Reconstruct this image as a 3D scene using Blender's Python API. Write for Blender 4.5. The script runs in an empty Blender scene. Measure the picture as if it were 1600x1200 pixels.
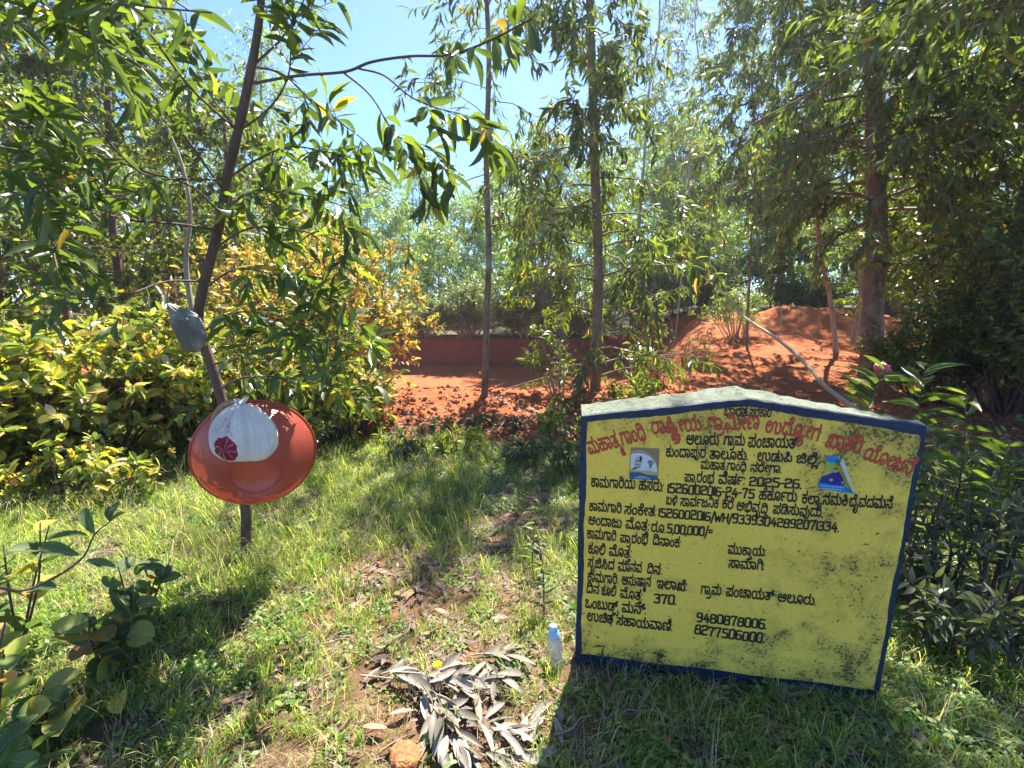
import bpy, math, random
import numpy as np
from mathutils import Vector, Matrix
from mathutils.geometry import tessellate_polygon

scene = bpy.context.scene
COL = scene.collection
PI = math.pi

# ------------------------------------------------------------------ camera
CAM_H = 1.4
PITCH = math.atan(130 / 750)
cam = bpy.data.cameras.new("camera")
cam.sensor_width = 36
cam.lens = 16.875
cam.clip_start = 0.05
cam.clip_end = 2000
cam_ob = bpy.data.objects.new("camera", cam)
cam_ob.location = (0, 0, CAM_H)
cam_ob.rotation_euler = (PI / 2 - PITCH, 0, 0)
COL.objects.link(cam_ob)
scene.camera = cam_ob

# ------------------------------------------------------------------ sky, sun, exposure
SUN_EL, SUN_AZ = math.radians(57), math.radians(20)   # azimuth measured from +Y towards +X
world = bpy.data.worlds.new("World")
scene.world = world
world.use_nodes = True
wn = world.node_tree
sky = wn.nodes.new("ShaderNodeTexSky")
sky.sky_type = 'NISHITA'
sky.sun_disc = False
sky.sun_elevation = SUN_EL
sky.sun_rotation = SUN_AZ
sky.air_density = 0.7
sky.dust_density = 0.2
sky.ozone_density = 10.0
bg = wn.nodes["Background"]
bg.inputs["Strength"].default_value = 0.098
wn.links.new(sky.outputs[0], bg.inputs["Color"])
sun = bpy.data.lights.new("sun", 'SUN')
sun.energy = 4.6
sun.angle = math.radians(0.53)
sun.color = (1.0, 0.94, 0.84)
sun_ob = bpy.data.objects.new("sun", sun)
sd = Vector((math.sin(SUN_AZ) * math.cos(SUN_EL), math.cos(SUN_AZ) * math.cos(SUN_EL), math.sin(SUN_EL)))
sun_ob.rotation_euler = sd.to_track_quat('Z', 'Y').to_euler()
sun_ob.location = (3, 12, 20)
COL.objects.link(sun_ob)
scene.view_settings.view_transform = 'Standard'
scene.view_settings.look = 'None'
scene.view_settings.exposure = 2.0
scene.view_settings.gamma = 1
scene.view_settings.use_curve_mapping = False
scene.cycles.max_bounces = 8
scene.cycles.transparent_max_bounces = 8
HAZE = 0.0015

# ------------------------------------------------------------------ helpers
def at(px, py, y):
    """world point on the sight line through photo pixel (px,py) at world depth y"""
    v = Vector(((px - 800) / 750, 0, 0)) + Vector((0, math.cos(PITCH), -math.sin(PITCH))) \
        - Vector((0, math.sin(PITCH), math.cos(PITCH))) * ((py - 600) / 750)
    return Vector((0, 0, CAM_H)) + v * (y / v.y)

def tag(o, label=None, cat=None, group=None, kind=None):
    if label: o['label'] = label
    if cat: o['category'] = cat
    if group: o['group'] = group
    if kind: o['kind'] = kind
    return o

def link(name, me, parent=None, mat=None):
    o = bpy.data.objects.new(name, me)
    COL.objects.link(o)
    if parent is not None: o.parent = parent
    if mat is not None and me is not None and len(me.materials) == 0: me.materials.append(mat)
    return o

def empty(name, loc, label=None, cat=None, group=None):
    o = bpy.data.objects.new(name, None)
    o.location = loc
    o.empty_display_size = 0.1
    COL.objects.link(o)
    return tag(o, label, cat, group)

def np_mesh(name, V, quads=None, tris=None, smooth=True):
    """mesh from numpy arrays, quads (n,4) and tris (m,3)"""
    me = bpy.data.meshes.new(name)
    V = np.asarray(V, dtype=np.float32).reshape(-1, 3)
    parts, tot = [], []
    if quads is not None and len(quads):
        q = np.asarray(quads, dtype=np.int32).reshape(-1, 4); parts.append(q.ravel()); tot.append(np.full(len(q), 4, np.int32))
    if tris is not None and len(tris):
        t = np.asarray(tris, dtype=np.int32).reshape(-1, 3); parts.append(t.ravel()); tot.append(np.full(len(t), 3, np.int32))
    L = np.concatenate(parts); T = np.concatenate(tot)
    S = np.concatenate(([0], np.cumsum(T)[:-1])).astype(np.int32)
    me.vertices.add(len(V)); me.vertices.foreach_set("co", V.ravel())
    me.loops.add(len(L)); me.loops.foreach_set("vertex_index", L)
    me.polygons.add(len(T)); me.polygons.foreach_set("loop_start", S); me.polygons.foreach_set("loop_total", T)
    me.polygons.foreach_set("use_smooth", np.full(len(T), smooth))
    me.update(calc_edges=True)
    return me

def hash2(ix, iy, s):
    h = (ix * 374761393 + iy * 668265263 + s * 1442695041) & 0xffffffff
    h = ((h ^ (h >> 13)) * 1274126177) & 0xffffffff
    return ((h ^ (h >> 16)) & 0xffff) / 65535.0

def vnoise(x, y, s=0):
    x = np.asarray(x, float); y = np.asarray(y, float)
    ix = np.floor(x).astype(np.int64); iy = np.floor(y).astype(np.int64)
    fx = x - ix; fy = y - iy
    fx = fx * fx * (3 - 2 * fx); fy = fy * fy * (3 - 2 * fy)
    a, b = hash2(ix, iy, s), hash2(ix + 1, iy, s)
    c, d = hash2(ix, iy + 1, s), hash2(ix + 1, iy + 1, s)
    return (a + (b - a) * fx) * (1 - fy) + (c + (d - c) * fx) * fy

def fbm(x, y, o=4, s=0):
    r, a, t = 0, 1.0, 0
    for k in range(o):
        r = r + a * (vnoise(x, y, s + k) - .5); t += a
        x = np.asarray(x) * 2.03 + 3.1; y = np.asarray(y) * 2.03 + 7.7; a *= .5
    return r / t * 2          # about -1..1

def sst(a, b, x):
    t = np.clip((np.asarray(x, float) - a) / (b - a), 0, 1)
    return t * t * (3 - 2 * t)

# ------------------------------------------------------------------ node helpers
def new_mat(name):
    m = bpy.data.materials.new(name); m.use_nodes = True
    nt = m.node_tree
    return m, nt, nt.nodes["Principled BSDF"]

def node(nt, typ, **kw):
    n = nt.nodes.new(typ)
    for k, v in kw.items():
        if k.startswith('i_'):
            key = k[2:]
            n.inputs[int(key) if key.isdigit() else key].default_value = v
        else: setattr(n, k, v)
    return n

def ramp(nt, fac, stops, interp='LINEAR'):
    r = nt.nodes.new("ShaderNodeValToRGB"); e = r.color_ramp; e.interpolation = interp
    while len(e.elements) < len(stops): e.elements.new(0.5)
    for el, (p, c) in zip(e.elements, stops): el.position = p; el.color = (*c, 1) if len(c) == 3 else c
    if fac is not None: nt.links.new(fac, r.inputs[0])
    return r.outputs[0]

def noise_tex(nt, scale, detail=5, rough=.6, vec=None, dist=0):
    n = node(nt, "ShaderNodeTexNoise", i_Scale=scale, i_Detail=detail, i_Roughness=rough, i_Distortion=dist)
    if vec is not None: nt.links.new(vec, n.inputs["Vector"])
    return n.outputs[0]

def mixc(nt, fac, a, b, mode='MIX'):
    n = nt.nodes.new("ShaderNodeMix"); n.data_type = 'RGBA'; n.blend_type = mode
    for s, v in ((0, fac), (6, a), (7, b)):
        if isinstance(v, bpy.types.NodeSocket): nt.links.new(v, n.inputs[s])
        elif isinstance(v, (tuple, list)): n.inputs[s].default_value = (*v, 1)
        else: n.inputs[s].default_value = v
    return n.outputs[2]

def mth(nt, op, a, b=0.5):
    n = nt.nodes.new("ShaderNodeMath"); n.operation = op
    for s, v in ((0, a), (1, b)):
        if isinstance(v, bpy.types.NodeSocket): nt.links.new(v, n.inputs[s])
        else: n.inputs[s].default_value = v
    return n.outputs[0]

def bump(nt, bsdf, h, strength=.4, dist=.01):
    b = node(nt, "ShaderNodeBump", i_Strength=strength, i_Distance=dist)
    nt.links.new(h, b.inputs["Height"]); nt.links.new(b.outputs[0], bsdf.inputs["Normal"])

def obj_co(nt):
    return nt.nodes.new("ShaderNodeTexCoord").outputs["Object"]

def simple(name, col, rough=.7, var=.25, scale=20, bmp=.3, bd=.004, metallic=0):
    m, nt, b = new_mat(name)
    co = obj_co(nt)
    n = noise_tex(nt, scale, 6, .65, co)
    dk = tuple(c * (1 - var) for c in col); lt = tuple(min(1, c * (1 + var)) for c in col)
    nt.links.new(ramp(nt, n, [(.3, dk), (.7, lt)]), b.inputs["Base Color"])
    b.inputs["Roughness"].default_value = rough
    b.inputs["Metallic"].default_value = metallic
    if bmp: bump(nt, b, noise_tex(nt, scale * 3, 5, .6, co), bmp, bd)
    return m

def leaf_mat(name, stops, trans=.42, tcol=(1.9, 2.3, .9), rough=.34, spec=.6, gain=1.3, veins=False):
    """leaf: Principled front mixed with translucency, colour by leaf"""
    stops = [(p_, tuple(min(.8, v * gain) for v in c_)) for p_, c_ in stops]
    m, nt, b = new_mat(name)
    g = nt.nodes.new("ShaderNodeNewGeometry"); oi = nt.nodes.new("ShaderNodeObjectInfo")
    r = mth(nt, 'FRACT', mth(nt, 'ADD', g.outputs["Random Per Island"], oi.outputs["Random"]))
    c = ramp(nt, r, stops)
    co = obj_co(nt)
    c = mixc(nt, .35, c, ramp(nt, noise_tex(nt, 9, 3, .6, co), [(.3, (.35, .35, .35)), (.7, (1, 1, 1))]), 'MULTIPLY')
    if veins:   # midrib and side veins in the leaf's own coordinates
        s_ = nt.nodes.new("ShaderNodeSeparateXYZ"); nt.links.new(co, s_.inputs[0])
        ay = mth(nt, 'ABSOLUTE', s_.outputs[1], 0)
        w_ = mth(nt, 'ABSOLUTE', mth(nt, 'SINE', mth(nt, 'MULTIPLY', mth(nt, 'SUBTRACT', s_.outputs[0], mth(nt, 'MULTIPLY', ay, .55)), 26), 0), 0)
        v_ = mth(nt, 'MAXIMUM', mth(nt, 'LESS_THAN', ay, .022), mth(nt, 'MULTIPLY', mth(nt, 'LESS_THAN', w_, .13), .55))
        c = mixc(nt, mth(nt, 'MULTIPLY', v_, .6), c, (.30, .36, .14))
        sp_ = ramp(nt, noise_tex(nt, 5, 3, .7, co), [(.62, (0, 0, 0)), (.70, (.7, .7, .7))])
        c = mixc(nt, sp_, c, (.20, .12, .05))
        bump(nt, b, mth(nt, 'SUBTRACT', 1.0, v_), .35, .004)
    nt.links.new(c, b.inputs["Base Color"])
    b.inputs["Roughness"].default_value = rough
    b.inputs["Specular IOR Level"].default_value = spec
    t = nt.nodes.new("ShaderNodeBsdfTranslucent")
    nt.links.new(mixc(nt, 1.0, c, tcol, 'MULTIPLY'), t.inputs[0])
    mx = nt.nodes.new("ShaderNodeMixShader"); mx.inputs[0].default_value = trans
    nt.links.new(b.outputs[0], mx.inputs[1]); nt.links.new(t.outputs[0], mx.inputs[2])
    nt.links.new(mx.outputs[0], nt.nodes["Material Output"].inputs[0])
    return m

G = lambda *s: list(s)
MAT = {}
MAT['acacia'] = leaf_mat("acacia_leaf", [(0, (.040, .062, .022)), (.35, (.058, .090, .024)), (.7, (.085, .125, .026)), (.975, (.13, .17, .03)), (.99, (.32, .20, .03))], tcol=(2.3, 2.3, .75))
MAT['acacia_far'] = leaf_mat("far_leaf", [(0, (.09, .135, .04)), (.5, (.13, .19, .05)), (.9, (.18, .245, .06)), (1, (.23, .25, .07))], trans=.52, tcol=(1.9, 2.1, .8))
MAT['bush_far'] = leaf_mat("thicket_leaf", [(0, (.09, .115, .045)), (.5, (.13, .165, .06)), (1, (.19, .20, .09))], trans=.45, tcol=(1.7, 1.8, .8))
MAT['dense'] = leaf_mat("dense_leaf", [(0, (.036, .052, .02)), (.4, (.06, .085, .024)), (.85, (.10, .135, .028)), (.97, (.16, .19, .03)), (1, (.35, .22, .03))], trans=.46, gain=1.5, tcol=(2.2, 2.2, .75))
MAT['bright'] = leaf_mat("bright_leaf", [(0, (.07, .11, .02)), (.5, (.12, .17, .025)), (.95, (.18, .22, .03)), (1, (.32, .28, .04))], trans=.48, tcol=(2.1, 2.1, .7))
MAT['yellow'] = leaf_mat("yellow_leaf", [(0, (.12, .14, .035)), (.25, (.22, .22, .045)), (.5, (.38, .33, .06)), (.72, (.50, .35, .05)), (.88, (.52, .26, .05)), (1, (.36, .18, .09))], trans=.45, tcol=(1.5, 1.45, .85), rough=.42, gain=1.35)
MAT['yelgreen'] = leaf_mat("yellow_green_leaf", [(0, (.065, .095, .025)), (.25, (.12, .165, .035)), (.52, (.21, .25, .045)), (.74, (.34, .34, .06)), (.86, (.50, .38, .04)), (.92, (.48, .26, .06)), (1, (.32, .26, .20))], trans=.42, tcol=(1.6, 1.6, .75), rough=.35, gain=1.6)
MAT['weed'] = leaf_mat("weed_leaf", [(0, (.045, .06, .032)), (.5, (.08, .10, .048)), (1, (.13, .15, .085))], trans=.34, rough=.45, spec=.35, tcol=(2.0, 2.0, .8))
MAT['round'] = leaf_mat("round_leaf", [(0, (.045, .07, .028)), (.5, (.08, .12, .04)), (.66, (.13, .17, .055)), (.86, (.35, .26, .04)), (1, (.22, .10, .05))], trans=.34, rough=.6, spec=.3, veins=True)
MAT['dry'] = leaf_mat("dry_leaf", [(0, (.16, .11, .085)), (.35, (.22, .15, .12)), (.65, (.29, .20, .16)), (.9, (.26, .13, .07)), (1, (.36, .24, .13))], trans=.12, tcol=(1.1, 1, .8), rough=.6, spec=.35, gain=1.0)
MAT['drygrey'] = leaf_mat("dry_grey_leaf", [(0, (.10, .085, .065)), (.4, (.21, .18, .14)), (.8, (.34, .295, .24)), (1, (.27, .19, .12))], trans=.08, tcol=(1.1, 1, .9), rough=.5, spec=.35, gain=1.0)
MAT['grass'] = leaf_mat("grass_blade", [(0, (.07, .12, .025)), (.45, (.11, .18, .03)), (.7, (.19, .24, .05)), (.85, (.32, .30, .10)), (1, (.42, .34, .18))], trans=.55, tcol=(1.6, 1.6, .75), rough=.5, spec=.4, gain=1.9)
MAT['straw'] = leaf_mat("dry_grass", [(0, (.30, .24, .12)), (1, (.5, .42, .25))], trans=.3, tcol=(1.1, 1, .8), rough=.6)
MAT['cover'] = leaf_mat("creeping_leaf", [(0, (.05, .10, .02)), (.5, (.09, .16, .03)), (.9, (.15, .22, .05)), (1, (.32, .26, .06))], trans=.4, rough=.5, gain=1.7)

def bark_mat(name, a, b_, scale=14, lich=.0):
    m, nt, b = new_mat(name)
    co = obj_co(nt)
    mp = node(nt, "ShaderNodeMapping"); mp.inputs["Scale"].default_value = (1, 1, .28)
    nt.links.new(co, mp.inputs[0])
    n = noise_tex(nt, scale, 8, .7, mp.outputs[0])
    c = ramp(nt, n, [(.32, a), (.68, b_)])
    if lich: c = mixc(nt, ramp(nt, noise_tex(nt, 5, 4, .6, co), [(.5, (0, 0, 0)), (.65, (lich, lich, lich))]), c, (.40, .38, .30))
    nt.links.new(c, b.inputs["Base Color"]); b.inputs["Roughness"].default_value = .85
    bump(nt, b, n, .7, .012)
    return m
MAT['bark'] = bark_mat("bark", (.09, .058, .038), (.25, .17, .11), 16, .4)
MAT['bark_pale'] = bark_mat("pale_bark", (.22, .17, .12), (.42, .34, .25), 14)
MAT['bark_dark'] = bark_mat("dark_bark", (.06, .038, .028), (.16, .10, .07), 30)
MAT['bark_red'] = bark_mat("reddish_bark", (.09, .045, .035), (.21, .13, .10), 40)
# ------------------------------------------------------------------ terrain
def height(x, y):
    x = np.asarray(x, float); y = np.asarray(y, float)
    near = .025 * fbm(x * .9, y * .9, 3, 1) + .012 * fbm(x * 5, y * 5, 3, 5)
    h = near
    far = sst(3.6, 6, y)
    # spoil mound between the grass and the pit
    w = sst(-3.6, -2.2, x) * (1 - sst(2.2, 3.6, x))
    cl = fbm(x * 4, y * 4, 4, 11)
    h = h + w * (.20 + .10 * fbm(x * 1.3, y * 1.3, 2, 9)) * np.exp(-((y - 6.2 - .25 * x * .3) / .85) ** 2)
    h = h + far * (.055 * np.abs(cl) + .020 * fbm(x * 14, y * 14, 3, 21)) * (1 - sst(20, 24, y))
    # right bank rises away from the camera
    gully = .35 * fbm(y * .8, x * 0 + 2, 3, 31) + .22 * fbm(y * 3.1, x * 0 + 8, 3, 33)
    toe = 2.3 + (y - 8.8) * .14 + gully; crest = 3.3 + (y - 8.8) * .43 + gully * .6
    bank = sst(7.4, 9.2, y) * (np.clip(y - 8.0, 0, 9.5) * .105)
    bm = sst(toe, crest, x)
    h = h + bank * bm
    # spoil ridge on the bank
    t = np.clip((x - 8.0) / 4.5, 0, 1)
    cy = 15.0 - t * 2.2
    h = h + (.55 - .15 * t) * np.exp(-((y - cy) / 1.5) ** 2) * sst(6.0, 9.0, x) * (1 + .35 * fbm(x * 1.3, y * 1.3, 3, 45)) * (1 - sst(12.5, 15, x))
    h = h + bm * sst(8, 10, y) * (.10 * fbm((x + y) * 1.7, (x - y) * .5, 3, 41) - .16 * np.abs(fbm(x * 1.1 + 3, y * .55, 3, 43)) * sst(9, 12, y))
    # pit
    pit = sst(7.3, 8.7, y) * (1 - sst(17.55, 17.95 , y + .30 * fbm(x * .9, y * 0 + 5, 4, 51))) * sst(-7.5, -6.3, x) * (1 - bm)
    floor = -1.12 + .03 * fbm(x * 2, y * 2, 3, 61) + .28 * sst(16.2, 17.6, y) * (.6 + .8 * vnoise(x * 1.5, y * 1.5, 71)) * .6
    h = h * (1 - pit) + floor * pit
    h = h + pit * sst(17.1, 17.5, y) * .10 * fbm(x * 6, y * 6, 3, 57)
    # land behind
    h = h + sst(18, 60, y) * 1.0 + .10 * sst(17.9, 19, y) * (1 + fbm(x * .7, y * .7, 3, 81))
    return h

def H1(x, y): return float(height(np.array([x]), np.array([y]))[0])
def ground_at(px, py, z=0.0):
    d = at(px, py, 1.0) - Vector((0, 0, CAM_H))
    t = (z - CAM_H) / d.z
    p = Vector((0, 0, CAM_H)) + d * t
    for _ in range(6):
        zz = H1(p.x, p.y); t = (zz - CAM_H) / d.z; p = Vector((0, 0, CAM_H)) + d * t
    return p

def soil_mask(x, y):
    e = 4.55 - .75 * sst(.3, 2.0, x) + .9 * (1 - sst(-2.8, -1.4, x)) + .35 * fbm(x * 1.6, y * 1.6, 4, 91)
    m = sst(e - .18, e + .22, y) * (1 - sst(18.0, 18.4, y))
    # the bare trodden patch in the grass
    p = np.exp(-(((x + .58) / .60) ** 2 + ((y - 2.15) / .42) ** 2)) * 1.15
    p2 = np.exp(-(((x + .20) / .55) ** 2 + ((y - 1.5) / .40) ** 2)) * .85
    p3 = .55 * np.exp(-((x - .02 - .14 * (y - 3)) / .42) ** 2) * sst(2.2, 2.8, y)
    return m, np.clip(np.maximum(np.maximum(p, p3), p2) * (1.1 + .9 * fbm(x * 7, y * 7, 3, 95)), 0, 1)

xs = np.concatenate([-np.geomspace(400, 9.2, 26), np.arange(-9, 13.5, .10), np.geomspace(13.8, 400, 26)])
ys = np.concatenate([-np.geomspace(60, .6, 10), np.arange(-.4, 3, .07), np.arange(3, 9.5, .055), np.arange(9.5, 18.6, .085), np.geomspace(18.8, 900, 44)])
X, Y = np.meshgrid(xs, ys)
Z = height(X.ravel(), Y.ravel())
nx, ny = len(xs), len(ys)
ii = (np.arange(ny - 1)[:, None] * nx + np.arange(nx - 1)[None, :]).ravel()
gme = np_mesh("ground", np.c_[X.ravel(), Y.ravel(), Z], quads=np.c_[ii, ii + 1, ii + nx + 1, ii + nx])
sm, bp = soil_mask(X.ravel(), Y.ravel())
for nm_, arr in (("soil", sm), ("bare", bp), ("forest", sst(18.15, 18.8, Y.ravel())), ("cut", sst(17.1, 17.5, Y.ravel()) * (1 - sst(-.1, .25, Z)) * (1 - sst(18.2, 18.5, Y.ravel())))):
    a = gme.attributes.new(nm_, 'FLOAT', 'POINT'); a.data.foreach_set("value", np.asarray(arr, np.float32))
m, nt, b = new_mat("ground")
co = obj_co(nt)
def attr(nt, n):
    a = nt.nodes.new("ShaderNodeAttribute"); a.attribute_name = n; return a.outputs["Fac"]
n1 = noise_tex(nt, 3.2, 8, .65, co); n2 = noise_tex(nt, 38, 6, .7, co); n3 = noise_tex(nt, 160, 4, .7, co)
turf = mixc(nt, .5, ramp(nt, n2, [(.3, (.045, .035, .02)), (.5, (.10, .075, .045)), (.7, (.17, .13, .08))]), ramp(nt, n1, [(.35, (.07, .09, .03)), (.65, (.12, .09, .055))]))
red = mixc(nt, .45, ramp(nt, n1, [(.3, (.28, .07, .022)), (.5, (.38, .112, .042)), (.7, (.43, .155, .066))]), ramp(nt, n2, [(.3, (.21, .052, .018)), (.55, (.37, .118, .045)), (.75, (.45, .20, .10))]))
bare = ramp(nt, n2, [(.3, (.13, .06, .035)), (.6, (.30, .15, .09)), (.75, (.38, .24, .15))])
litter = ramp(nt, n2, [(.3, (.06, .045, .03)), (.6, (.15, .115, .08)), (.75, (.22, .18, .13))])
c = mixc(nt, attr(nt, "bare"), turf, bare)
c = mixc(nt, attr(nt, "soil"), c, red)
c = mixc(nt, attr(nt, "cut"), c, mixc(nt, .5, ramp(nt, n2, [(.35, (.12, .03, .018)), (.65, (.34, .11, .06))]), ramp(nt, noise_tex(nt, 5, 6, .7, co, 1), [(.35, (.13, .035, .02)), (.65, (.33, .12, .07))])))  # far pit wall: its shade is painted into the soil as darker red
c = mixc(nt, attr(nt, "forest"), c, litter)
nt.links.new(c, b.inputs["Base Color"]); b.inputs["Roughness"].default_value = .95
b.inputs["Specular IOR Level"].default_value = .15
bump(nt, b, mth(nt, 'ADD', n2, mth(nt, 'MULTIPLY', n3, .5)), .8, .02)
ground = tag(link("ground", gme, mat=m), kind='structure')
ground['label'] = 'grass turf giving way to red laterite earth with a dug pit'

# ------------------------------------------------------------------ leaf templates
def prof(kind):
    if kind == 'sickle': return [(.18, .62), (.5, 1.0), (.82, .55)], .16
    if kind == 'oval':   return [(.22, .55), (.62, 1.0), (.9, .62)], .0
    if kind == 'round':  return [(.05, .42), (.15, .72), (.3, .93), (.5, 1.0), (.7, .93), (.86, .68), (.95, .38)], .0
    if kind == 'lance':  return [(.2, .8), (.5, 1.0), (.8, .5)], .05
    if kind == 'sickle_fine': return [(.07, .3), (.18, .62), (.35, .9), (.5, 1), (.68, .85), (.85, .5)], .16
    if kind == 'oval_fine':   return [(.08, .25), (.25, .58), (.45, .87), (.65, 1), (.82, .88), (.94, .5)], 0
    if kind == 'lance_fine':  return [(.06, .35), (.2, .8), (.38, .97), (.55, .95), (.8, .5)], .05

def leaves_geo(P, D, N, L, W, kind='sickle', bend=.18, fold=.25, low=False, rng=None):
    """vectorised leaves: returns V, quads, tris"""
    n = len(P)
    S = np.cross(D, N); S /= np.linalg.norm(S, axis=1)[:, None] + 1e-9
    N = np.cross(S, D)
    st, sick = prof(kind)
    if low: st = [(.3, .85), (.72, .8)]
    sg = np.where(rng.random(n) < .5, -1, 1)[:, None] * (sick * (.5 + rng.random(n)))[:, None]
    bd = (bend * (.3 + 1.4 * rng.random(n)))[:, None]
    L_ = L[:, None]; W_ = (W * .5)[:, None]
    def cen(t): return P + L_ * (t * D + sg * (4 * t * (1 - t)) * S - bd * t * t * N)
    rows = [cen(0)]
    for t, w in st:
        c = cen(t)
        if low: rows += [c + W_ * w * S, c - W_ * w * S]
        else: rows += [c + W_ * w * (S + fold * N), c, c - W_ * w * (S - fold * N)]
    rows.append(cen(1.0))
    k = len(rows)
    V = np.stack(rows, 1).reshape(-1, 3)
    o = (np.arange(n) * k)[:, None]
    if low:
        q = o + np.array([[1, 2, 4, 3]]); t = np.stack([o + np.array([[0, 2, 1]]), o + np.array([[3, 4, 5]])], 1).reshape(-1, 3)
    else:
        ns = len(st); e = 3 * ns - 2
        ql = []
        for s in range(ns - 1):
            a = 1 + 3 * s; ql += [o + np.array([[a, a + 1, a + 4, a + 3]]), o + np.array([[a + 1, a + 2, a + 5, a + 4]])]
        q = np.stack(ql, 1).reshape(-1, 4)
        t = np.stack([o + np.array([[0, 2, 1]]), o + np.array([[0, 3, 2]]), o + np.array([[e, e + 1, e + 3]]), o + np.array([[e + 1, e + 2, e + 3]])], 1).reshape(-1, 3)
    return V, q, t

LEAFV = {}
def leaf_variants(kind, mat, k=6, bend=.2, fold=.25):
    key = (kind, mat, round(bend, 2))
    if key not in LEAFV:
        r = np.random.default_rng(hash(key[0]) % 1 + len(LEAFV) + 5); out = []
        for i in range(k):
            V, q, t = leaves_geo(np.zeros((1, 3)), np.array([[1., 0, 0]]), np.array([[0, 0, 1.]]), np.ones(1), np.ones(1), kind if kind == 'round' else kind + '_fine', bend, .11 if 'dry' in mat else fold, False, r)
            me = np_mesh("leaf", V, q, t); me.materials.append(MAT[mat]); out.append(me)
        LEAFV[key] = out
    return LEAFV[key]

def leaf_obj(root, P, D, N, L, W, kind, mat, rnd, bend=.2, name='leaf'):
    D = Vector(D).normalized(); S = D.cross(Vector(N)).normalized(); N = S.cross(D)
    if rnd.random() < .5: S = -S; 
    M = Matrix(((D.x * L, -S.x * W, N.x * L, P[0]), (D.y * L, -S.y * W, N.y * L, P[1]), (D.z * L, -S.z * W, N.z * L, P[2]), (0, 0, 0, 1)))
    o = bpy.data.objects.new(name, rnd.choice(leaf_variants(kind, mat, bend=bend)))
    COL.objects.link(o)
    if root is not None:
        o.parent = root
        M = Matrix.Translation(-Vector(root.location)) @ M
    o.matrix_basis = M
    return o

class Tubes:
    def __init__(s): s.V = []; s.Q = []; s.n = 0
    def add(s, pts, rad, sides=5, knob=0, rng=None):
        P = np.array([tuple(p) for p in pts], float); n = len(P)
        T = np.gradient(P, axis=0); T /= np.linalg.norm(T, axis=1)[:, None] + 1e-9
        ref = np.array([0., 1, 0]) if abs(T[0][1]) < .8 else np.array([1., 0, 0])
        A = np.cross(T, ref); A /= np.linalg.norm(A, axis=1)[:, None] + 1e-9
        B = np.cross(T, A)
        R = np.array(rad, float) if hasattr(rad, '__len__') else np.linspace(rad, rad, n)
        a = np.arange(sides) * 2 * PI / sides
        rr = R[:, None] * (1 + (knob * (rng.random((n, sides)) - .5) if knob else 0))
        ring = P[:, None, :] + rr[:, :, None] * (np.cos(a)[None, :, None] * A[:, None, :] + np.sin(a)[None, :, None] * B[:, None, :])
        s.V.append(ring.reshape(-1, 3))
        i = (np.arange(n - 1)[:, None] * sides + np.arange(sides)[None, :]); j = (np.arange(n - 1)[:, None] * sides + (np.arange(sides)[None, :] + 1) % sides)
        s.Q.append(np.stack([i, j, j + sides, i + sides], -1).reshape(-1, 4) + s.n)
        s.n += n * sides
    def build(s, name, mat, root):
        me = np_mesh(name, np.concatenate(s.V) - np.array(root.location if root else (0, 0, 0)), quads=np.concatenate(s.Q))
        return link(name, me, root, mat)

def smooth_poly(pts, k=4):
    """Catmull-Rom through points"""
    P = [np.array(tuple(p), float) for p in pts]; P = [2 * P[0] - P[1]] + P + [2 * P[-1] - P[-2]]
    out = []
    for i in range(1, len(P) - 2):
        for t in np.arange(k) / k:
            a, b_, c_, d = P[i - 1], P[i], P[i + 1], P[i + 2]
            out.append(.5 * ((2 * b_) + (c_ - a) * t + (2 * a - 5 * b_ + 4 * c_ - d) * t * t + (3 * b_ - a - 3 * c_ + d) * t ** 3))
    out.append(P[-2]); return np.array(out)

def wander(p, d, length, n, rng, wob=.25, grav=-.15):
    p = np.array(p, float); d = np.array(d, float); d /= np.linalg.norm(d)
    out = [p.copy()]
    for i in range(n):
        d = d + wob * rng.normal(size=3) * .5 + np.array([0, 0, grav / n]); d /= np.linalg.norm(d)
        p = p + d * length / n; out.append(p.copy())
    return np.array(out)

def seg_at(P, t):
    f = t * (len(P) - 1); i = min(int(f), len(P) - 2); return P[i] + (P[i + 1] - P[i]) * (f - i), P[i + 1] - P[i]

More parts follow.
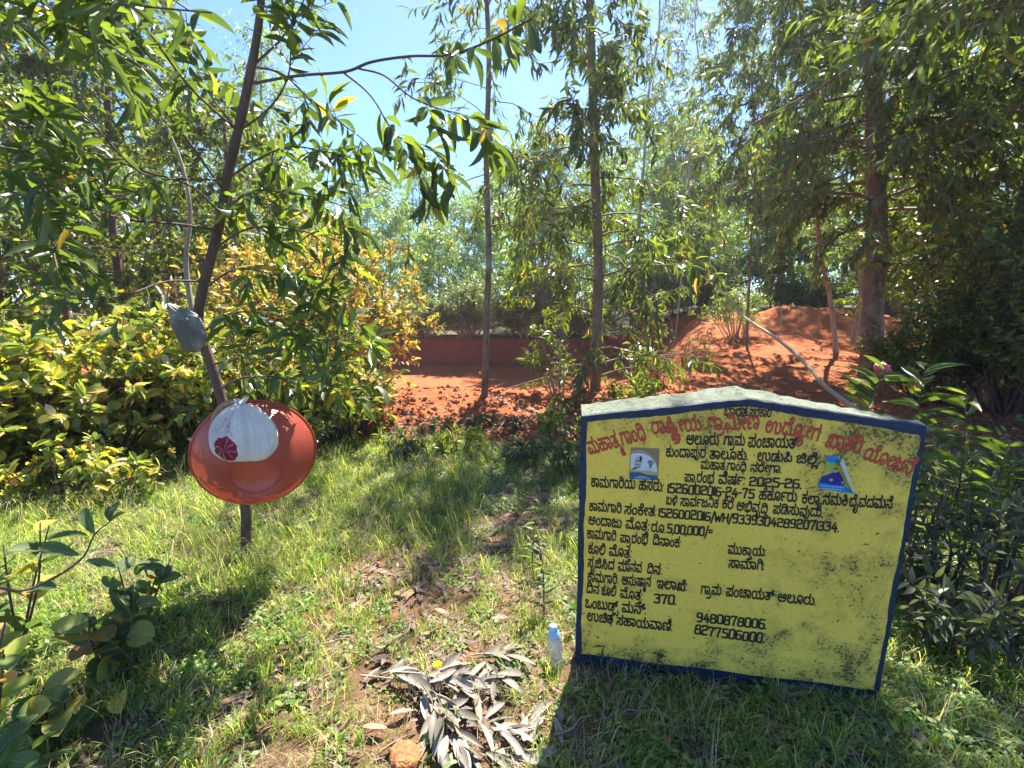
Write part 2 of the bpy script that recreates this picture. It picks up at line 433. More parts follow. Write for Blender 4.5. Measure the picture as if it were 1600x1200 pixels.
class Foliage:
    """collects leaves of one thing; the ones that show largest become objects, the rest one mesh"""
    def __init__(s, seed): s.rng = np.random.default_rng(seed); s.P = []; s.D = []; s.N = []; s.L = []; s.W = []
    def twig(s, pts, n, L, W, droop=.5, t0=.1, spread=.9, clump=False):
        r = s.rng; up = np.array([0, 0, 1.])
        for k in range(n):
            t = t0 + (1 - t0) * (k + r.random() * .6) / n
            if clump: t = 1 - .22 * r.random()
            p, d = seg_at(pts, min(t, 1)); d = d / (np.linalg.norm(d) + 1e-9)
            side = np.cross(d, r.normal(size=3)); side /= np.linalg.norm(side) + 1e-9
            D = d * .55 + side * spread + np.array([0, 0, -droop * (.4 + r.random())]); D /= np.linalg.norm(D)
            N = up * .8 + r.normal(size=3) * .55
            s.P.append(p); s.D.append(D); s.N.append(N)
            s.L.append(L * (.6 + .6 * r.random())); s.W.append(W * (.7 + .5 * r.random()))
    def build(s, root, kind, mat, n_obj=0, low=False, bend=.2, fold=.25, stuff_name='crown'):
        if not s.P: return
        P = np.array(s.P); D = np.array(s.D); N = np.array(s.N); L = np.array(s.L); W = np.array(s.W)
        if n_obj:
            v = P - np.array([0, 0, CAM_H]); z = v[:, 1] * math.cos(PITCH) - v[:, 2] * math.sin(PITCH); u = v[:, 1] * math.sin(PITCH) + v[:, 2] * math.cos(PITCH)
            zz = np.maximum(z, .05)
            vis = (z > .2) & (np.abs(v[:, 0] / zz) < 1.12) & (np.abs(u / zz) < .86)
            score = np.where(vis, L / zz, 0)
            idx = np.argsort(-score)[:n_obj]; idx = idx[score[idx] > 0]
            rnd = random.Random(len(P))
            for i in idx: leaf_obj(root, P[i], D[i], N[i], L[i], W[i], kind, mat, rnd, bend)
            m_ = np.ones(len(P), bool); m_[idx] = False
            P, D, N, L, W = P[m_], D[m_], N[m_], L[m_], W[m_]
        if len(P):
            V, q, t = leaves_geo(P - np.array(root.location), D, N, L, W, kind, bend, fold, low, s.rng)
            o = link(stuff_name, np_mesh(stuff_name, V, q, t), root, MAT[mat])
            return o

def tree(name, label, cat, base, h, r0, seed, mat='acacia', bark='bark', top=(0, 0), z0=.25, limbs=22, ll=1.4, elev=.5, twigs=6, tl=.45,
         lv=9, L=.15, W=.026, droop=.6, kind='sickle', n_obj=0, low=False, group=None, path=None, taper=.3, grav=-.3, trunk_twigs=0, spine=True, low_stems=0, bend=.2, clump=False, sides=9, zlo=None):
    rng = np.random.default_rng(seed)
    base = Vector(base); root = empty(name, base, label, cat, group)
    if path is None:
        pts = [np.array(base) - [0, 0, .15]]
        for k in range(1, 7):
            f = k / 6
            pts.append(np.array([base.x + top[0] * f + rng.normal() * .035 * h / 4 * (f < 1), base.y + top[1] * f + rng.normal() * .03, base.z + h * f]))
    else: pts = [np.array(tuple(p)) for p in path]
    tk = smooth_poly(pts, 5)
    n = len(tk); rad = r0 * (1 - (1 - taper) * np.linspace(0, 1, n) ** .9); rad[0] *= 1.35; rad[1] *= 1.12
    T = Tubes(); T.add(tk, rad, sides, .14, rng); T.build('trunk', MAT[bark], root)
    B = Tubes(); F = Foliage(seed + 1)
    for i in range(limbs):
        t = z0 + (1 - z0) * (i + rng.random()) / limbs
        p, _ = seg_at(tk, min(t, .999)); az = i * 2.4 + rng.normal() * .3
        e = elev + rng.normal() * .2
        l = ll * (1 - .65 * ((t - z0) / (1 - z0)) ** 1.6) * (.65 + .6 * rng.random())
        lp = wander(p, (math.cos(az) * math.cos(e), math.sin(az) * math.cos(e), math.sin(e)), l, 6, rng, .28, grav)
        if zlo is not None: lp[:, 2] = np.maximum(lp[:, 2], zlo)
        rb = max(.004, r0 * .22 * (1 - t * .6))
        B.add(lp, np.linspace(rb, rb * .3, len(lp)), 4)
        for k in range(twigs):
            tt = .25 + .75 * (k + rng.random()) / twigs; q, d = seg_at(lp, min(tt, 1)); d = d / np.linalg.norm(d)
            dd = d + rng.normal(size=3) * .7
            tp = wander(q, dd, tl * (.6 + .7 * rng.random()), 4, rng, .3, grav)
            B.add(tp, np.linspace(rb * .35, .0015, len(tp)), 3)
            F.twig(tp, lv, L, W, droop, clump=clump)
    for k in range(trunk_twigs):
        p, _ = seg_at(tk, rng.uniform(.08, z0 + .3)); a = rng.random() * 6.28
        tp = wander(p, (math.cos(a), math.sin(a), rng.normal() * .3), tl * 1.2, 4, rng, .3, grav)
        B.add(tp, np.linspace(.006, .0015, 5), 3); F.twig(tp, lv, L, W, droop)
    if B.V: B.build('branches', MAT[bark], root)
    F.build(root, kind, mat, n_obj, low, bend)
    return root

def copy_tree(src, loc, rz, sc, label, group=None):
    r = src.copy(); COL.objects.link(r); r.location = loc; r.rotation_euler = (0, 0, rz); r.scale = (sc, sc, sc); r['label'] = label
    if group: r['group'] = group
    for ch in src.children:
        c = ch.copy(); COL.objects.link(c); c.parent = r
    return r

def shrub(name, label, base, w, h, seed, mat, stems=14, sub=5, lv=9, L=.08, W=.035, kind='oval', n_obj=0, group=None, cat='shrub', bark='bark_dark', low=False, droop=.1, clump=True, dy=None, bend=.15, mode='fan'):
    rng = np.random.default_rng(seed); base = Vector(base); root = empty(name, base, label, cat, group)
    B = Tubes(); F = Foliage(seed + 3); dy = dy or w * .7
    for i in range(stems):
        a = rng.random() * 6.28; rr = math.sqrt(rng.random())
        tip = np.array([base.x + math.cos(a) * rr * w / 2, base.y + math.sin(a) * rr * dy / 2, base.z + h * (.45 + .55 * math.sqrt(max(0, 1 - rr * rr))) * (.6 + .4 * rng.random())])
        s0 = np.array([base.x + math.cos(a) * rr * w * .16, base.y + math.sin(a) * rr * dy * .12, base.z - .05])
        mid = (s0 + tip) / 2 + rng.normal(size=3) * h * .06; mid[2] += h * .08
        P = smooth_poly([s0, mid, tip], 4)
        B.add(P, np.linspace(.006 + h * .005, .003, len(P)), 5)
        for k in range(sub):
            q, d = seg_at(P, rng.uniform(.25, 1)); d = d / np.linalg.norm(d) + rng.normal(size=3) * .8
            tp = wander(q, d, h * .22 * (.5 + rng.random()), 3, rng, .3, .1)
            tp[:, 2] = np.maximum(tp[:, 2], base.z + .02)
            B.add(tp, np.linspace(.004, .002, len(tp)), 3)
            F.twig(tp, lv, L, W, droop, clump=clump and rng.random() < .6)
    B.build('stems', MAT[bark], root)
    F.build(root, kind, mat, n_obj, low, bend, stuff_name='foliage')
    return root

def plant(name, label, base, h, seed, mat='weed', n=14, L=.10, W=.02, kind='lance', lean=(0, 0), group=None, cat='plant', droop=.2, stems=1, bark='bark_dark', r=.004):
    """a small plant: every leaf an object"""
    rng = np.random.default_rng(seed); rnd = random.Random(seed); base = Vector(base); root = empty(name, base, label, cat, group)
    B = Tubes(); F = Foliage(seed)
    for s in range(stems):
        a = rng.random() * 6.28; sp = .25 * (stems > 1)
        tip = np.array([base.x + lean[0] + math.cos(a) * h * sp * 1.4, base.y + lean[1] + math.sin(a) * h * sp, base.z + h * (.75 + .25 * rng.random())])
        P = smooth_poly([np.array(base) - [0, 0, .03], (np.array(base) + tip) / 2 + rng.normal(size=3) * h * .05, tip], 4)
        B.add(P, np.linspace(r, r * .4, len(P)), 5)
        F.twig(P, max(3, n // stems), L, W, droop, t0=.15, spread=1.0)
    B.build('stem', MAT[bark], root)
    F.build(root, kind, mat, 400)
    return root
# outlines of the painted letters: advance, then closed loops of x, y (in 1/500 em)
GLY = [
(627,[[177,-83,212,-85,227,-78,233,-66,234,-16,279,-19,319,-13,347,2,377,37,393,74,396,107,386,164,356,217,362,224,474,221,504,213,528,197,545,164,552,124,547,84,534,58,522,49,502,44,484,47,474,54,477,60,497,66,511,79,520,109,515,127,501,142,469,152,439,144,413,119,400,92,403,54,422,17,442,-2,464,-14,497,-19,522,-17,567,0,601,39,617,94,614,169,591,224,547,266,494,284,457,288,217,286,203,272,207,234,276,207,298,187,315,162,327,117,320,72,299,51,266,49,242,64,222,107,184,110,169,102,149,58,132,50,108,47,84,57,79,69,82,82,91,97,147,137,176,169,188,199,185,237,162,272,129,290,72,292,34,277,11,254,0,224,3,189,20,159,37,156,69,171,73,184,68,214,79,229,109,229,118,222,121,209,111,189,64,157,22,112,13,82,17,37,39,6,69,-13,109,-20,161,-16,163,-68]]),
(325,[[136,-17,190,-18,242,-1,284,33,310,78,318,128,314,165,303,198,281,235,311,275,316,320,300,368,282,393,267,403,247,398,224,378,225,365,249,320,249,303,240,293,217,289,30,289,17,285,10,275,11,235,32,218,15,178,8,143,10,100,21,63,35,40,70,7,100,-9],[160,47,124,55,96,73,80,104,76,143,83,175,101,203,132,220,170,224,202,217,230,198,245,170,250,130,242,94,225,68,195,52]]),
(311,[[124,-17,195,-16,240,-3,275,23,299,63,304,90,302,128,276,178,263,230,299,275,303,323,286,370,255,404,235,399,210,375,236,320,236,303,228,293,205,289,28,289,15,285,8,275,7,240,20,225,175,220,125,204,96,175,89,153,91,130,99,110,113,95,135,83,160,78,193,80,238,93,233,72,208,55,173,47,125,49,97,58,80,72,71,93,70,123,63,133,30,141,12,135,4,118,4,85,10,60,24,35,63,1,90,-11],[168,142,163,148,168,151,191,150,185,143]]),
(354,[[230,-18,274,-15,305,2,332,32,344,69,348,112,340,152,326,184,295,227,339,269,347,297,347,319,332,364,309,396,297,405,277,398,253,377,254,367,279,322,279,304,269,293,239,288,24,288,9,282,3,269,4,239,17,227,129,225,140,219,129,189,134,160,92,165,62,160,32,141,12,114,3,87,3,57,13,19,28,-8,39,-17,49,-17,77,-7,89,4,89,17,74,49,69,74,75,94,92,100,114,89,155,27,179,2,204,-13],[232,49,208,64,156,142,187,149,205,164,212,189,201,219,209,224,261,222,244,199,243,189,269,146,279,114,279,82,270,59,254,48]]),
(511,[[116,-17,162,-18,212,-6,244,18,265,50,271,93,260,135,280,153,281,185,267,198,194,201,189,208,190,218,204,223,347,223,384,215,408,200,427,173,436,128,432,88,420,60,392,45,374,45,360,53,362,60,382,67,396,80,405,110,399,128,386,143,369,150,349,151,322,143,297,118,286,80,288,53,309,13,349,-14,402,-18,447,-3,485,38,502,95,498,170,478,220,454,248,429,267,372,286,39,289,14,285,7,275,5,258,7,238,14,227,109,223,119,215,118,205,109,200,19,197,8,188,5,173,9,150,26,135,16,85,28,38,64,1],[127,47,103,55,88,70,83,98,91,120,109,133,139,139,167,137,189,127,199,114,204,95,194,63,167,48]]),
(578,[[91,-17,129,-19,157,-14,204,13,242,-11,274,-19,319,-14,364,11,402,-9,434,-18,469,-19,502,-11,524,1,544,20,567,65,572,113,558,183,536,220,499,260,457,289,444,292,434,288,414,258,411,243,419,231,463,203,484,179,502,136,504,93,492,61,467,48,432,50,396,70,389,83,387,123,378,160,363,190,338,225,382,273,388,295,387,328,368,373,348,398,337,404,312,394,294,375,321,318,319,300,309,292,14,286,5,278,2,258,4,238,14,226,236,220,262,208,287,187,304,162,317,130,320,83,314,62,302,50,282,47,259,54,246,68,232,103,202,109,177,101,163,68,152,55,129,48,107,47,86,53,74,63,67,83,71,103,79,110,92,111,107,80,127,74,147,76,157,85,162,100,162,123,156,140,134,163,109,173,74,173,44,161,23,143,8,115,2,88,6,55,17,30,37,8,62,-9]]),
(625,[[94,-17,150,-15,198,13,253,-16,288,-19,320,-14,360,8,398,56,420,15,455,-11,503,-19,548,-10,565,1,590,25,610,65,616,135,603,198,584,230,555,259,525,276,485,286,433,289,15,286,6,278,4,265,4,240,13,227,28,224,120,223,139,215,153,203,150,198,93,198,58,186,23,155,8,125,4,78,18,33,53,-3],[113,45,90,52,78,65,72,83,73,108,81,123,95,132,135,134,160,118,167,95,166,78,150,52],[275,45,256,50,242,60,234,80,234,103,242,120,255,131,273,135,298,134,313,128,324,115,329,95,327,75,311,53],[490,45,476,50,473,58,505,75,518,103,514,125,498,144,475,151,445,148,425,135,400,106,380,153,350,183,305,199,268,199,238,192,230,200,227,220,453,223,488,218,513,207,533,188,543,165,549,125,548,95,540,71,529,55,510,46]]),
(436,[[352,-215,395,-216,443,-207,483,-184,496,-162,478,-139,451,-125,464,-87,463,-65,455,-47,430,-25,391,-12,378,40,354,65,338,71,323,63,305,38,305,25,322,3,322,-17,272,-72,262,-97,261,-127,268,-157,290,-187,318,-206],[353,-153,331,-140,326,-130,330,-124,358,-141,391,-150],[388,-86,381,-80,388,-74,396,-80],[124,-17,195,-16,240,-3,275,23,299,63,304,90,302,128,276,178,263,230,299,275,303,323,286,370,255,404,235,399,210,375,236,320,236,303,228,293,205,289,28,289,15,285,8,275,7,240,20,225,175,220,125,204,96,175,89,153,91,130,99,110,113,95,135,83,160,78,193,80,238,93,233,72,208,55,173,47,125,49,97,58,80,72,71,93,70,123,63,133,30,141,12,135,4,118,4,85,10,60,24,35,63,1,90,-11],[168,142,163,148,168,151,191,150,185,143]]),
(823,[[402,-17,447,-17,482,-4,516,28,533,65,541,123,533,180,513,223,477,260,435,280,367,289,37,289,15,280,10,263,13,235,22,226,46,218,25,168,14,108,13,8,22,-10,62,-14,80,-5,83,10,84,100,97,165,122,209,142,221,162,224,185,220,200,211,228,163,237,115,244,-5,262,-14,302,-10,311,8,311,98,301,163,278,218,290,223,372,223,413,218,443,203,462,177,472,140,472,103,466,75,453,55,435,46,410,46,396,55,427,73,440,93,438,123,420,145,397,151,367,147,345,133,329,108,322,65,335,28,367,-5],[661,-17,712,-17,755,-2,794,38,813,83,816,148,803,193,767,237,725,259,662,261,620,246,580,210,558,163,553,123,556,93,571,45,607,4,635,-11],[680,45,650,54,635,69,623,103,622,138,630,168,643,185,667,196,697,198,722,189,738,173,749,143,750,108,741,78,727,58,706,48]]),
(382,[[170,-83,205,-85,220,-78,226,-66,225,-23,230,-15,272,-19,305,-14,326,-3,351,22,366,52,373,89,370,179,361,224,343,269,319,304,290,333,250,360,212,375,170,383,115,382,85,375,62,364,40,344,28,324,24,277,44,224,13,157,9,92,23,34,55,-2,95,-18,155,-16,156,-68],[102,49,89,57,81,69,76,119,87,167,114,202,151,219,197,224,247,213,282,187,300,153,307,112,303,74,291,54,270,47,247,53,232,68,217,105,185,111,162,102,150,69,140,56,122,48],[102,271,92,280,92,299,102,311,122,317,185,314,221,302,236,289,162,287]]),
(550,[[136,-17,182,-19,227,-8,265,14,294,45,308,70,316,100,314,165,294,215,297,221,307,223,385,223,428,213,457,188,472,148,475,115,467,74,454,55,430,45,406,48,398,58,425,69,440,88,443,113,432,135,415,148,390,152,367,147,347,133,331,110,325,90,327,50,343,18,370,-6,405,-18,447,-17,485,-3,505,13,522,35,534,63,540,93,538,165,516,220,470,266,442,278,407,286,42,289,17,285,9,273,9,240,15,229,32,218,16,180,8,145,9,105,19,68,35,40,67,9,100,-9],[160,47,124,55,96,73,80,104,76,143,83,175,101,203,132,220,170,224,202,217,230,198,245,170,250,130,242,94,225,68,195,52]]),
(727,[[329,-270,383,-271,441,-264,478,-250,508,-230,536,-200,552,-165,557,-105,550,-65,540,-40,528,-29,513,-31,486,-47,481,-62,492,-117,486,-153,468,-182,444,-195,434,-195,471,-162,482,-135,481,-102,464,-67,474,-25,469,13,459,43,448,56,433,59,406,51,394,38,407,-7,407,-27,396,-35,370,-32,387,-7,377,25,391,75,391,123,372,183,350,215,336,226,316,221,288,195,318,135,323,115,321,106,281,156,263,162,228,138,231,108,180,105,172,95,161,65,148,54,108,47,76,60,68,75,67,93,72,105,83,112,95,108,99,88,108,78,133,74,152,80,160,95,162,120,143,160,196,167,223,177,251,205,264,238,267,268,262,298,252,320,233,343,213,357,191,366,163,369,133,364,101,343,83,313,84,273,111,235,91,200,92,178,48,165,16,135,2,95,7,50,33,10,76,-14,106,-19,146,-16,168,-9,206,13,244,-15,243,-22,209,-55,195,-90,198,-137,218,-172,241,-189,263,-196,306,-195,341,-178,381,-196,419,-200,370,-210,318,-207,306,-211,297,-227,295,-255,306,-266],[393,-138,381,-132,363,-107,343,-100,348,-80,366,-93,398,-95,413,-105,418,-117,416,-130,408,-136],[346,-57,340,-42,348,-40,353,-45],[648,-15,661,-16,669,-10,687,20,688,33,681,44,623,84,607,108,604,123,658,130,693,146,719,178,727,220,718,253,693,279,668,291,633,294,586,278,549,243,531,198,529,143,537,100,562,55,601,16],[266,52,246,66,239,83,241,96,266,65,269,55],[618,187,601,198,610,220,633,232,653,228,658,213,653,198,641,190],[158,287,147,295,153,306,172,308,187,300,182,290]]),
(668,[[128,-17,169,-19,196,-14,224,-2,259,22,306,-8,346,-19,401,-14,451,14,491,-9,519,-17,556,-19,591,-12,633,20,655,60,663,113,652,173,630,215,591,258,549,287,526,290,505,260,501,243,509,231,553,203,579,171,593,128,593,88,580,60,554,47,516,52,484,73,478,83,477,133,469,165,456,193,429,230,468,275,474,303,471,333,460,363,443,388,429,401,414,403,387,388,380,375,405,325,402,298,384,290,304,288,291,280,287,268,288,240,294,229,333,220,358,208,381,189,399,162,409,133,411,98,402,68,386,52,366,47,341,49,316,60,297,75,293,88,297,160,287,205,259,250,219,281,169,294,111,289,66,266,34,233,17,200,7,158,8,120,18,75,36,40,64,10,91,-7],[141,47,106,59,89,78,76,113,76,162,86,193,104,213,131,226,166,228,196,218,216,199,229,163,231,125,222,90,204,63,174,49]]),
(615,[[413,-159,467,-161,525,-151,562,-135,595,-109,616,-77,624,-39,618,16,597,54,580,58,545,36,544,23,557,-12,557,-37,548,-62,532,-79,477,-97,440,-99,377,-92,362,-99,351,-129,354,-144,370,-153],[398,-17,442,-18,480,-5,514,26,533,63,540,121,533,181,513,223,477,260,440,279,395,287,37,287,15,278,11,263,13,236,22,227,46,218,23,161,14,108,13,8,22,-9,62,-13,80,-4,83,11,84,101,97,165,122,209,141,221,162,224,182,221,200,211,227,163,237,116,244,-4,262,-13,302,-10,311,8,311,101,301,161,277,218,287,224,367,224,411,218,442,203,462,176,472,141,472,103,465,72,452,55,432,46,407,47,396,56,425,71,440,93,438,123,420,144,397,152,367,147,347,133,330,111,322,68,333,31,362,-2]]),
(794,[[90,-17,128,-19,156,-14,203,13,241,-11,271,-19,321,-14,371,15,411,-8,441,-17,481,-19,513,-11,538,3,558,23,580,68,584,123,569,185,543,227,505,265,463,291,443,286,424,255,423,240,473,204,498,175,513,139,516,98,508,68,492,53,463,47,431,55,400,80,399,160,387,220,361,278,330,320,288,358,238,384,186,394,138,387,111,368,94,343,90,313,102,280,133,254,178,246,218,256,258,293,268,291,296,258,318,213,331,163,333,115,321,68,298,49,278,47,258,53,245,68,231,103,201,109,176,101,162,68,151,55,128,48,103,48,83,54,72,65,67,85,71,103,78,110,91,111,106,80,126,74,146,76,156,85,161,100,156,138,136,162,113,172,76,174,48,165,24,145,8,120,2,93,4,58,16,30,36,8,61,-9],[715,-15,728,-15,739,-5,754,20,754,35,691,83,673,108,670,123,726,130,756,143,784,175,794,218,786,250,763,277,733,291,701,294,658,282,622,250,601,210,595,158,602,108,625,60,671,13],[686,187,668,198,677,220,701,232,721,228,726,215,721,197,708,190],[166,309,157,320,163,330,181,333,197,328,197,320,191,313]]),
(432,[[74,-17,109,-19,139,-12,171,5,183,23,177,38,154,61,99,45,83,48,73,58,70,75,77,90,94,98,134,104,145,123,145,145,139,156,94,167,78,180,74,203,84,220,112,228,144,222,162,208,178,173,199,166,229,171,249,210,271,225,304,227,332,213,352,173,357,138,354,119,312,153,287,159,262,156,242,149,222,132,206,108,200,85,205,40,232,5,267,-14,314,-19,349,-11,374,5,401,35,417,73,423,110,420,173,410,210,391,245,354,279,307,294,254,289,204,261,164,285,124,294,74,289,39,270,16,243,6,213,10,170,31,133,8,95,3,55,10,30,26,8,47,-9],[297,45,277,51,267,62,265,83,274,94,284,91,294,64,322,54,316,48]]),
(611,[[134,-17,175,-19,217,-9,245,6,271,33,283,53,291,83,287,180,290,205,300,223,322,229,342,224,353,208,362,73,372,43,390,18,417,-5,455,-17,500,-18,540,-7,581,28,601,70,605,108,603,145,586,200,559,243,512,288,495,290,472,268,464,255,465,243,501,208,522,178,535,143,538,103,532,77,520,57,495,48,462,49,440,62,428,88,423,203,416,233,406,253,380,279,355,291,317,294,285,288,247,263,226,228,220,193,225,103,216,70,205,58,190,51,142,48,118,55,97,69,82,95,76,123,82,127,145,131,179,153,202,193,205,215,202,240,185,268,155,289,112,294,75,284,40,258,15,218,6,168,10,105,26,60,55,22,90,-4],[97,187,80,198,89,220,115,232,133,228,139,213,134,198,120,189]]),
(1089,[[726,-215,775,-216,820,-205,850,-186,875,-153,881,-120,876,-75,861,-48,816,10,819,17,825,18,845,2,860,-1,882,3,892,12,894,27,885,47,855,73,812,78,782,69,753,37,753,-18,680,-17,644,-53,644,-85,663,-110,654,-143,660,-173,690,-204],[737,-156,723,-150,721,-140,767,-105,779,-88,785,-63,792,-63,815,-98,817,-118,812,-134,802,-145,783,-153],[96,-18,150,-13,190,12,227,-11,262,-19,307,-13,345,10,385,-11,415,-19,440,-18,472,-9,504,17,521,50,526,82,519,157,527,195,550,219,590,228,634,220,663,192,675,165,682,128,677,81,667,60,652,49,630,44,609,50,605,60,630,68,645,85,649,117,641,132,625,147,582,149,560,137,538,110,530,82,536,45,557,10,587,-11,625,-19,677,-14,722,25,741,62,749,132,739,187,707,244,660,281,602,294,567,293,530,283,487,252,460,212,453,177,452,60,433,47,403,52,375,75,373,132,366,167,353,197,329,232,361,270,370,290,373,332,366,362,347,390,317,410,290,416,245,413,215,397,188,362,185,332,202,297,200,290,30,288,17,285,10,275,11,235,40,217,21,180,11,145,8,97,15,55,27,27,50,2,70,-11],[1011,-15,1022,-16,1033,-8,1049,20,1051,35,987,82,970,106,966,122,1025,130,1057,148,1083,182,1088,225,1080,252,1057,278,1030,291,992,293,950,279,913,245,894,200,891,147,900,100,921,60,957,21],[110,47,94,52,83,65,75,110,85,162,95,182,112,201,149,220,202,225,246,215,280,191,298,157,307,115,303,75,291,55,272,47,248,52,232,67,217,105,205,111,182,111,162,102,152,72,141,57],[985,187,964,195,970,215,990,230,1015,229,1022,215,1017,198,1005,190],[260,292,271,322,265,352,280,355,295,351,307,330,302,305,285,293]]),
(324,[[27,-11,67,-12,81,-1,84,96,95,159,107,188,122,208,140,220,160,224,182,221,200,211,227,164,237,116,244,-4,255,-11,275,-13,297,-11,307,-4,311,11,311,91,306,141,291,189,268,229,306,276,311,321,295,366,265,402,247,402,223,386,217,376,244,319,243,304,235,294,202,288,32,287,14,279,10,261,13,236,22,227,47,219,23,161,13,104,13,6,17,-4]]),
(654,[[73,-17,136,-14,196,17,268,-16,306,-19,338,-15,366,-3,388,15,426,72,442,25,476,-7,516,-19,568,-13,611,15,636,58,644,93,645,140,634,193,617,225,583,259,553,276,518,285,468,289,251,289,234,278,230,248,226,242,191,275,163,288,118,294,83,287,46,258,31,223,35,180,61,143,16,110,4,90,-1,68,3,38,16,15,41,-7],[88,45,74,50,67,60,70,73,81,79,116,75,138,60,126,49],[521,45,506,50,501,58,528,69,542,85,547,110,540,130,516,149,481,150,456,137,428,106,415,165,386,220,498,221,533,212,558,193,577,145,575,88,558,54,541,46],[291,47,258,58,237,75,247,148,238,225,276,221,310,203,333,180,351,143,356,100,347,70,326,52],[166,122,128,140,144,168,147,185,139,208,120,225,123,229,153,223,171,198,178,170,179,135,176,124]]),
(325,[[136,-17,180,-19,212,-13,247,2,272,21,292,45,306,73,318,148,305,243,288,285,266,318,237,347,200,371,165,381,125,384,95,380,67,369,42,348,30,330,23,283,39,233,14,180,8,125,18,73,40,35,80,0],[160,47,122,56,95,74,79,108,76,148,85,179,102,203,135,219,172,223,207,214,232,194,247,163,250,125,242,93,225,67,195,52],[95,280,90,290,95,305,105,313,122,318,169,313,190,303,203,290,200,286,150,289]]),
(1061,[[128,-17,169,-19,196,-14,224,-2,259,22,306,-8,346,-19,401,-14,446,11,484,-10,514,-18,544,-18,574,-10,609,21,625,58,628,83,621,153,629,195,651,218,691,228,735,220,767,190,784,133,779,80,769,60,754,49,731,44,710,50,709,60,731,67,746,83,752,98,751,118,743,133,726,147,686,150,661,137,640,110,632,83,637,48,657,13,689,-11,724,-19,769,-15,809,8,839,50,850,98,850,145,845,175,832,210,814,238,796,258,766,278,709,294,674,293,639,285,594,257,563,213,555,175,559,85,554,60,536,47,504,53,479,73,472,158,459,188,428,233,459,266,470,288,474,323,466,363,446,390,419,409,389,416,349,414,311,394,288,363,286,325,303,293,289,275,287,243,296,227,346,215,372,198,389,179,403,150,411,118,411,95,404,70,386,53,356,47,325,55,299,73,293,85,297,158,290,195,270,235,236,269,206,286,171,293,144,294,106,287,69,267,29,225,11,178,7,125,18,75,44,30,84,-3],[982,-15,996,-15,1006,-6,1021,20,1022,35,959,83,941,108,938,123,994,130,1026,146,1054,180,1060,225,1051,255,1030,278,1001,291,969,294,926,282,889,249,868,208,862,153,872,100,895,58,936,15],[141,47,109,58,89,78,76,113,76,160,86,192,103,213,130,225,164,228,195,218,215,200,229,165,231,125,222,90,204,63,174,49],[954,187,935,198,944,218,966,232,988,228,994,213,988,198,976,190],[366,290,358,295,370,320,364,350,374,355,391,353,406,335,404,308,391,295]]),
(387,[[89,-17,149,-14,199,13,244,-14,299,-18,339,-6,367,18,378,38,384,63,381,110,357,155,344,161,326,160,347,193,355,220,353,260,340,288,322,291,289,278,284,265,289,235,287,221,279,212,262,206,237,209,207,222,189,236,159,275,127,291,89,294,57,289,37,279,15,258,2,233,0,205,10,173,27,156,47,159,69,172,73,185,67,213,77,227,107,230,120,218,114,193,67,159,36,130,20,108,13,85,14,48,25,23,57,-7],[104,47,82,60,79,73,84,88,174,163,234,144,310,148,301,125,314,95,317,75,312,60,302,51,279,47,254,53,239,67,224,103,192,109,171,103,157,68,144,55,127,48]]),
(355,[[230,-18,279,-13,314,9,340,49,347,97,336,162,294,229,327,259,341,282,347,317,343,352,330,377,307,400,282,413,254,417,204,408,184,394,167,374,159,354,158,334,174,291,22,288,8,282,3,264,5,237,19,226,174,224,218,209,242,191,259,168,272,142,279,109,279,82,269,57,254,48,234,48,210,62,171,122,137,154,97,165,57,158,23,132,4,89,7,37,28,-8,39,-17,49,-17,77,-7,89,4,89,17,74,49,69,74,75,94,92,100,114,89,155,27,179,2,204,-13],[234,291,231,294,243,324,237,352,247,356,264,353,279,334,276,307,262,294]]),
(420,[[181,-17,245,-19,312,-8,355,10,390,43,401,65,406,90,404,118,394,148,413,183,418,213,408,250,382,278,360,289,327,294,295,291,267,279,245,258,236,240,234,213,244,178,235,172,202,175,205,215,200,245,180,273,155,289,120,294,85,288,55,271,30,245,13,210,5,163,11,110,29,68,64,28,90,9,132,-9],[205,47,157,55,118,70,92,92,80,123,152,132,167,114,180,109,335,110,339,100,335,84,310,63,263,50],[97,187,80,198,89,220,115,232,133,228,139,213,134,198,120,189],[327,187,309,198,301,210,302,223,315,232,337,230,350,215,345,192,337,186]]),
(752,[[156,-17,210,-19,255,-12,285,-1,327,23,390,-14,417,-19,450,-16,477,-5,500,15,511,33,525,69,544,23,577,-7,620,-19,672,-12,695,1,717,23,739,63,746,133,734,195,705,243,678,268,652,282,622,291,587,294,552,290,525,282,490,258,461,220,451,180,451,65,437,49,412,48,386,60,367,80,373,158,366,193,352,223,307,272,282,289,267,291,251,278,236,245,242,234,282,203,300,175,306,135,297,98,281,75,250,57,200,47,162,50,130,59,103,75,86,95,77,120,82,126,145,131,180,153,202,193,205,215,201,243,185,268,157,288,120,294,82,287,42,260,16,220,6,168,11,105,30,60,62,23,105,-4],[620,45,606,50,602,58,635,75,648,105,642,128,622,147,592,151,567,145,541,120,527,87,522,92,516,143,519,180,532,208,555,223,592,228,627,221,651,205,670,172,679,120,672,75,652,51],[100,187,80,198,87,218,112,232,134,228,139,213,134,198,120,189]]),
(507,[[136,-17,180,-19,212,-13,242,-1,280,22,345,-14,375,-19,412,-17,437,-8,460,7,482,33,495,60,501,90,501,130,483,193,442,248,407,276,377,292,367,290,356,280,342,255,341,243,350,231,397,199,420,168,434,118,431,83,417,58,387,47,350,54,318,78,314,88,318,130,313,170,303,198,281,235,312,278,318,303,316,325,299,370,267,403,247,398,224,378,225,365,249,320,249,303,240,293,217,289,30,289,17,285,10,275,11,235,32,218,15,178,8,143,10,100,21,63,35,40,70,7,100,-9],[160,47,124,55,96,73,80,104,76,143,83,175,101,203,132,220,170,224,202,217,230,198,245,170,250,130,242,94,225,68,195,52]]),
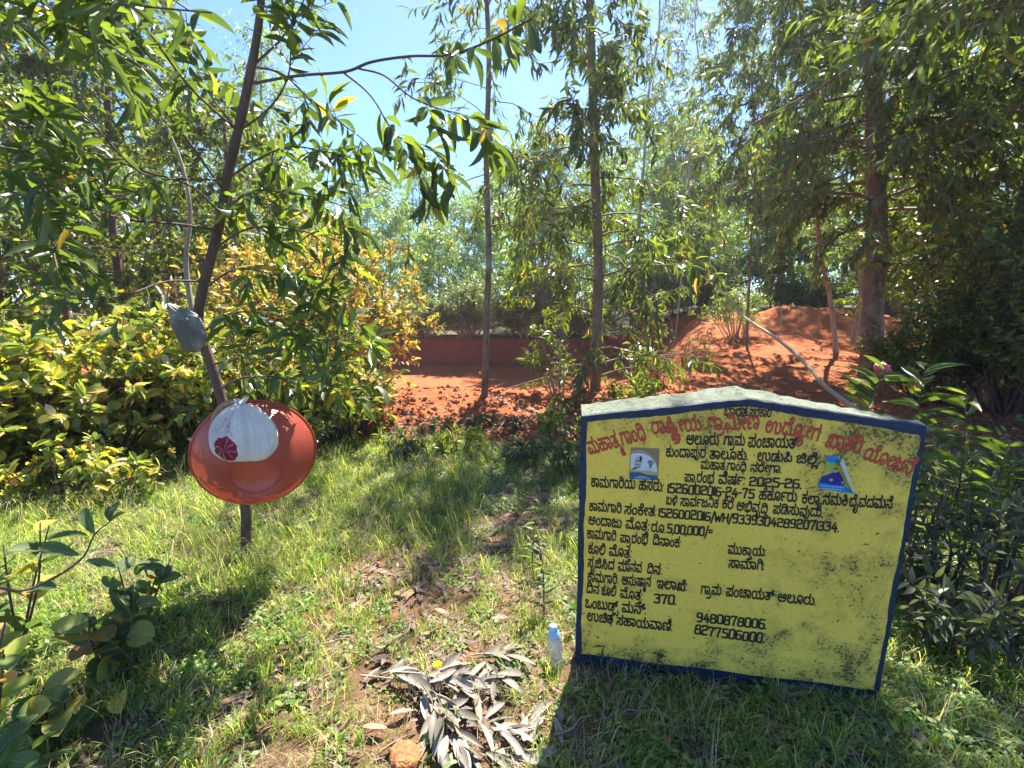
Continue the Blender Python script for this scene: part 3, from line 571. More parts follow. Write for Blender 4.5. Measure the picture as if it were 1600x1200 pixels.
(671,[[91,-17,129,-19,157,-14,204,13,249,-14,304,-18,344,-1,372,30,387,73,387,125,371,178,338,228,380,270,387,293,388,318,375,360,344,401,324,402,294,378,294,368,321,318,319,300,309,292,27,289,6,280,3,240,17,225,179,220,163,193,161,170,171,150,192,137,222,142,240,165,240,190,222,220,257,223,302,220,286,200,284,190,312,141,322,95,314,61,297,48,277,48,257,55,244,70,232,103,209,109,178,103,162,65,149,54,122,47,92,51,71,68,68,85,72,103,79,110,92,111,100,88,109,78,132,74,149,77,158,88,163,108,161,128,153,145,127,168,92,174,54,167,25,145,10,123,3,98,3,70,9,45,22,23,42,4,67,-11],[508,-17,562,-16,602,-2,640,35,660,80,665,135,650,195,611,240,572,259,512,261,467,246,425,208,406,163,403,95,420,43,437,20,459,1],[527,45,499,53,482,70,470,103,469,135,477,166,492,186,517,197,547,198,572,188,587,170,597,140,597,103,589,77,575,58,554,48]]),
(621,[[89,-17,149,-14,197,13,237,-11,269,-19,319,-14,352,3,375,33,387,73,373,133,390,150,393,180,384,195,350,205,352,220,367,223,477,220,505,210,527,191,541,160,546,120,541,83,525,55,497,44,470,53,472,60,492,67,504,78,515,105,504,135,489,147,474,151,444,149,419,133,403,110,394,73,411,23,444,-7,489,-19,544,-10,562,1,586,25,606,65,613,135,600,198,583,228,557,255,532,271,502,282,437,289,222,287,208,273,212,232,227,224,272,222,280,210,272,200,227,199,214,193,208,178,210,150,224,139,277,139,297,128,316,95,313,63,294,48,261,50,240,65,222,105,187,109,169,100,157,69,144,55,124,48,103,48,82,60,82,83,93,98,142,133,175,168,187,195,186,230,169,265,139,287,92,294,49,286,17,260,2,233,2,195,17,163,34,156,67,169,73,183,68,215,79,229,112,228,119,220,121,208,112,189,67,159,28,120,14,90,13,53,22,28,42,5,64,-11]]),
(467,[[124,-17,175,-19,225,-9,263,11,288,40,302,73,304,115,296,145,275,180,270,215,275,222,295,219,314,173,335,151,353,141,383,135,408,137,430,144,448,158,465,190,466,220,461,240,435,271,389,293,408,298,445,291,458,294,481,325,476,343,435,359,410,361,375,356,340,338,305,295,295,290,33,289,12,283,6,270,6,243,10,232,20,225,175,220,125,204,96,175,89,153,90,133,98,113,113,96,135,83,160,78,193,80,238,93,233,72,208,55,173,47,125,49,97,58,80,72,71,93,70,123,63,133,30,141,12,135,4,118,4,85,10,60,24,35,63,1,90,-11],[168,142,163,148,168,151,191,150,185,143],[378,197,366,208,367,220,383,223,398,218,402,210,399,200,390,195]]),
(744,[[116,-17,154,-19,189,-14,249,16,287,-6,314,-16,347,-19,379,-15,404,-6,427,13,445,35,457,63,463,125,445,190,414,235,384,264,349,288,334,292,323,288,302,245,309,232,362,196,388,153,395,125,394,88,385,65,372,53,349,47,322,50,296,63,275,83,260,133,282,158,283,180,277,193,262,199,199,200,190,205,189,215,194,223,232,232,261,250,275,268,283,288,285,318,276,353,256,385,234,403,212,396,191,375,217,320,217,303,209,294,187,289,27,289,14,285,7,275,6,240,17,226,107,223,119,216,118,205,109,200,19,197,8,188,5,173,9,150,26,135,16,85,28,38,64,1],[581,-17,627,-18,674,-2,713,35,733,80,738,140,723,195,689,236,644,259,584,261,539,246,499,208,478,160,475,100,493,43,510,20,534,0],[599,45,573,53,556,68,545,95,542,133,549,163,563,185,589,197,619,198,644,188,659,172,669,142,669,103,662,77,648,58,627,48],[127,47,103,55,88,70,83,98,91,120,109,133,139,139,167,137,189,127,199,114,204,95,194,63,167,48]]),
(607,[[92,-17,147,-14,192,12,227,-11,260,-19,302,-15,332,3,358,33,376,80,368,158,342,215,345,221,357,223,462,220,490,210,512,191,526,160,532,120,527,83,511,55,480,44,463,48,455,55,487,75,500,103,491,133,477,145,462,151,435,150,412,139,390,115,378,80,393,28,427,-6,475,-19,505,-17,532,-9,574,28,593,70,598,138,583,203,564,233,535,260,505,277,467,286,415,289,20,286,9,273,10,238,17,227,40,218,19,175,11,145,8,98,13,60,25,30,45,7,65,-9],[110,47,93,53,84,63,75,110,85,163,110,200,150,220,195,225,245,215,278,193,297,160,307,115,303,75,292,55,272,47,248,53,232,67,217,103,205,109,182,109,162,100,150,70,140,56]]),
(522,[[320,-95,364,-97,399,-91,429,-80,457,-62,480,-38,498,-8,513,57,510,122,492,182,448,255,437,264,424,265,394,243,387,230,424,169,442,118,447,70,437,18,417,-10,383,-28,344,-33,306,-23,342,-3,363,17,381,47,388,82,387,122,380,157,366,187,337,227,380,270,388,295,387,327,367,375,349,397,334,404,307,391,294,375,321,317,320,302,309,292,284,289,24,288,8,282,2,262,5,235,19,224,179,220,162,192,161,167,177,145,197,136,222,143,241,167,240,190,222,220,303,222,286,200,284,190,313,137,322,95,316,65,302,50,280,47,257,55,244,70,233,102,209,111,178,105,163,67,145,52,114,46,83,55,73,65,68,82,70,100,79,109,94,109,107,79,129,74,149,78,162,100,162,125,154,145,132,165,107,173,67,172,32,152,9,120,3,77,8,50,17,30,34,10,57,-6,109,-20,177,-9,252,-72,284,-87]]),
(535,[[124,-17,195,-16,243,-2,277,25,308,74,325,23,343,3,363,-10,390,-18,420,-19,470,-3,490,13,507,35,519,63,526,93,523,165,502,220,458,264,428,278,395,286,40,289,15,285,7,273,6,248,9,235,18,226,175,220,125,204,96,175,89,155,90,135,96,115,110,98,133,84,155,79,193,80,233,94,239,90,230,69,205,54,170,47,123,49,97,58,80,72,71,93,70,123,63,133,30,141,13,136,4,118,4,85,10,60,24,35,63,1,90,-11],[403,45,388,50,383,58,410,69,424,85,429,110,421,130,398,149,360,150,335,135,308,101,297,143,275,180,273,220,388,220,418,210,441,190,453,167,460,133,455,83,438,53],[168,142,163,148,168,151,191,150,185,143]]),
(469,[[116,-17,154,-19,189,-14,249,16,287,-6,314,-16,347,-19,379,-15,404,-6,427,13,445,35,457,63,463,125,445,190,414,235,384,264,349,288,334,292,323,288,302,245,309,232,362,196,388,153,395,125,394,88,385,65,372,53,349,47,322,50,296,63,275,83,260,133,282,158,283,180,277,193,262,199,199,200,190,205,189,215,194,223,232,232,261,250,275,268,283,288,285,318,276,353,256,385,234,403,212,396,191,375,217,320,217,303,209,294,187,289,27,289,14,285,7,275,6,240,17,226,107,223,119,216,118,205,109,200,19,197,8,188,5,173,9,150,26,135,16,85,28,38,64,1],[127,47,103,55,88,70,83,98,91,120,109,133,139,139,167,137,189,127,199,114,204,95,194,63,167,48]]),
(65,[[15,-19,39,-17,58,4,58,26,41,43,16,42,-3,21,-2,-4]]),
(566,[[92,-17,147,-14,192,12,227,-11,262,-19,307,-14,352,11,390,-9,422,-18,457,-19,490,-11,512,1,532,20,555,65,560,113,546,183,524,220,487,260,445,289,432,292,422,288,402,258,399,243,407,231,451,203,472,179,490,136,492,93,480,61,455,48,420,50,384,70,377,82,374,120,360,163,355,195,337,233,371,275,376,295,375,328,358,370,339,395,325,404,300,394,282,375,309,318,307,300,297,292,20,286,9,273,10,238,17,227,40,218,19,175,11,145,8,98,13,60,25,30,45,7,65,-9],[110,47,87,58,76,93,80,146,100,188,125,210,160,222,202,226,243,218,243,213,212,190,201,173,198,138,208,108,167,100,142,58,127,49],[265,47,235,63,227,90,267,84,310,86,310,73,301,58,285,49],[270,144,266,150,270,154,284,150,280,145]]),
(393,[[90,-17,128,-19,156,-14,203,13,253,-15,281,-19,311,-16,353,8,371,30,382,55,387,113,379,155,354,203,338,222,326,227,298,213,283,195,310,143,320,108,317,73,305,53,281,47,256,55,243,70,233,100,213,109,178,103,161,65,141,50,101,48,73,63,68,95,73,106,83,112,95,108,99,88,108,78,133,74,151,79,159,93,162,118,145,163,186,165,218,174,245,198,260,220,267,265,257,310,230,345,196,365,166,369,136,365,113,354,94,335,83,313,82,280,89,263,111,235,91,200,92,178,58,169,36,156,16,135,4,108,3,68,18,28,51,-3],[158,287,147,295,153,306,172,308,187,300,182,290]]),
(387,[[89,-17,149,-14,199,13,247,-15,302,-18,344,-3,375,30,385,70,380,113,359,153,349,160,333,163,360,215,361,280,343,323,307,356,259,369,229,365,208,355,187,335,177,318,174,265,134,289,82,294,42,282,9,250,1,228,1,200,12,170,27,156,47,159,69,172,73,185,67,213,77,227,107,230,120,218,114,193,67,159,36,130,20,108,13,85,14,48,25,23,57,-7],[104,47,82,60,79,73,84,88,174,163,234,144,310,148,301,125,314,95,317,75,312,60,302,51,279,47,254,53,239,67,224,103,192,109,171,103,157,69,144,55,127,48],[242,207,201,225,187,240,183,253,232,228,291,228,290,218,279,210],[249,287,240,298,249,307,269,306,279,298,272,289]]),
(416,[[243,-188,260,-183,281,-156,252,-111,251,-93,260,-85,279,-88,299,-121,320,-125,345,-119,363,-86,383,-86,389,-96,387,-111,361,-146,359,-156,369,-173,390,-189,404,-183,433,-153,446,-131,451,-108,450,-81,443,-61,427,-41,407,-27,387,-22,360,-23,320,-42,290,-25,252,-18,310,10,347,44,368,82,378,127,373,184,344,242,367,272,376,294,378,327,373,354,358,382,335,403,312,413,285,417,235,407,215,393,196,369,189,347,190,329,213,289,202,254,172,280,147,291,105,293,77,285,52,269,28,242,13,209,6,169,7,129,18,84,38,49,70,17,102,-2,137,-14,239,-21,212,-41,198,-58,188,-101,191,-123,202,-146],[170,49,135,57,105,74,85,100,78,124,135,129,170,145,197,177,210,228,270,221,295,196,308,164,310,124,300,92,280,71,251,57,215,49],[95,189,80,199,90,220,113,232,134,227,139,212,132,197,117,189],[265,290,262,297,275,322,269,352,280,356,297,352,311,332,308,307,293,294]]),
(355,[[230,-18,274,-15,305,2,330,29,344,69,347,104,340,152,322,189,296,227,339,272,347,299,345,327,327,372,307,398,294,405,267,392,253,377,254,367,279,319,278,302,269,293,242,288,24,288,9,282,3,269,4,239,17,227,174,224,218,209,242,191,259,168,272,142,279,109,279,82,269,57,254,48,234,48,210,62,171,122,137,154,97,165,57,158,23,132,4,89,7,37,28,-8,39,-17,49,-17,77,-7,89,4,89,17,74,49,69,74,75,94,92,100,114,89,155,27,179,2,204,-13]]),
(529,[[136,-17,197,-16,247,2,288,38,312,83,318,130,314,168,301,203,278,238,312,285,318,315,315,343,308,365,294,385,272,404,252,413,225,417,192,414,167,403,148,388,134,368,128,345,131,320,145,295,142,291,27,289,15,283,9,273,11,235,32,218,15,178,8,143,10,100,21,63,35,40,70,7,100,-9],[451,-15,462,-16,473,-7,489,20,491,35,427,83,409,108,406,123,465,130,497,148,523,183,528,223,520,253,500,276,472,290,437,294,392,281,353,245,334,200,330,145,341,98,363,58,400,19],[160,47,124,55,96,73,80,104,76,143,83,175,101,203,132,220,170,224,202,217,230,198,245,170,250,130,242,94,225,68,195,52],[420,187,403,198,412,219,435,232,456,228,462,213,456,198,442,189],[210,290,201,295,213,320,207,350,217,355,235,353,249,335,247,308,235,295]]),
(548,[[402,-17,447,-17,482,-4,516,28,533,65,541,123,533,180,513,223,477,260,435,280,367,289,37,289,15,280,10,263,13,235,22,226,46,218,25,168,14,108,13,8,22,-10,62,-14,80,-5,83,10,84,100,97,165,122,209,142,221,162,224,185,220,200,211,228,163,237,115,244,-5,262,-14,302,-10,311,8,311,98,301,163,278,218,290,223,372,223,413,218,443,203,462,177,472,140,472,103,466,75,453,55,435,46,410,46,396,55,427,73,440,93,438,123,420,145,397,151,367,147,345,133,329,108,322,65,335,28,367,-5]]),
(687,[[485,-159,539,-161,597,-151,634,-135,667,-109,688,-77,696,-39,690,16,669,54,652,58,617,36,616,23,629,-12,629,-37,620,-62,604,-79,549,-97,512,-99,449,-92,434,-99,423,-129,426,-144,442,-153],[89,-17,129,-18,157,-14,204,13,254,-16,289,-19,317,-15,339,-5,361,16,392,68,412,21,444,-8,489,-19,517,-17,544,-9,584,23,605,66,612,123,608,166,598,201,581,228,547,262,517,277,477,286,14,284,4,273,3,248,6,233,17,226,181,221,163,193,160,173,169,151,189,138,219,140,240,166,240,191,220,221,287,224,301,218,286,201,283,191,312,142,322,93,314,62,297,48,274,48,257,55,245,68,232,102,207,110,178,103,162,66,148,53,124,47,92,50,71,68,68,88,72,103,82,111,92,111,101,86,109,78,129,74,149,78,160,91,163,108,160,131,152,148,124,169,84,174,52,166,22,141,9,121,3,96,3,68,10,43,43,3],[484,45,471,51,468,58,493,68,509,86,513,111,506,131,479,150,444,149,419,133,392,97,380,156,349,213,349,221,472,221,502,211,524,193,537,171,544,143,541,86,533,66,522,53,504,46]]),
(600,[[136,-17,190,-18,242,-1,284,33,310,78,319,128,314,165,303,198,281,235,311,275,316,320,300,368,282,393,267,403,247,398,224,378,225,365,249,320,249,303,240,293,217,289,30,289,17,285,10,275,11,235,32,218,15,178,8,143,10,100,21,63,35,40,70,7,100,-9],[437,-17,492,-16,535,1,570,35,591,83,593,148,578,198,542,239,500,259,440,261,397,247,355,208,335,160,331,108,338,68,351,40,390,0],[457,45,430,53,411,70,400,103,399,140,407,168,422,187,447,197,475,198,500,189,515,174,526,143,527,110,520,80,507,60,487,49],[160,47,124,55,96,73,80,104,76,143,83,175,101,203,132,220,170,224,202,217,230,198,245,170,250,130,242,94,225,68,195,52]]),
(402,[[177,-83,212,-85,227,-78,233,-66,234,-16,284,-19,332,-7,369,24,387,57,395,107,390,149,375,187,346,229,382,272,389,297,390,319,375,364,342,404,324,401,296,377,296,367,321,324,322,307,317,297,292,289,219,287,208,282,203,269,203,244,209,231,247,221,276,207,299,186,317,158,327,122,327,92,317,65,302,52,277,47,252,55,238,69,225,104,204,111,172,105,156,67,139,52,107,47,82,59,79,74,87,92,157,146,174,167,185,189,188,222,182,244,171,262,147,283,112,293,54,288,22,266,3,237,0,212,4,187,15,164,29,155,69,172,73,184,67,212,75,227,99,231,119,220,121,207,113,192,64,157,22,112,13,87,14,49,29,17,64,-11,107,-20,161,-16,163,-68]]),
(397,[[91,-17,129,-19,157,-14,204,13,249,-14,304,-18,344,-1,372,30,387,75,386,130,370,178,338,228,380,270,387,293,388,318,375,360,344,401,324,402,294,378,294,368,321,318,319,300,309,292,27,289,6,280,3,240,8,230,19,224,217,223,248,215,290,183,317,131,321,85,314,62,302,50,282,47,259,54,246,68,232,103,202,109,177,101,163,68,152,55,129,48,107,47,87,53,74,63,68,83,72,102,79,110,92,111,107,80,127,74,147,76,157,85,162,100,162,123,156,140,134,163,109,173,74,173,44,161,23,143,8,115,2,88,6,55,17,30,37,8,62,-9]]),
(684,[[342,-36,359,-34,388,-11,389,-1,377,26,393,89,391,129,381,166,343,226,383,266,393,299,392,324,385,351,354,396,334,404,300,379,300,366,319,338,326,316,324,301,312,292,282,288,27,287,8,281,3,269,3,244,7,233,17,226,182,221,162,191,163,161,174,146,189,138,227,139,234,109,184,107,174,99,163,69,152,56,129,48,94,50,79,58,71,69,68,89,72,104,82,111,92,111,109,79,144,75,156,84,161,96,158,136,142,158,117,171,84,175,49,165,16,134,3,91,10,44,36,9,74,-13,129,-18,164,-11,207,13,247,-13,269,-18,319,-18],[491,-11,519,-13,532,-7,538,6,538,34,527,50,497,55,482,63,475,79,479,92,502,104,592,110,601,121,603,149,599,161,587,169,512,170,486,176,473,189,474,209,487,219,514,224,674,226,684,234,688,246,687,271,679,284,657,288,484,285,444,271,416,244,405,219,405,189,412,166,431,136,410,96,410,51,421,29,439,9,464,-5],[264,53,245,69,241,96,268,64,270,54],[319,107,277,160,264,162,239,152,241,189,219,221,254,224,306,221,288,191,318,139,324,114]]),
(75,[[15,1,39,3,58,24,58,46,41,63,16,62,-3,41,-2,16],[18,181,41,183,60,204,60,226,44,243,19,242,-1,221,0,196]]),
(225,[[30,-16,191,-17,211,-11,223,4,222,29,204,44,76,47,65,59,68,119,74,136,186,160,199,166,208,179,215,286,203,331,186,348,166,352,39,351,19,345,7,331,0,256,6,241,19,232,36,230,51,239,60,254,64,279,71,286,141,287,150,281,153,271,150,229,144,217,34,195,21,188,12,176,-1,14,9,-7]]),
(225,[[55,-21,171,-20,209,6,220,24,221,281,191,335,171,350,51,349,33,336,0,286,-1,29,13,4,39,-16],[71,43,62,59,63,269,70,281,81,287,144,286,153,279,157,264,156,51,144,42]]),
(225,[[45,-24,171,-23,191,-10,220,24,224,146,216,174,176,213,84,217,76,221,72,231,72,276,79,286,186,288,211,298,219,311,219,326,213,339,201,348,179,352,44,351,24,345,12,331,8,311,8,194,16,166,41,153,146,152,156,146,160,134,160,56,151,42,66,40,41,60,26,65,1,53,-6,36,-1,19,24,-14]]),
(125,[[20,129,111,132,128,149,128,171,116,185,99,191,9,188,-7,174,-10,154,1,136]]),
(225,[[55,-24,176,-23,194,-11,221,26,224,139,214,166,189,195,174,204,74,207,66,211,62,221,63,266,76,285,184,279,206,288,214,301,214,316,206,331,194,339,54,349,34,336,1,289,-1,29,14,3,39,-18],[71,41,62,56,66,139,84,143,154,139,160,119,160,56,156,44,141,39]]),
(400,[[94,-17,150,-15,198,13,250,-15,310,-16,353,1,381,33,394,63,396,100,389,135,372,163,350,183,318,197,273,199,235,192,225,215,233,223,290,224,338,233,358,243,383,270,396,305,394,345,381,375,350,404,320,415,285,416,258,410,235,395,215,373,207,348,209,323,224,295,220,291,28,289,7,280,4,243,15,226,120,223,139,215,153,203,150,198,93,198,58,186,23,155,8,125,4,78,18,33,53,-3],[113,45,90,52,78,65,72,83,73,108,81,123,95,132,135,134,160,118,167,95,166,78,150,52],[275,45,256,50,242,60,234,80,234,103,242,120,255,131,273,135,298,134,313,128,324,115,329,95,327,75,311,53],[283,292,293,323,286,350,298,355,315,352,329,333,325,305,306,293]]),
(65,[[20,-19,36,-20,51,-12,62,19,61,316,51,341,31,350,6,339,-2,311,-2,14,4,-6]]),
(225,[[140,-29,159,-29,175,-16,181,4,184,76,224,91,235,116,223,139,184,154,180,216,171,231,156,239,136,237,122,224,114,151,96,147,80,151,80,164,145,316,136,341,114,350,96,344,85,329,-6,114,1,96,19,85,114,79,119,-4,126,-19]]),
(225,[[95,-29,119,-27,134,-9,156,158,214,311,210,336,189,350,24,350,4,336,-8,299,-11,281,-7,266,4,254,16,250,39,256,61,286,121,288,134,281,93,161,74,1,79,-16]]),
(943,[[116,-17,187,-14,247,14,289,-11,317,-18,352,-17,384,-5,415,25,430,68,423,155,432,194,454,219,492,228,537,220,567,194,580,165,586,130,582,83,573,63,559,50,534,44,513,50,512,60,534,68,549,83,555,100,554,118,544,135,527,148,484,149,456,130,438,100,435,73,442,40,464,7,499,-14,544,-19,584,-10,622,18,648,68,653,140,639,200,604,252,554,285,492,294,437,284,392,253,365,210,358,178,360,80,355,58,334,47,304,54,274,80,260,133,281,155,279,190,264,199,197,200,189,208,194,223,232,232,262,250,278,273,284,295,283,330,269,365,242,400,222,402,200,388,191,375,217,320,217,303,209,294,187,289,27,289,14,285,6,273,6,240,17,226,107,223,119,216,118,205,109,200,19,197,8,188,5,173,9,150,26,135,16,85,28,38,64,1],[762,-12,782,-12,792,-5,795,35,784,49,741,63,735,78,739,92,769,105,852,109,862,123,863,150,857,163,847,168,744,176,732,190,734,209,744,218,767,223,934,225,944,233,948,245,947,273,939,285,922,289,799,289,739,284,699,268,673,240,664,218,664,190,670,168,689,135,668,93,672,45,687,21,707,3,734,-8],[127,47,103,55,88,70,83,98,91,120,109,133,139,139,167,137,189,127,199,114,204,95,194,63,167,48]]),
(287,[[116,-17,162,-18,212,-6,246,20,267,58,270,95,260,135,281,155,280,188,264,199,197,200,188,210,194,223,229,231,257,246,274,265,283,285,285,315,276,353,256,385,234,403,212,396,191,375,217,320,217,303,209,294,187,289,27,289,14,285,7,275,6,240,17,226,107,223,119,216,118,205,109,200,19,197,8,188,5,173,9,150,26,135,16,85,28,38,64,1],[127,47,103,55,88,70,83,98,91,120,109,133,139,139,167,137,189,127,199,114,204,95,194,63,167,48]]),
(739,[[581,-215,627,-216,675,-204,707,-183,728,-153,736,-115,730,-78,714,-48,669,10,672,17,680,18,697,2,712,-1,735,3,745,12,747,27,740,45,707,73,665,78,635,69,615,52,606,35,605,-18,570,-15,532,-19,512,-33,499,-50,497,-85,515,-110,508,-143,514,-173,540,-201],[592,-156,576,-150,574,-140,621,-105,632,-88,638,-63,645,-62,668,-95,671,-115,666,-133,655,-145,637,-153],[168,-18,230,-17,275,-7,315,13,347,45,366,75,376,107,378,160,361,215,365,221,375,223,467,219,495,209,515,190,529,160,533,122,530,86,515,56,482,44,465,47,456,55,457,60,480,67,492,77,502,105,492,135,477,146,462,151,430,148,405,132,387,102,383,67,399,22,435,-9,482,-20,535,-9,576,27,596,75,600,137,593,180,580,212,562,237,532,264,502,278,470,285,225,288,210,280,200,253,175,278,145,292,105,293,70,282,33,250,13,210,5,147,14,97,36,52,75,13,120,-9],[165,49,129,60,101,77,82,104,79,125,135,129,167,143,196,175,210,226,275,217,297,191,309,157,309,120,297,89,280,70,246,55,215,49],[102,187,80,197,87,217,107,230,132,229,139,215,135,198,122,190]]),
(287,[[116,-17,157,-19,192,-13,219,-2,244,18,263,45,270,73,270,100,260,135,279,150,283,165,281,185,274,195,229,200,222,205,235,268,230,298,216,325,182,357,139,369,102,364,77,350,56,325,49,290,57,263,79,240,107,229,149,226,152,220,135,208,114,200,19,197,9,190,5,175,8,153,26,135,16,85,28,38,64,1],[127,47,103,55,88,70,83,98,91,120,109,133,139,139,167,137,189,127,199,114,204,95,194,63,167,48],[124,287,116,295,122,306,140,308,155,300,149,289]]),
(474,[[316,-219,360,-220,407,-210,435,-194,464,-161,478,-114,477,-71,462,-21,473,6,476,31,466,69,435,105,415,109,392,89,386,71,405,44,409,24,386,-21,411,-74,415,-96,412,-119,400,-141,377,-154,345,-160,312,-154,355,-132,369,-114,375,-96,375,-66,366,-46,347,-28,317,-14,356,29,373,79,373,129,368,161,353,196,329,234,367,281,373,301,373,331,363,369,337,398,307,413,270,417,225,404,191,369,185,334,202,291,32,287,14,281,8,266,11,236,17,228,41,219,14,159,8,94,14,59,26,29,47,4,70,-11,95,-18,135,-17,157,-10,192,11,227,-11,265,-21,236,-54,223,-76,218,-101,221,-139,232,-166,255,-193,282,-210],[292,-90,289,-84,293,-79,310,-79,306,-89],[105,48,92,54,83,66,75,114,85,162,110,199,150,219,205,224,247,214,280,191,299,156,307,116,304,79,292,55,272,48,247,53,232,67,217,104,205,110,182,110,162,101,151,71,140,56,125,49],[260,291,257,296,270,324,264,351,277,356,294,351,307,331,303,306,287,293]]),
(382,[[92,-17,147,-14,192,12,237,-15,292,-17,325,-4,358,33,372,80,373,135,359,185,331,230,367,273,373,293,373,320,358,365,327,403,307,400,285,385,279,375,306,318,305,300,295,293,32,289,20,286,11,278,11,235,40,218,19,175,11,143,8,95,14,58,25,30,47,5,67,-10],[110,47,93,53,84,63,75,110,84,160,110,199,147,219,195,225,245,215,278,193,297,160,307,115,304,78,292,55,272,47,248,53,232,67,217,103,205,109,182,109,162,100,150,70,140,56]]),
(400,[[89,-17,149,-14,199,13,244,-14,297,-18,334,-6,366,20,382,45,391,73,390,148,368,205,322,259,284,286,264,292,250,283,233,250,239,233,276,210,299,189,314,164,324,135,327,100,319,70,304,53,282,47,247,58,237,70,227,100,207,109,184,109,172,103,156,68,139,52,109,47,87,54,79,70,87,91,157,146,180,175,188,203,184,238,173,260,157,277,139,287,112,293,82,294,52,287,15,258,2,233,0,205,10,173,27,156,47,159,69,172,73,185,67,213,77,227,107,230,120,218,114,193,67,159,36,130,20,108,13,85,14,48,25,23,57,-7]]),
(360,[[161,-17,216,-15,236,-7,254,7,270,35,272,78,328,123,343,148,352,178,354,245,346,283,332,315,316,340,284,372,236,392,194,393,159,379,130,345,124,296,76,291,46,278,18,250,4,215,3,175,17,138,49,103,91,78,94,33,109,8,131,-9],[179,42,160,50,161,65,181,72,201,65,205,55,201,48],[169,130,135,135,125,143,153,160,174,183,184,210,186,244,234,250,271,268,279,267,289,215,284,181,273,160,256,146,234,137],[81,202,69,210,79,226,99,233,116,225,116,215,111,209],[201,309,193,318,199,330,216,332,231,325,224,312]]),
(579,[[230,-18,274,-15,304,0,329,27,349,70,371,19,389,1,412,-13,447,-19,477,-17,522,2,556,44,570,102,565,172,541,227,492,270,424,287,32,288,11,284,3,272,3,249,5,237,14,228,129,225,140,219,129,189,134,160,92,165,62,160,32,141,13,117,4,89,3,59,12,22,27,-6,37,-16,47,-18,87,2,90,14,74,49,69,74,75,94,92,100,114,89,155,27,179,2,204,-13],[439,46,429,52,427,59,454,70,471,94,472,114,463,132,439,150,404,149,379,136,352,102,336,164,304,222,377,225,427,221,459,211,484,192,502,144,503,117,498,79,489,61,477,50,457,44],[232,49,208,64,156,142,187,149,205,164,212,189,201,219,209,224,261,222,244,199,243,189,269,146,279,114,279,82,270,59,254,48]]),
(680,[[91,-17,129,-19,157,-14,204,13,249,-14,304,-18,344,-1,372,30,387,75,386,130,370,178,338,228,380,270,387,293,388,318,375,360,344,401,324,402,294,378,294,368,321,318,319,300,309,292,27,289,6,280,3,240,8,230,19,224,217,223,248,215,290,183,317,131,321,85,314,62,302,50,282,47,259,54,246,68,232,103,202,109,177,101,163,68,152,55,129,48,107,47,87,53,74,63,68,83,72,102,79,110,92,111,107,80,127,74,147,76,157,85,162,100,162,123,156,140,134,163,109,173,74,173,44,161,23,143,8,115,2,88,6,55,17,30,37,8,62,-9],[497,-12,517,-13,529,-5,532,35,522,49,478,63,472,78,476,93,487,100,506,105,589,109,600,123,600,150,595,163,584,168,524,169,482,176,469,190,472,209,482,218,502,223,672,225,682,233,685,245,685,273,677,285,654,289,484,285,442,272,410,240,401,215,401,188,407,168,427,135,406,95,409,45,422,23,442,5,467,-7]]),
(371,[[229,-18,268,-16,298,-6,326,16,345,42,356,69,362,107,362,157,351,214,337,254,314,294,285,329,256,355,223,375,186,389,153,393,111,390,81,374,60,347,54,317,63,284,78,267,98,253,148,247,181,256,221,291,233,290,261,253,288,189,295,129,289,84,281,64,268,53,246,47,226,51,208,63,170,122,141,151,111,163,76,164,38,147,12,117,2,82,7,34,22,-1,36,-16,51,-17,81,-4,89,14,71,54,68,79,77,97,97,99,115,87,151,32,176,4,201,-12],[133,309,122,317,127,329,148,332,162,327,156,314]]),
(287,[[116,-17,164,-18,214,-5,248,23,268,63,270,98,260,135,281,155,280,188,264,199,196,200,189,205,188,215,194,225,242,241,267,264,281,298,282,340,275,363,262,383,239,403,212,414,177,417,152,412,129,401,109,383,98,363,93,340,109,292,22,288,11,283,6,273,6,240,17,226,107,223,119,216,118,205,109,200,19,197,8,188,5,173,9,150,26,135,16,85,28,38,64,1],[127,47,103,55,88,70,83,98,91,120,109,133,139,139,167,137,189,127,199,114,204,95,194,63,167,48],[172,291,169,298,180,323,173,350,182,355,200,353,215,335,214,308,199,294]]),
(325,[[136,-17,197,-16,247,2,288,38,312,83,318,130,314,168,303,198,278,238,312,285,318,315,315,343,308,365,294,385,272,404,252,413,225,417,192,414,167,403,148,388,134,368,128,345,131,320,145,295,142,291,27,289,15,283,9,273,11,235,32,218,15,178,8,143,10,100,21,63,35,40,70,7,100,-9],[160,47,124,55,96,73,80,104,76,143,83,175,101,203,132,220,170,224,202,217,230,198,245,170,250,130,242,94,225,68,195,52],[210,290,201,295,213,320,207,350,217,355,235,353,249,335,247,308,235,295]]),
(431,[[176,-17,240,-19,310,-6,362,21,399,60,420,113,425,183,408,240,370,280,345,291,315,294,290,291,267,279,247,259,237,240,233,215,240,180,232,172,202,175,205,215,200,245,180,273,155,289,120,294,85,288,52,269,28,243,13,210,5,165,9,118,26,70,55,35,90,8,127,-8],[195,47,151,55,112,73,85,104,79,118,82,125,125,127,167,139,179,115,192,109,343,108,342,98,332,83,300,62,252,50],[350,160,304,193,299,213,309,228,330,228,347,214,357,178,355,160],[97,187,80,198,89,220,115,232,133,228,139,213,134,198,120,189]]),
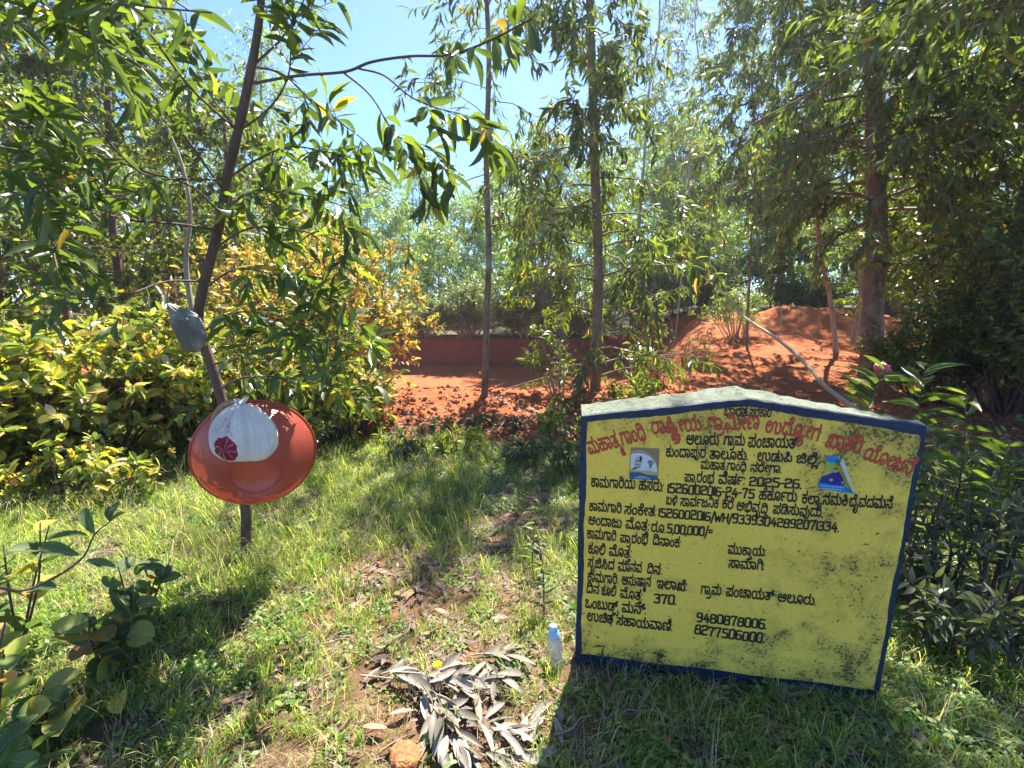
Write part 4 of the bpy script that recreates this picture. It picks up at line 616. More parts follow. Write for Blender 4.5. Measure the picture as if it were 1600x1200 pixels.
(411,[[177,-83,212,-85,227,-78,233,-63,232,-22,237,-15,277,-19,304,-17,349,2,380,39,397,92,400,187,388,249,373,289,351,327,322,359,287,382,254,392,212,392,182,381,160,362,148,342,147,288,82,293,49,286,15,259,1,227,1,202,8,177,19,160,32,155,62,165,71,174,67,212,75,227,99,231,118,222,121,207,113,192,64,157,22,112,13,87,14,49,29,17,64,-11,107,-20,161,-16,163,-68],[109,46,84,57,79,69,81,82,92,97,152,141,178,172,188,202,184,251,249,249,274,258,297,274,304,272,324,223,335,154,329,94,314,60,289,47,259,51,240,67,224,105,212,110,187,110,169,102,149,58,132,50],[224,309,213,317,218,329,237,332,250,327,247,314]]),
(458,[[321,-219,354,-220,389,-215,419,-203,441,-186,472,-141,483,-76,477,-29,458,26,442,43,419,40,400,29,394,16,418,-66,416,-101,407,-129,393,-146,372,-157,339,-159,319,-154,367,-129,381,-109,385,-86,383,-64,373,-44,331,-14,374,34,385,61,388,91,380,156,367,184,338,226,381,271,388,294,387,326,368,374,349,396,334,404,307,391,294,376,321,319,321,304,311,294,277,288,24,287,8,281,2,261,5,236,17,226,224,223,264,206,297,174,315,136,322,96,315,64,299,50,274,48,257,56,245,69,233,101,209,110,178,104,162,66,147,53,114,47,84,54,72,66,68,81,70,99,79,110,94,110,103,84,122,75,149,77,162,101,161,129,149,151,127,168,99,175,57,168,24,144,7,114,3,74,8,49,20,26,44,2,69,-12,99,-18,147,-16,172,-8,204,13,239,-10,273,-21,232,-74,226,-109,229,-139,242,-169,264,-194,289,-210],[299,-90,297,-84,304,-78,319,-81,314,-90]]),
(414,[[307,-240,350,-238,357,-228,360,-200,400,-195,417,-186,439,-163,448,-135,446,-90,422,-53,382,-25,324,-10,360,37,373,87,371,177,355,242,339,277,310,315,280,341,242,363,205,376,165,383,117,383,80,374,60,363,40,345,24,310,25,272,44,225,21,180,9,135,8,95,18,47,44,7,80,-15,110,-19,142,-15,192,12,222,-9,260,-21,259,-28,230,-50,211,-75,202,-113,204,-140,214,-165,235,-186,255,-195,292,-200,296,-230],[272,-136,264,-123,269,-98,282,-84,304,-75,330,-73,358,-78,377,-90,386,-108,386,-128,377,-137,365,-133,347,-108,327,-104,305,-108,287,-133],[110,47,94,52,84,62,75,110,84,160,108,197,154,220,207,223,244,215,278,192,297,160,307,115,303,77,292,55,272,47,248,52,232,67,217,105,205,111,182,111,162,102,152,72,141,57],[100,272,91,282,92,300,102,310,122,317,187,314,214,305,236,290,152,286]]),
(396,[[91,-17,129,-19,157,-14,204,13,249,-14,304,-18,344,-1,372,30,387,73,387,128,371,178,338,228,380,270,387,293,388,318,375,360,344,401,324,402,294,378,294,368,321,318,319,300,309,292,27,289,6,280,3,240,17,225,179,220,163,193,161,170,171,150,192,137,222,142,240,165,240,190,222,220,257,223,302,220,286,200,284,190,312,141,322,95,314,61,297,48,277,48,257,55,244,70,232,103,209,109,178,103,162,65,149,54,122,47,92,51,71,68,68,85,72,103,79,110,92,111,100,88,109,78,132,74,149,77,158,88,163,108,161,128,153,145,127,168,92,174,54,167,25,145,10,123,3,98,3,70,9,45,22,23,42,4,67,-11]]),
(384,[[90,-17,120,-19,147,-14,192,12,240,-15,265,-19,297,-17,339,5,369,48,376,73,376,110,365,155,364,220,351,263,328,300,300,330,267,353,230,371,165,384,100,379,55,359,38,343,27,323,24,278,44,225,23,188,12,153,8,115,11,73,21,40,37,15,60,-6],[110,47,87,58,76,93,79,145,99,188,123,208,157,220,215,223,240,218,242,213,212,190,200,170,198,138,208,108,167,100,142,58,127,49],[265,47,235,63,227,90,267,84,310,86,310,73,301,58,285,49],[270,144,266,150,270,154,284,150,280,145],[97,272,90,288,94,303,105,312,127,318,194,313,240,290,235,286,172,288]]),
(536,[[230,-18,279,-13,322,11,384,-16,417,-19,457,-12,484,3,507,27,522,54,529,84,527,147,518,179,502,209,459,258,427,282,402,292,382,277,369,242,377,231,423,202,444,176,461,132,460,84,447,58,417,47,382,53,351,74,338,159,295,227,340,272,347,299,346,327,329,369,309,397,297,405,277,398,253,377,254,367,279,322,279,304,269,293,239,288,24,288,9,282,3,269,4,239,17,227,129,225,140,219,129,189,134,160,92,165,62,160,32,141,12,114,3,87,3,57,13,19,28,-8,39,-17,49,-17,77,-7,89,4,89,17,74,49,69,74,75,94,92,100,114,89,155,27,179,2,204,-13],[232,49,208,64,156,142,187,149,205,164,212,189,201,219,209,224,261,222,244,199,243,189,269,146,279,114,279,82,270,59,254,48]]),
(523,[[323,-95,364,-97,399,-91,432,-79,457,-63,483,-35,500,-5,511,30,515,72,507,140,488,195,449,255,437,265,424,265,397,244,388,230,424,172,442,122,447,62,437,17,418,-10,387,-28,344,-33,306,-23,342,-3,363,17,381,47,388,82,387,122,378,160,337,227,380,270,388,295,387,327,367,375,349,397,334,404,307,391,294,375,321,317,320,302,309,292,284,289,24,288,8,282,2,262,5,235,19,224,227,222,259,209,287,186,311,147,322,102,315,65,300,50,279,47,257,55,244,70,233,102,209,111,178,105,163,67,145,52,114,46,83,55,73,65,68,82,70,100,79,109,94,109,107,79,129,74,149,78,162,100,162,125,153,145,132,165,104,173,64,171,29,149,7,115,3,70,19,27,57,-6,109,-20,179,-9,222,-50,254,-74,289,-89]]),
(564,[[92,-17,147,-14,192,12,227,-11,260,-19,307,-13,347,13,390,-10,422,-18,457,-18,492,-10,534,25,553,65,558,125,543,185,520,224,480,264,440,290,420,288,400,258,398,240,452,201,472,176,489,133,490,88,477,60,451,48,415,51,382,71,374,85,373,133,365,168,331,230,368,275,373,298,372,328,354,373,334,398,322,404,297,394,279,375,306,318,305,300,295,293,20,286,9,273,10,238,17,227,40,218,19,175,11,145,8,98,13,60,25,30,45,7,65,-9],[110,47,93,53,84,63,75,110,84,160,110,199,147,219,195,225,245,215,278,193,297,160,307,115,304,78,292,55,272,47,248,53,232,67,217,103,205,109,182,109,162,100,150,70,140,56]]),
(629,[[230,-18,274,-15,307,2,333,34,345,72,349,112,339,154,323,189,295,227,339,269,347,297,347,319,332,364,309,396,297,405,277,398,253,377,254,367,279,322,279,304,269,293,239,288,24,288,9,282,3,269,4,239,17,227,129,225,140,219,129,189,134,160,92,165,62,160,32,141,12,114,3,87,3,57,13,19,28,-8,39,-17,49,-17,77,-7,89,4,89,17,74,49,69,74,75,94,92,100,114,89,155,27,179,2,204,-13],[480,-18,532,-14,572,7,607,49,623,104,618,167,598,212,557,249,499,263,444,255,409,234,375,192,360,134,365,77,388,29,427,-5],[479,46,454,55,439,72,429,102,429,142,437,168,449,185,472,196,497,199,524,192,541,177,553,149,556,114,549,82,535,59,512,47],[232,49,208,64,156,142,187,149,205,164,212,189,201,219,209,224,261,222,244,199,243,189,269,146,279,114,279,82,270,59,254,48]]),
(491,[[116,-17,164,-18,214,-5,248,23,268,63,270,98,260,135,283,155,283,185,264,199,196,200,189,205,188,215,194,225,242,241,267,264,281,298,282,340,275,363,262,383,239,403,212,414,177,417,152,412,129,401,109,383,98,363,93,340,109,292,22,288,11,283,6,273,6,240,17,226,107,223,119,216,118,205,109,200,19,197,8,188,5,173,9,150,26,135,16,85,28,38,64,1],[413,-15,424,-16,435,-7,451,20,452,35,444,45,389,82,367,120,374,126,429,131,457,146,482,178,490,220,481,253,457,279,432,291,399,294,354,281,319,250,300,215,290,165,298,110,317,68,359,20],[127,47,103,55,88,70,83,98,91,120,109,133,139,139,167,137,189,127,199,114,204,95,194,63,167,48],[382,187,365,198,373,218,397,232,417,228,423,215,418,198,404,189],[172,291,169,298,180,323,173,350,182,355,200,353,215,335,214,308,199,294]]),
(130,[[10,-89,26,-90,41,-82,55,-46,145,364,140,386,121,399,106,399,93,391,80,356,-10,-54,-6,-76]]),
(290,[[65,-19,84,-19,100,-6,131,81,139,90,178,-11,204,-20,225,-6,299,311,298,331,286,345,261,349,242,331,196,150,189,158,165,226,155,236,141,240,126,237,114,226,89,157,81,153,42,334,31,345,16,350,1,347,-11,336,-15,309,43,11,51,-9]]),
(225,[[20,-19,44,-17,59,1,62,121,66,129,76,132,154,129,157,119,162,-1,171,-14,189,-21,206,-16,217,-4,222,21,222,311,217,334,204,347,179,348,162,331,157,209,154,201,144,197,66,201,62,211,58,331,48,344,31,350,14,345,3,334,-2,309,-2,16,4,-6]]),
(225,[[45,-24,164,-22,181,-9,214,36,216,289,203,316,184,339,169,349,49,350,30,339,1,299,-3,191,26,141,49,129,141,132,152,121,152,61,142,44,129,39,46,39,21,26,15,11,18,-6,29,-18],[71,193,63,199,60,211,59,266,65,281,84,288,147,284,153,266,149,199]]),
(225,[[45,-24,161,-23,200,6,214,26,220,116,201,189,210,284,187,334,169,349,49,352,9,326,-4,309,-1,284,19,270,34,271,61,287,79,290,134,289,146,274,139,224,76,207,64,196,59,179,64,164,76,153,141,139,151,131,158,104,154,52,136,40,71,40,59,44,34,68,19,70,6,65,-7,46,-5,26,23,-14]]),
(225,[[55,-24,171,-23,201,-1,222,29,224,139,204,179,216,214,216,296,205,319,182,344,166,352,54,352,34,340,5,301,-1,209,11,176,-7,139,-6,34,9,7,36,-17],[69,41,61,46,57,59,57,121,64,136,84,143,136,143,151,138,160,116,160,59,156,45,141,39],[76,208,66,214,62,226,69,284,86,290,148,286,152,276,153,239,148,214,134,207]]),
(706,[[176,-17,240,-19,310,-6,362,21,399,60,421,113,425,183,408,240,370,280,345,291,315,294,290,291,267,279,247,259,237,240,233,215,240,180,232,172,202,175,205,215,200,245,180,273,155,289,120,294,85,288,52,269,28,243,13,210,5,165,9,118,26,70,55,35,90,8,127,-8],[544,-17,597,-16,637,-2,676,35,696,80,701,135,685,195,647,240,607,259,547,261,502,246,461,208,441,160,439,95,456,43,472,20,495,1],[562,45,535,53,517,70,506,103,504,135,512,166,527,186,552,197,582,198,607,188,622,170,632,140,632,103,625,77,610,58,590,48],[195,47,151,55,112,73,85,104,79,118,82,125,125,127,167,139,179,115,192,109,343,108,342,98,332,83,300,62,252,50],[350,160,304,193,299,213,309,228,330,228,347,214,357,178,355,160],[97,187,80,198,89,220,115,232,133,228,139,213,134,198,120,189]]),
(569,[[89,-17,149,-14,197,13,237,-11,269,-19,319,-14,362,6,399,-11,429,-18,464,-18,497,-10,539,25,558,63,563,130,547,188,516,235,477,271,442,291,432,291,420,283,404,255,404,240,455,203,472,184,489,150,497,110,492,78,479,58,457,48,432,48,407,57,389,70,378,118,359,153,347,161,326,160,347,193,355,220,353,260,339,289,322,291,289,278,284,265,289,235,286,220,277,210,257,206,232,210,202,225,164,270,137,288,89,294,49,286,17,260,2,233,2,195,17,163,34,156,67,169,73,183,68,215,79,229,112,228,119,220,121,208,112,189,67,159,28,120,14,90,13,53,22,28,42,5,64,-11],[104,47,82,60,79,73,84,88,174,163,234,144,310,148,301,125,314,95,317,75,312,60,302,51,279,47,254,53,239,67,224,103,192,109,171,103,157,68,144,55,127,48]]),
(770,[[91,-17,129,-19,157,-14,204,13,242,-11,274,-19,319,-14,362,9,399,-11,424,-18,457,-18,487,-9,521,20,535,50,541,83,533,158,542,195,566,220,604,228,649,219,677,193,690,165,697,128,692,81,682,60,669,50,644,44,623,50,622,60,644,68,659,83,664,115,656,133,639,147,599,150,574,137,553,110,545,85,550,48,569,13,602,-11,637,-19,682,-14,724,10,755,58,763,113,755,183,729,235,708,258,677,279,652,289,619,294,587,293,552,286,506,258,476,213,468,178,470,80,465,58,447,47,416,53,391,73,387,125,378,160,363,190,335,228,369,260,383,285,388,330,380,363,357,393,332,410,302,416,259,413,227,395,203,363,199,333,214,292,24,289,5,278,3,240,8,230,19,224,217,223,248,215,290,183,316,133,321,85,314,62,302,50,282,47,259,54,246,68,232,103,202,109,177,101,163,68,152,55,129,48,107,47,87,53,74,63,68,83,72,102,79,110,92,111,107,80,127,74,147,76,157,85,162,100,162,123,156,140,134,163,109,173,74,173,44,161,23,143,8,115,2,88,6,55,17,30,37,8,62,-9],[277,291,274,298,285,323,278,350,287,355,305,353,320,335,319,308,304,294]]),
(343,[[88,-167,273,-169,320,-161,345,-147,366,-122,374,-97,371,-64,355,-39,330,-20,298,-13,263,-18,245,-28,224,-49,208,-103,95,-106,80,-111,74,-124,74,-149,78,-160],[280,-102,275,-92,281,-79,293,-74,306,-79,309,-89,305,-98,293,-104],[119,-17,183,-18,235,-6,275,23,298,61,304,88,302,126,294,151,276,178,263,231,298,273,304,296,303,323,288,366,255,404,235,399,210,376,236,321,236,303,228,293,185,287,28,287,15,283,8,273,7,241,20,226,156,223,180,218,125,204,96,176,89,153,91,131,99,111,115,94,138,82,170,77,203,82,233,94,238,91,229,68,203,53,173,47,123,49,96,58,80,71,71,93,70,123,63,133,30,141,13,136,4,118,4,86,10,61,24,36,65,0],[168,142,163,148,170,152,185,153,193,148,183,142]]),
(698,[[136,-17,180,-19,212,-13,277,21,320,-7,352,-18,387,-18,422,-6,453,25,468,65,462,153,470,195,492,218,532,228,575,221,605,194,617,167,625,133,620,83,610,60,597,50,572,44,551,50,550,60,572,67,587,83,593,98,592,118,582,135,565,148,525,150,497,133,479,105,473,78,479,45,500,11,532,-12,572,-19,617,-12,660,18,675,40,685,65,691,95,691,145,678,200,645,250,597,283,540,294,505,292,475,283,432,255,403,210,396,175,400,85,395,60,377,47,345,53,325,65,315,79,318,130,313,170,301,203,281,233,313,280,318,308,313,338,300,368,282,392,267,403,255,402,231,388,223,375,249,320,249,303,240,293,217,289,30,289,17,285,10,275,11,235,32,218,15,178,8,143,10,100,21,63,35,40,70,7,100,-9],[160,47,124,55,96,73,80,104,76,143,83,175,101,203,132,220,170,224,202,217,230,198,245,170,250,130,242,94,225,68,195,52]]),
(50,[[0,-84,26,-81,41,-56,60,16,53,34,39,44,14,40,-2,16,-21,-56,-14,-74]]),
(165,[[15,96,146,105,165,119,169,144,159,158,141,165,19,155,1,144,-6,126,-1,109],[15,181,146,190,165,204,169,229,159,243,141,250,19,240,1,229,-6,211,-1,194]]),
(382,[[90,-17,120,-19,147,-14,192,12,240,-15,267,-19,297,-16,320,-8,340,7,365,50,373,93,373,155,365,210,348,260,324,298,287,335,252,358,217,373,157,384,92,378,50,355,27,320,24,278,44,225,23,185,12,150,8,105,12,68,21,40,37,15,60,-6],[110,47,93,53,84,63,75,110,85,161,110,198,150,218,205,223,247,213,280,190,299,155,307,115,304,78,292,55,272,47,248,53,232,67,217,103,205,109,182,109,162,100,150,70,140,56],[97,272,90,288,94,303,105,312,127,318,190,313,218,303,235,290,157,286]]),
(855,[[230,-18,272,-15,299,-3,325,22,342,57,351,89,344,132,333,169,303,217,304,222,314,225,427,221,459,212,481,197,497,167,505,129,500,84,487,57,474,49,454,44,437,47,427,54,429,60,449,66,464,79,471,92,473,109,469,124,458,139,444,148,424,152,394,145,368,122,352,92,355,59,372,19,394,-2,417,-14,449,-19,477,-17,522,2,555,42,571,99,565,177,553,209,536,234,514,256,487,273,422,288,32,288,9,282,3,269,3,244,7,234,17,227,174,224,222,207,244,188,261,164,274,137,280,107,278,79,269,57,254,48,234,48,210,62,171,122,137,154,97,165,57,158,23,132,4,89,7,37,28,-8,39,-17,49,-17,77,-7,89,4,89,17,74,49,69,74,75,94,92,100,114,89,155,27,179,2,204,-13],[705,-18,759,-13,797,6,830,44,848,99,845,162,825,209,784,247,762,257,729,263,677,257,634,234,600,192,585,134,591,74,615,27,657,-7],[704,46,679,56,664,74,654,104,654,139,661,167,673,184,694,195,722,199,750,192,769,174,780,144,782,109,772,77,759,58,734,47]]),
(760,[[91,-17,129,-19,157,-14,204,13,242,-11,274,-19,319,-14,364,11,419,-15,472,-18,502,-11,544,13,604,-16,637,-19,669,-15,714,8,743,48,753,90,748,158,728,205,694,248,642,287,629,292,617,289,595,258,594,240,647,201,664,182,682,144,687,103,679,70,664,53,637,47,604,53,573,78,566,158,538,218,484,271,454,290,439,291,423,275,411,243,419,231,463,203,484,179,502,136,504,93,494,65,474,50,444,48,409,60,389,80,387,125,375,168,338,225,341,233,371,258,383,275,388,300,385,335,373,365,355,390,342,403,329,404,303,388,294,375,321,318,319,300,309,292,27,289,14,286,5,278,3,240,8,230,19,224,217,223,248,215,290,183,316,133,321,85,314,62,302,50,282,47,259,54,246,68,232,103,202,109,177,101,163,68,152,55,129,48,107,47,86,53,74,63,67,83,71,103,79,110,92,111,107,80,127,74,147,76,157,85,162,100,162,123,156,140,134,163,109,173,74,173,44,161,23,143,8,115,2,88,6,55,17,30,37,8,62,-9]]),
(544,[[289,-167,474,-169,522,-161,551,-142,568,-119,575,-89,569,-59,552,-34,527,-18,494,-13,462,-19,426,-47,416,-67,412,-99,407,-104,299,-106,282,-111,275,-124,275,-149,279,-160],[482,-103,476,-92,482,-78,494,-74,507,-79,510,-89,507,-97,494,-103],[113,-17,164,-18,207,-8,244,18,265,51,271,91,261,133,281,153,281,186,267,199,194,201,188,208,189,218,202,224,342,223,382,216,408,201,429,166,436,128,432,88,419,58,392,45,372,46,360,53,362,60,382,67,395,78,405,111,399,128,387,142,352,152,322,143,298,121,287,91,288,53,307,16,327,-3,347,-13,402,-18,447,-3,482,33,500,83,500,161,479,218,457,246,429,267,367,286,34,287,14,283,7,273,5,256,7,238,14,228,107,224,119,216,118,206,109,200,19,198,8,188,5,173,8,151,25,133,16,86,28,38,64,0],[124,48,99,57,86,73,83,101,93,123,109,133,137,139,167,137,190,126,204,96,194,63,167,49]]),
(660,[[116,-17,187,-14,247,14,289,-11,317,-18,352,-17,384,-5,415,25,430,68,423,155,432,194,454,219,492,228,537,220,567,194,580,165,586,130,582,83,573,63,559,50,534,44,513,50,512,60,534,68,549,83,555,100,554,118,544,135,527,148,484,149,456,130,438,100,435,73,442,40,464,7,499,-14,544,-19,584,-10,623,20,648,68,653,140,639,200,604,252,554,285,492,294,437,284,392,253,365,210,358,178,360,80,355,58,334,47,304,54,274,80,260,133,281,155,279,190,264,199,197,200,189,208,194,223,232,232,262,250,278,273,284,295,283,330,269,365,242,400,222,402,200,388,191,375,217,320,217,303,209,294,187,289,27,289,14,285,6,273,6,240,17,226,107,223,119,216,118,205,109,200,19,197,8,188,5,173,9,150,26,135,16,85,28,38,64,1],[127,47,103,55,88,70,83,98,91,120,109,133,139,139,167,137,189,127,199,114,204,95,194,63,167,48]]),
(397,[[159,-17,237,-15,272,-7,300,7,352,54,381,113,391,190,385,245,370,295,354,325,330,355,302,377,275,389,225,394,185,380,155,345,150,295,100,292,65,278,33,250,11,205,6,170,6,130,16,90,32,58,55,30,85,7,117,-8],[182,47,137,56,106,73,86,95,78,123,142,131,177,152,201,188,203,240,207,247,257,249,305,271,317,236,323,185,318,143,305,104,284,78,256,60,222,50],[100,187,80,198,87,218,112,232,134,228,139,213,134,198,120,189],[225,310,218,320,225,330,242,332,257,325,250,312]]),
(802,[[91,-17,129,-19,157,-14,204,13,242,-11,272,-19,317,-15,364,11,422,-15,479,-17,507,-9,534,10,552,30,574,71,590,25,622,-6,662,-19,712,-15,754,10,783,53,793,103,793,150,785,185,767,223,739,253,717,269,684,281,617,289,392,286,385,335,373,365,347,399,329,404,303,388,294,375,321,318,319,300,309,292,27,289,14,286,5,278,3,240,8,230,19,224,217,223,248,215,290,183,316,133,321,85,314,62,302,50,282,47,259,54,246,68,232,103,202,109,177,101,163,68,152,55,129,48,107,47,87,53,74,63,68,83,72,102,79,110,92,111,107,80,127,74,147,76,157,85,162,100,162,123,156,140,134,163,109,173,74,173,44,161,23,143,8,115,2,88,6,55,17,30,37,8,62,-9],[669,45,654,50,650,58,677,69,691,85,695,110,688,130,664,149,629,150,604,138,577,107,563,165,535,220,647,221,682,212,706,193,725,145,723,88,707,54,689,46],[444,47,414,57,392,75,387,125,378,160,363,190,338,225,341,233,382,266,393,230,433,218,465,198,485,175,500,143,505,100,496,68,477,51]]),
(324,[[26,-11,66,-12,80,-1,86,111,96,163,122,209,159,224,184,220,201,209,229,160,239,101,240,11,243,-4,256,-12,289,-13,301,-10,310,-1,310,159,294,254,280,289,256,323,229,350,194,372,134,384,91,379,56,363,29,331,23,306,23,279,46,221,25,169,12,94,12,6,16,-4],[99,273,90,284,91,301,101,312,121,318,169,312,189,301,201,289,196,285,141,287]]),
(416,[[278,-219,312,-220,347,-215,377,-203,399,-186,430,-141,441,-76,435,-29,415,26,399,43,377,40,358,29,352,16,375,-66,374,-101,365,-129,351,-146,329,-157,297,-159,276,-154,324,-129,338,-109,343,-86,340,-64,331,-44,288,-14,319,14,335,39,348,101,344,136,335,166,297,226,341,274,348,301,345,329,328,371,309,396,294,405,267,391,253,376,254,366,279,321,279,304,270,294,237,288,22,287,7,279,2,261,5,236,17,226,129,224,140,219,129,191,134,161,89,165,59,159,34,143,13,116,4,89,3,61,10,29,23,-1,33,-14,44,-18,87,0,90,14,71,56,70,84,84,99,109,94,172,8,197,-10,231,-21,190,-74,183,-109,187,-139,200,-169,222,-194,247,-210],[257,-90,254,-84,262,-78,277,-81,272,-90],[234,48,207,66,159,141,189,150,207,169,211,191,201,219,209,224,260,221,244,199,243,189,269,146,279,114,279,84,272,61,257,49]]),
(352,[[229,-18,286,-10,308,4,328,27,340,54,347,94,339,152,320,192,293,223,278,225,251,209,241,192,274,129,279,107,277,77,268,57,253,48,231,49,212,59,170,122,133,161,196,173,233,204,247,249,242,299,223,333,193,358,161,368,118,365,98,356,80,342,68,324,62,307,66,269,91,237,71,194,89,169,48,154,15,122,2,84,6,37,21,2,36,-16,51,-17,81,-4,89,14,71,54,68,79,77,97,98,99,115,87,154,27,176,4,201,-12],[141,286,128,294,135,307,153,308,168,299,161,289]]),
(537,[[230,-18,279,-13,322,12,384,-16,417,-19,457,-12,483,2,508,27,522,52,530,82,527,152,505,207,457,261,404,293,394,290,385,279,372,254,371,242,379,231,421,204,445,177,462,135,462,87,447,57,417,47,379,55,349,77,338,157,322,189,296,227,339,272,347,302,345,329,327,372,307,398,294,405,267,392,253,377,254,367,279,319,278,302,269,293,242,288,24,288,9,282,3,269,4,239,17,227,174,224,218,209,242,191,259,168,272,142,279,109,279,82,269,57,254,48,234,48,210,62,171,122,137,154,97,165,57,158,23,132,4,89,7,37,28,-8,39,-17,49,-17,77,-7,89,4,89,17,74,49,69,74,75,94,92,100,114,89,155,27,179,2,204,-13]]),
(636,[[546,-195,592,-195,629,-182,661,-150,672,-110,664,-68,637,-36,609,-21,555,-10,600,40,615,97,615,150,607,187,592,220,567,249,524,276,457,288,32,289,8,282,3,270,3,242,7,232,17,225,179,220,161,187,164,160,189,138,226,140,232,112,181,107,173,97,162,65,145,52,119,46,94,50,79,57,71,70,68,90,73,105,92,110,107,79,144,75,156,85,162,100,159,135,139,159,119,171,77,173,52,166,19,137,3,95,8,47,37,7,72,-13,117,-20,162,-12,207,12,252,-14,284,-19,319,-18,339,-34,352,-37,377,-23,389,-10,389,0,377,27,397,68,412,27,439,-2,464,-15,512,-23,471,-70,465,-93,466,-125,476,-150,494,-173,522,-189],[494,44,477,50,471,57,499,69,514,87,517,112,509,132,487,149,449,149,424,135,397,100,385,157,354,220,467,222,503,212,527,195,547,152,550,120,547,90,529,55],[259,54,244,72,242,96,270,60,269,53],[319,107,277,160,264,161,238,152,241,187,222,220,257,223,304,220,289,190,319,137,324,112]]),
(355,[[281,-36,294,-39,322,-33,332,-26,337,-16,318,51,343,111,350,164,342,216,323,254,289,284,247,294,207,288,167,264,129,287,97,294,62,290,37,278,11,251,0,219,6,171,13,156,24,149,47,153,67,164,72,176,69,214,84,227,102,227,117,219,138,179,157,172,192,176,211,214,227,225,249,227,269,216,282,174,281,141,274,116,264,116,232,137,194,150,144,153,117,149,89,136,65,114,54,89,53,59,65,24,104,-10,137,-18,187,-18,259,1],[147,46,127,54,120,66,124,81,142,89,162,91,192,86,216,74,225,64,219,55,200,49]]),
(609,[[159,-17,217,-19,270,-9,307,8,339,35,361,65,376,105,378,160,361,215,365,222,375,223,445,223,490,211,517,186,532,143,532,100,523,68,507,51,485,44,465,48,457,58,482,69,499,88,502,110,493,133,477,146,457,151,432,149,412,137,391,113,383,88,386,53,398,23,427,-5,457,-17,500,-18,540,-6,579,33,597,80,601,115,598,155,580,213,560,240,530,265,500,279,470,286,225,289,210,280,200,254,170,281,147,291,110,294,72,283,35,253,13,210,5,148,13,98,36,53,72,15,112,-7],[182,47,141,55,107,72,85,99,78,123,142,131,172,146,197,178,210,227,270,220,295,195,308,165,310,125,300,95,285,75,260,60,225,50],[100,187,80,198,87,218,112,232,134,228,139,213,134,198,120,189]]),
(431,[[73,-17,136,-14,196,17,261,-14,321,-18,366,-3,402,30,421,78,421,138,409,178,375,233,414,275,424,323,414,365,383,401,356,414,313,416,283,409,256,390,241,370,235,353,236,323,252,295,234,278,228,242,183,280,136,294,108,293,81,286,44,255,32,228,31,195,38,173,61,143,31,124,12,105,1,83,-1,55,7,28,23,8,43,-8],[88,45,74,50,67,60,70,73,81,79,116,75,138,60,126,49],[291,47,258,58,237,75,247,148,238,225,276,221,310,203,333,180,351,143,356,100,347,70,326,52],[166,122,128,140,144,168,147,185,139,208,120,225,123,229,153,223,171,198,178,170,179,135,176,124],[316,290,307,295,319,320,313,350,323,355,341,353,355,335,353,308,341,295]]),
(662,[[89,-17,149,-14,197,13,237,-11,264,-18,302,-18,339,-6,371,25,385,65,385,103,368,145,354,162,342,166,305,143,301,130,314,100,317,78,312,60,299,50,274,47,252,55,239,68,225,103,199,109,172,103,156,68,142,53,119,47,94,50,80,63,83,85,94,99,157,146,175,168,187,195,186,230,169,265,137,288,84,294,42,282,13,255,1,228,3,193,19,161,37,156,67,170,73,185,67,213,77,228,107,230,117,224,121,215,112,190,67,159,32,125,13,85,14,48,25,23,57,-7],[499,-17,554,-16,597,1,632,35,653,83,655,148,640,198,604,239,562,259,504,261,462,248,421,213,398,163,393,95,412,43,449,2],[519,45,492,53,473,70,462,103,461,140,469,168,484,187,509,197,537,198,562,189,577,174,588,143,589,110,582,80,569,60,549,49]]),
(582,[[89,-17,149,-14,197,13,234,-10,267,-19,317,-14,364,13,407,-9,439,-18,477,-18,509,-10,551,25,570,63,575,128,561,185,530,233,494,267,457,291,444,291,435,285,417,255,417,240,468,203,487,180,504,145,509,105,503,75,488,55,462,47,429,52,407,65,395,78,389,155,362,215,309,269,279,289,262,291,245,275,233,243,242,231,289,199,314,164,327,110,325,85,316,65,294,49,262,50,240,65,222,105,187,109,169,100,157,70,144,55,124,48,102,48,82,60,82,83,93,98,142,133,175,168,187,195,186,230,169,265,139,287,92,294,49,286,17,260,2,233,2,195,17,163,34,156,67,169,73,183,68,215,79,229,112,228,119,220,121,208,112,189,67,159,28,120,14,90,13,53,22,28,42,5,64,-11]]),
(593,[[367,-175,390,-174,414,-160,416,-147,402,-110,405,-100,415,-95,430,-101,470,-150,502,-173,557,-175,577,-169,595,-155,618,-120,623,-65,611,-12,584,35,575,42,562,44,537,32,527,20,550,-32,560,-72,556,-102,545,-117,530,-118,515,-111,472,-60,440,-40,395,-38,360,-57,342,-85,338,-115,347,-150],[92,-17,147,-14,192,12,230,-11,262,-19,300,-16,335,1,364,35,376,75,375,118,360,163,350,219,361,218,378,175,415,143,457,135,500,147,528,180,533,203,531,230,524,248,507,267,456,293,477,298,522,292,546,323,545,340,532,350,505,358,477,361,445,357,407,338,372,295,360,289,37,289,17,285,8,270,10,238,17,227,40,218,19,175,11,145,8,98,13,60,25,30,45,7,65,-9],[110,47,87,58,76,93,80,146,100,188,125,210,160,222,202,226,243,218,243,213,212,190,201,173,198,138,208,108,167,100,142,58,127,49],[265,47,235,63,227,90,267,84,310,86,310,73,301,58,285,49],[270,144,266,150,270,154,284,150,280,145],[445,197,433,208,433,220,450,223,464,218,468,208,465,200]]),
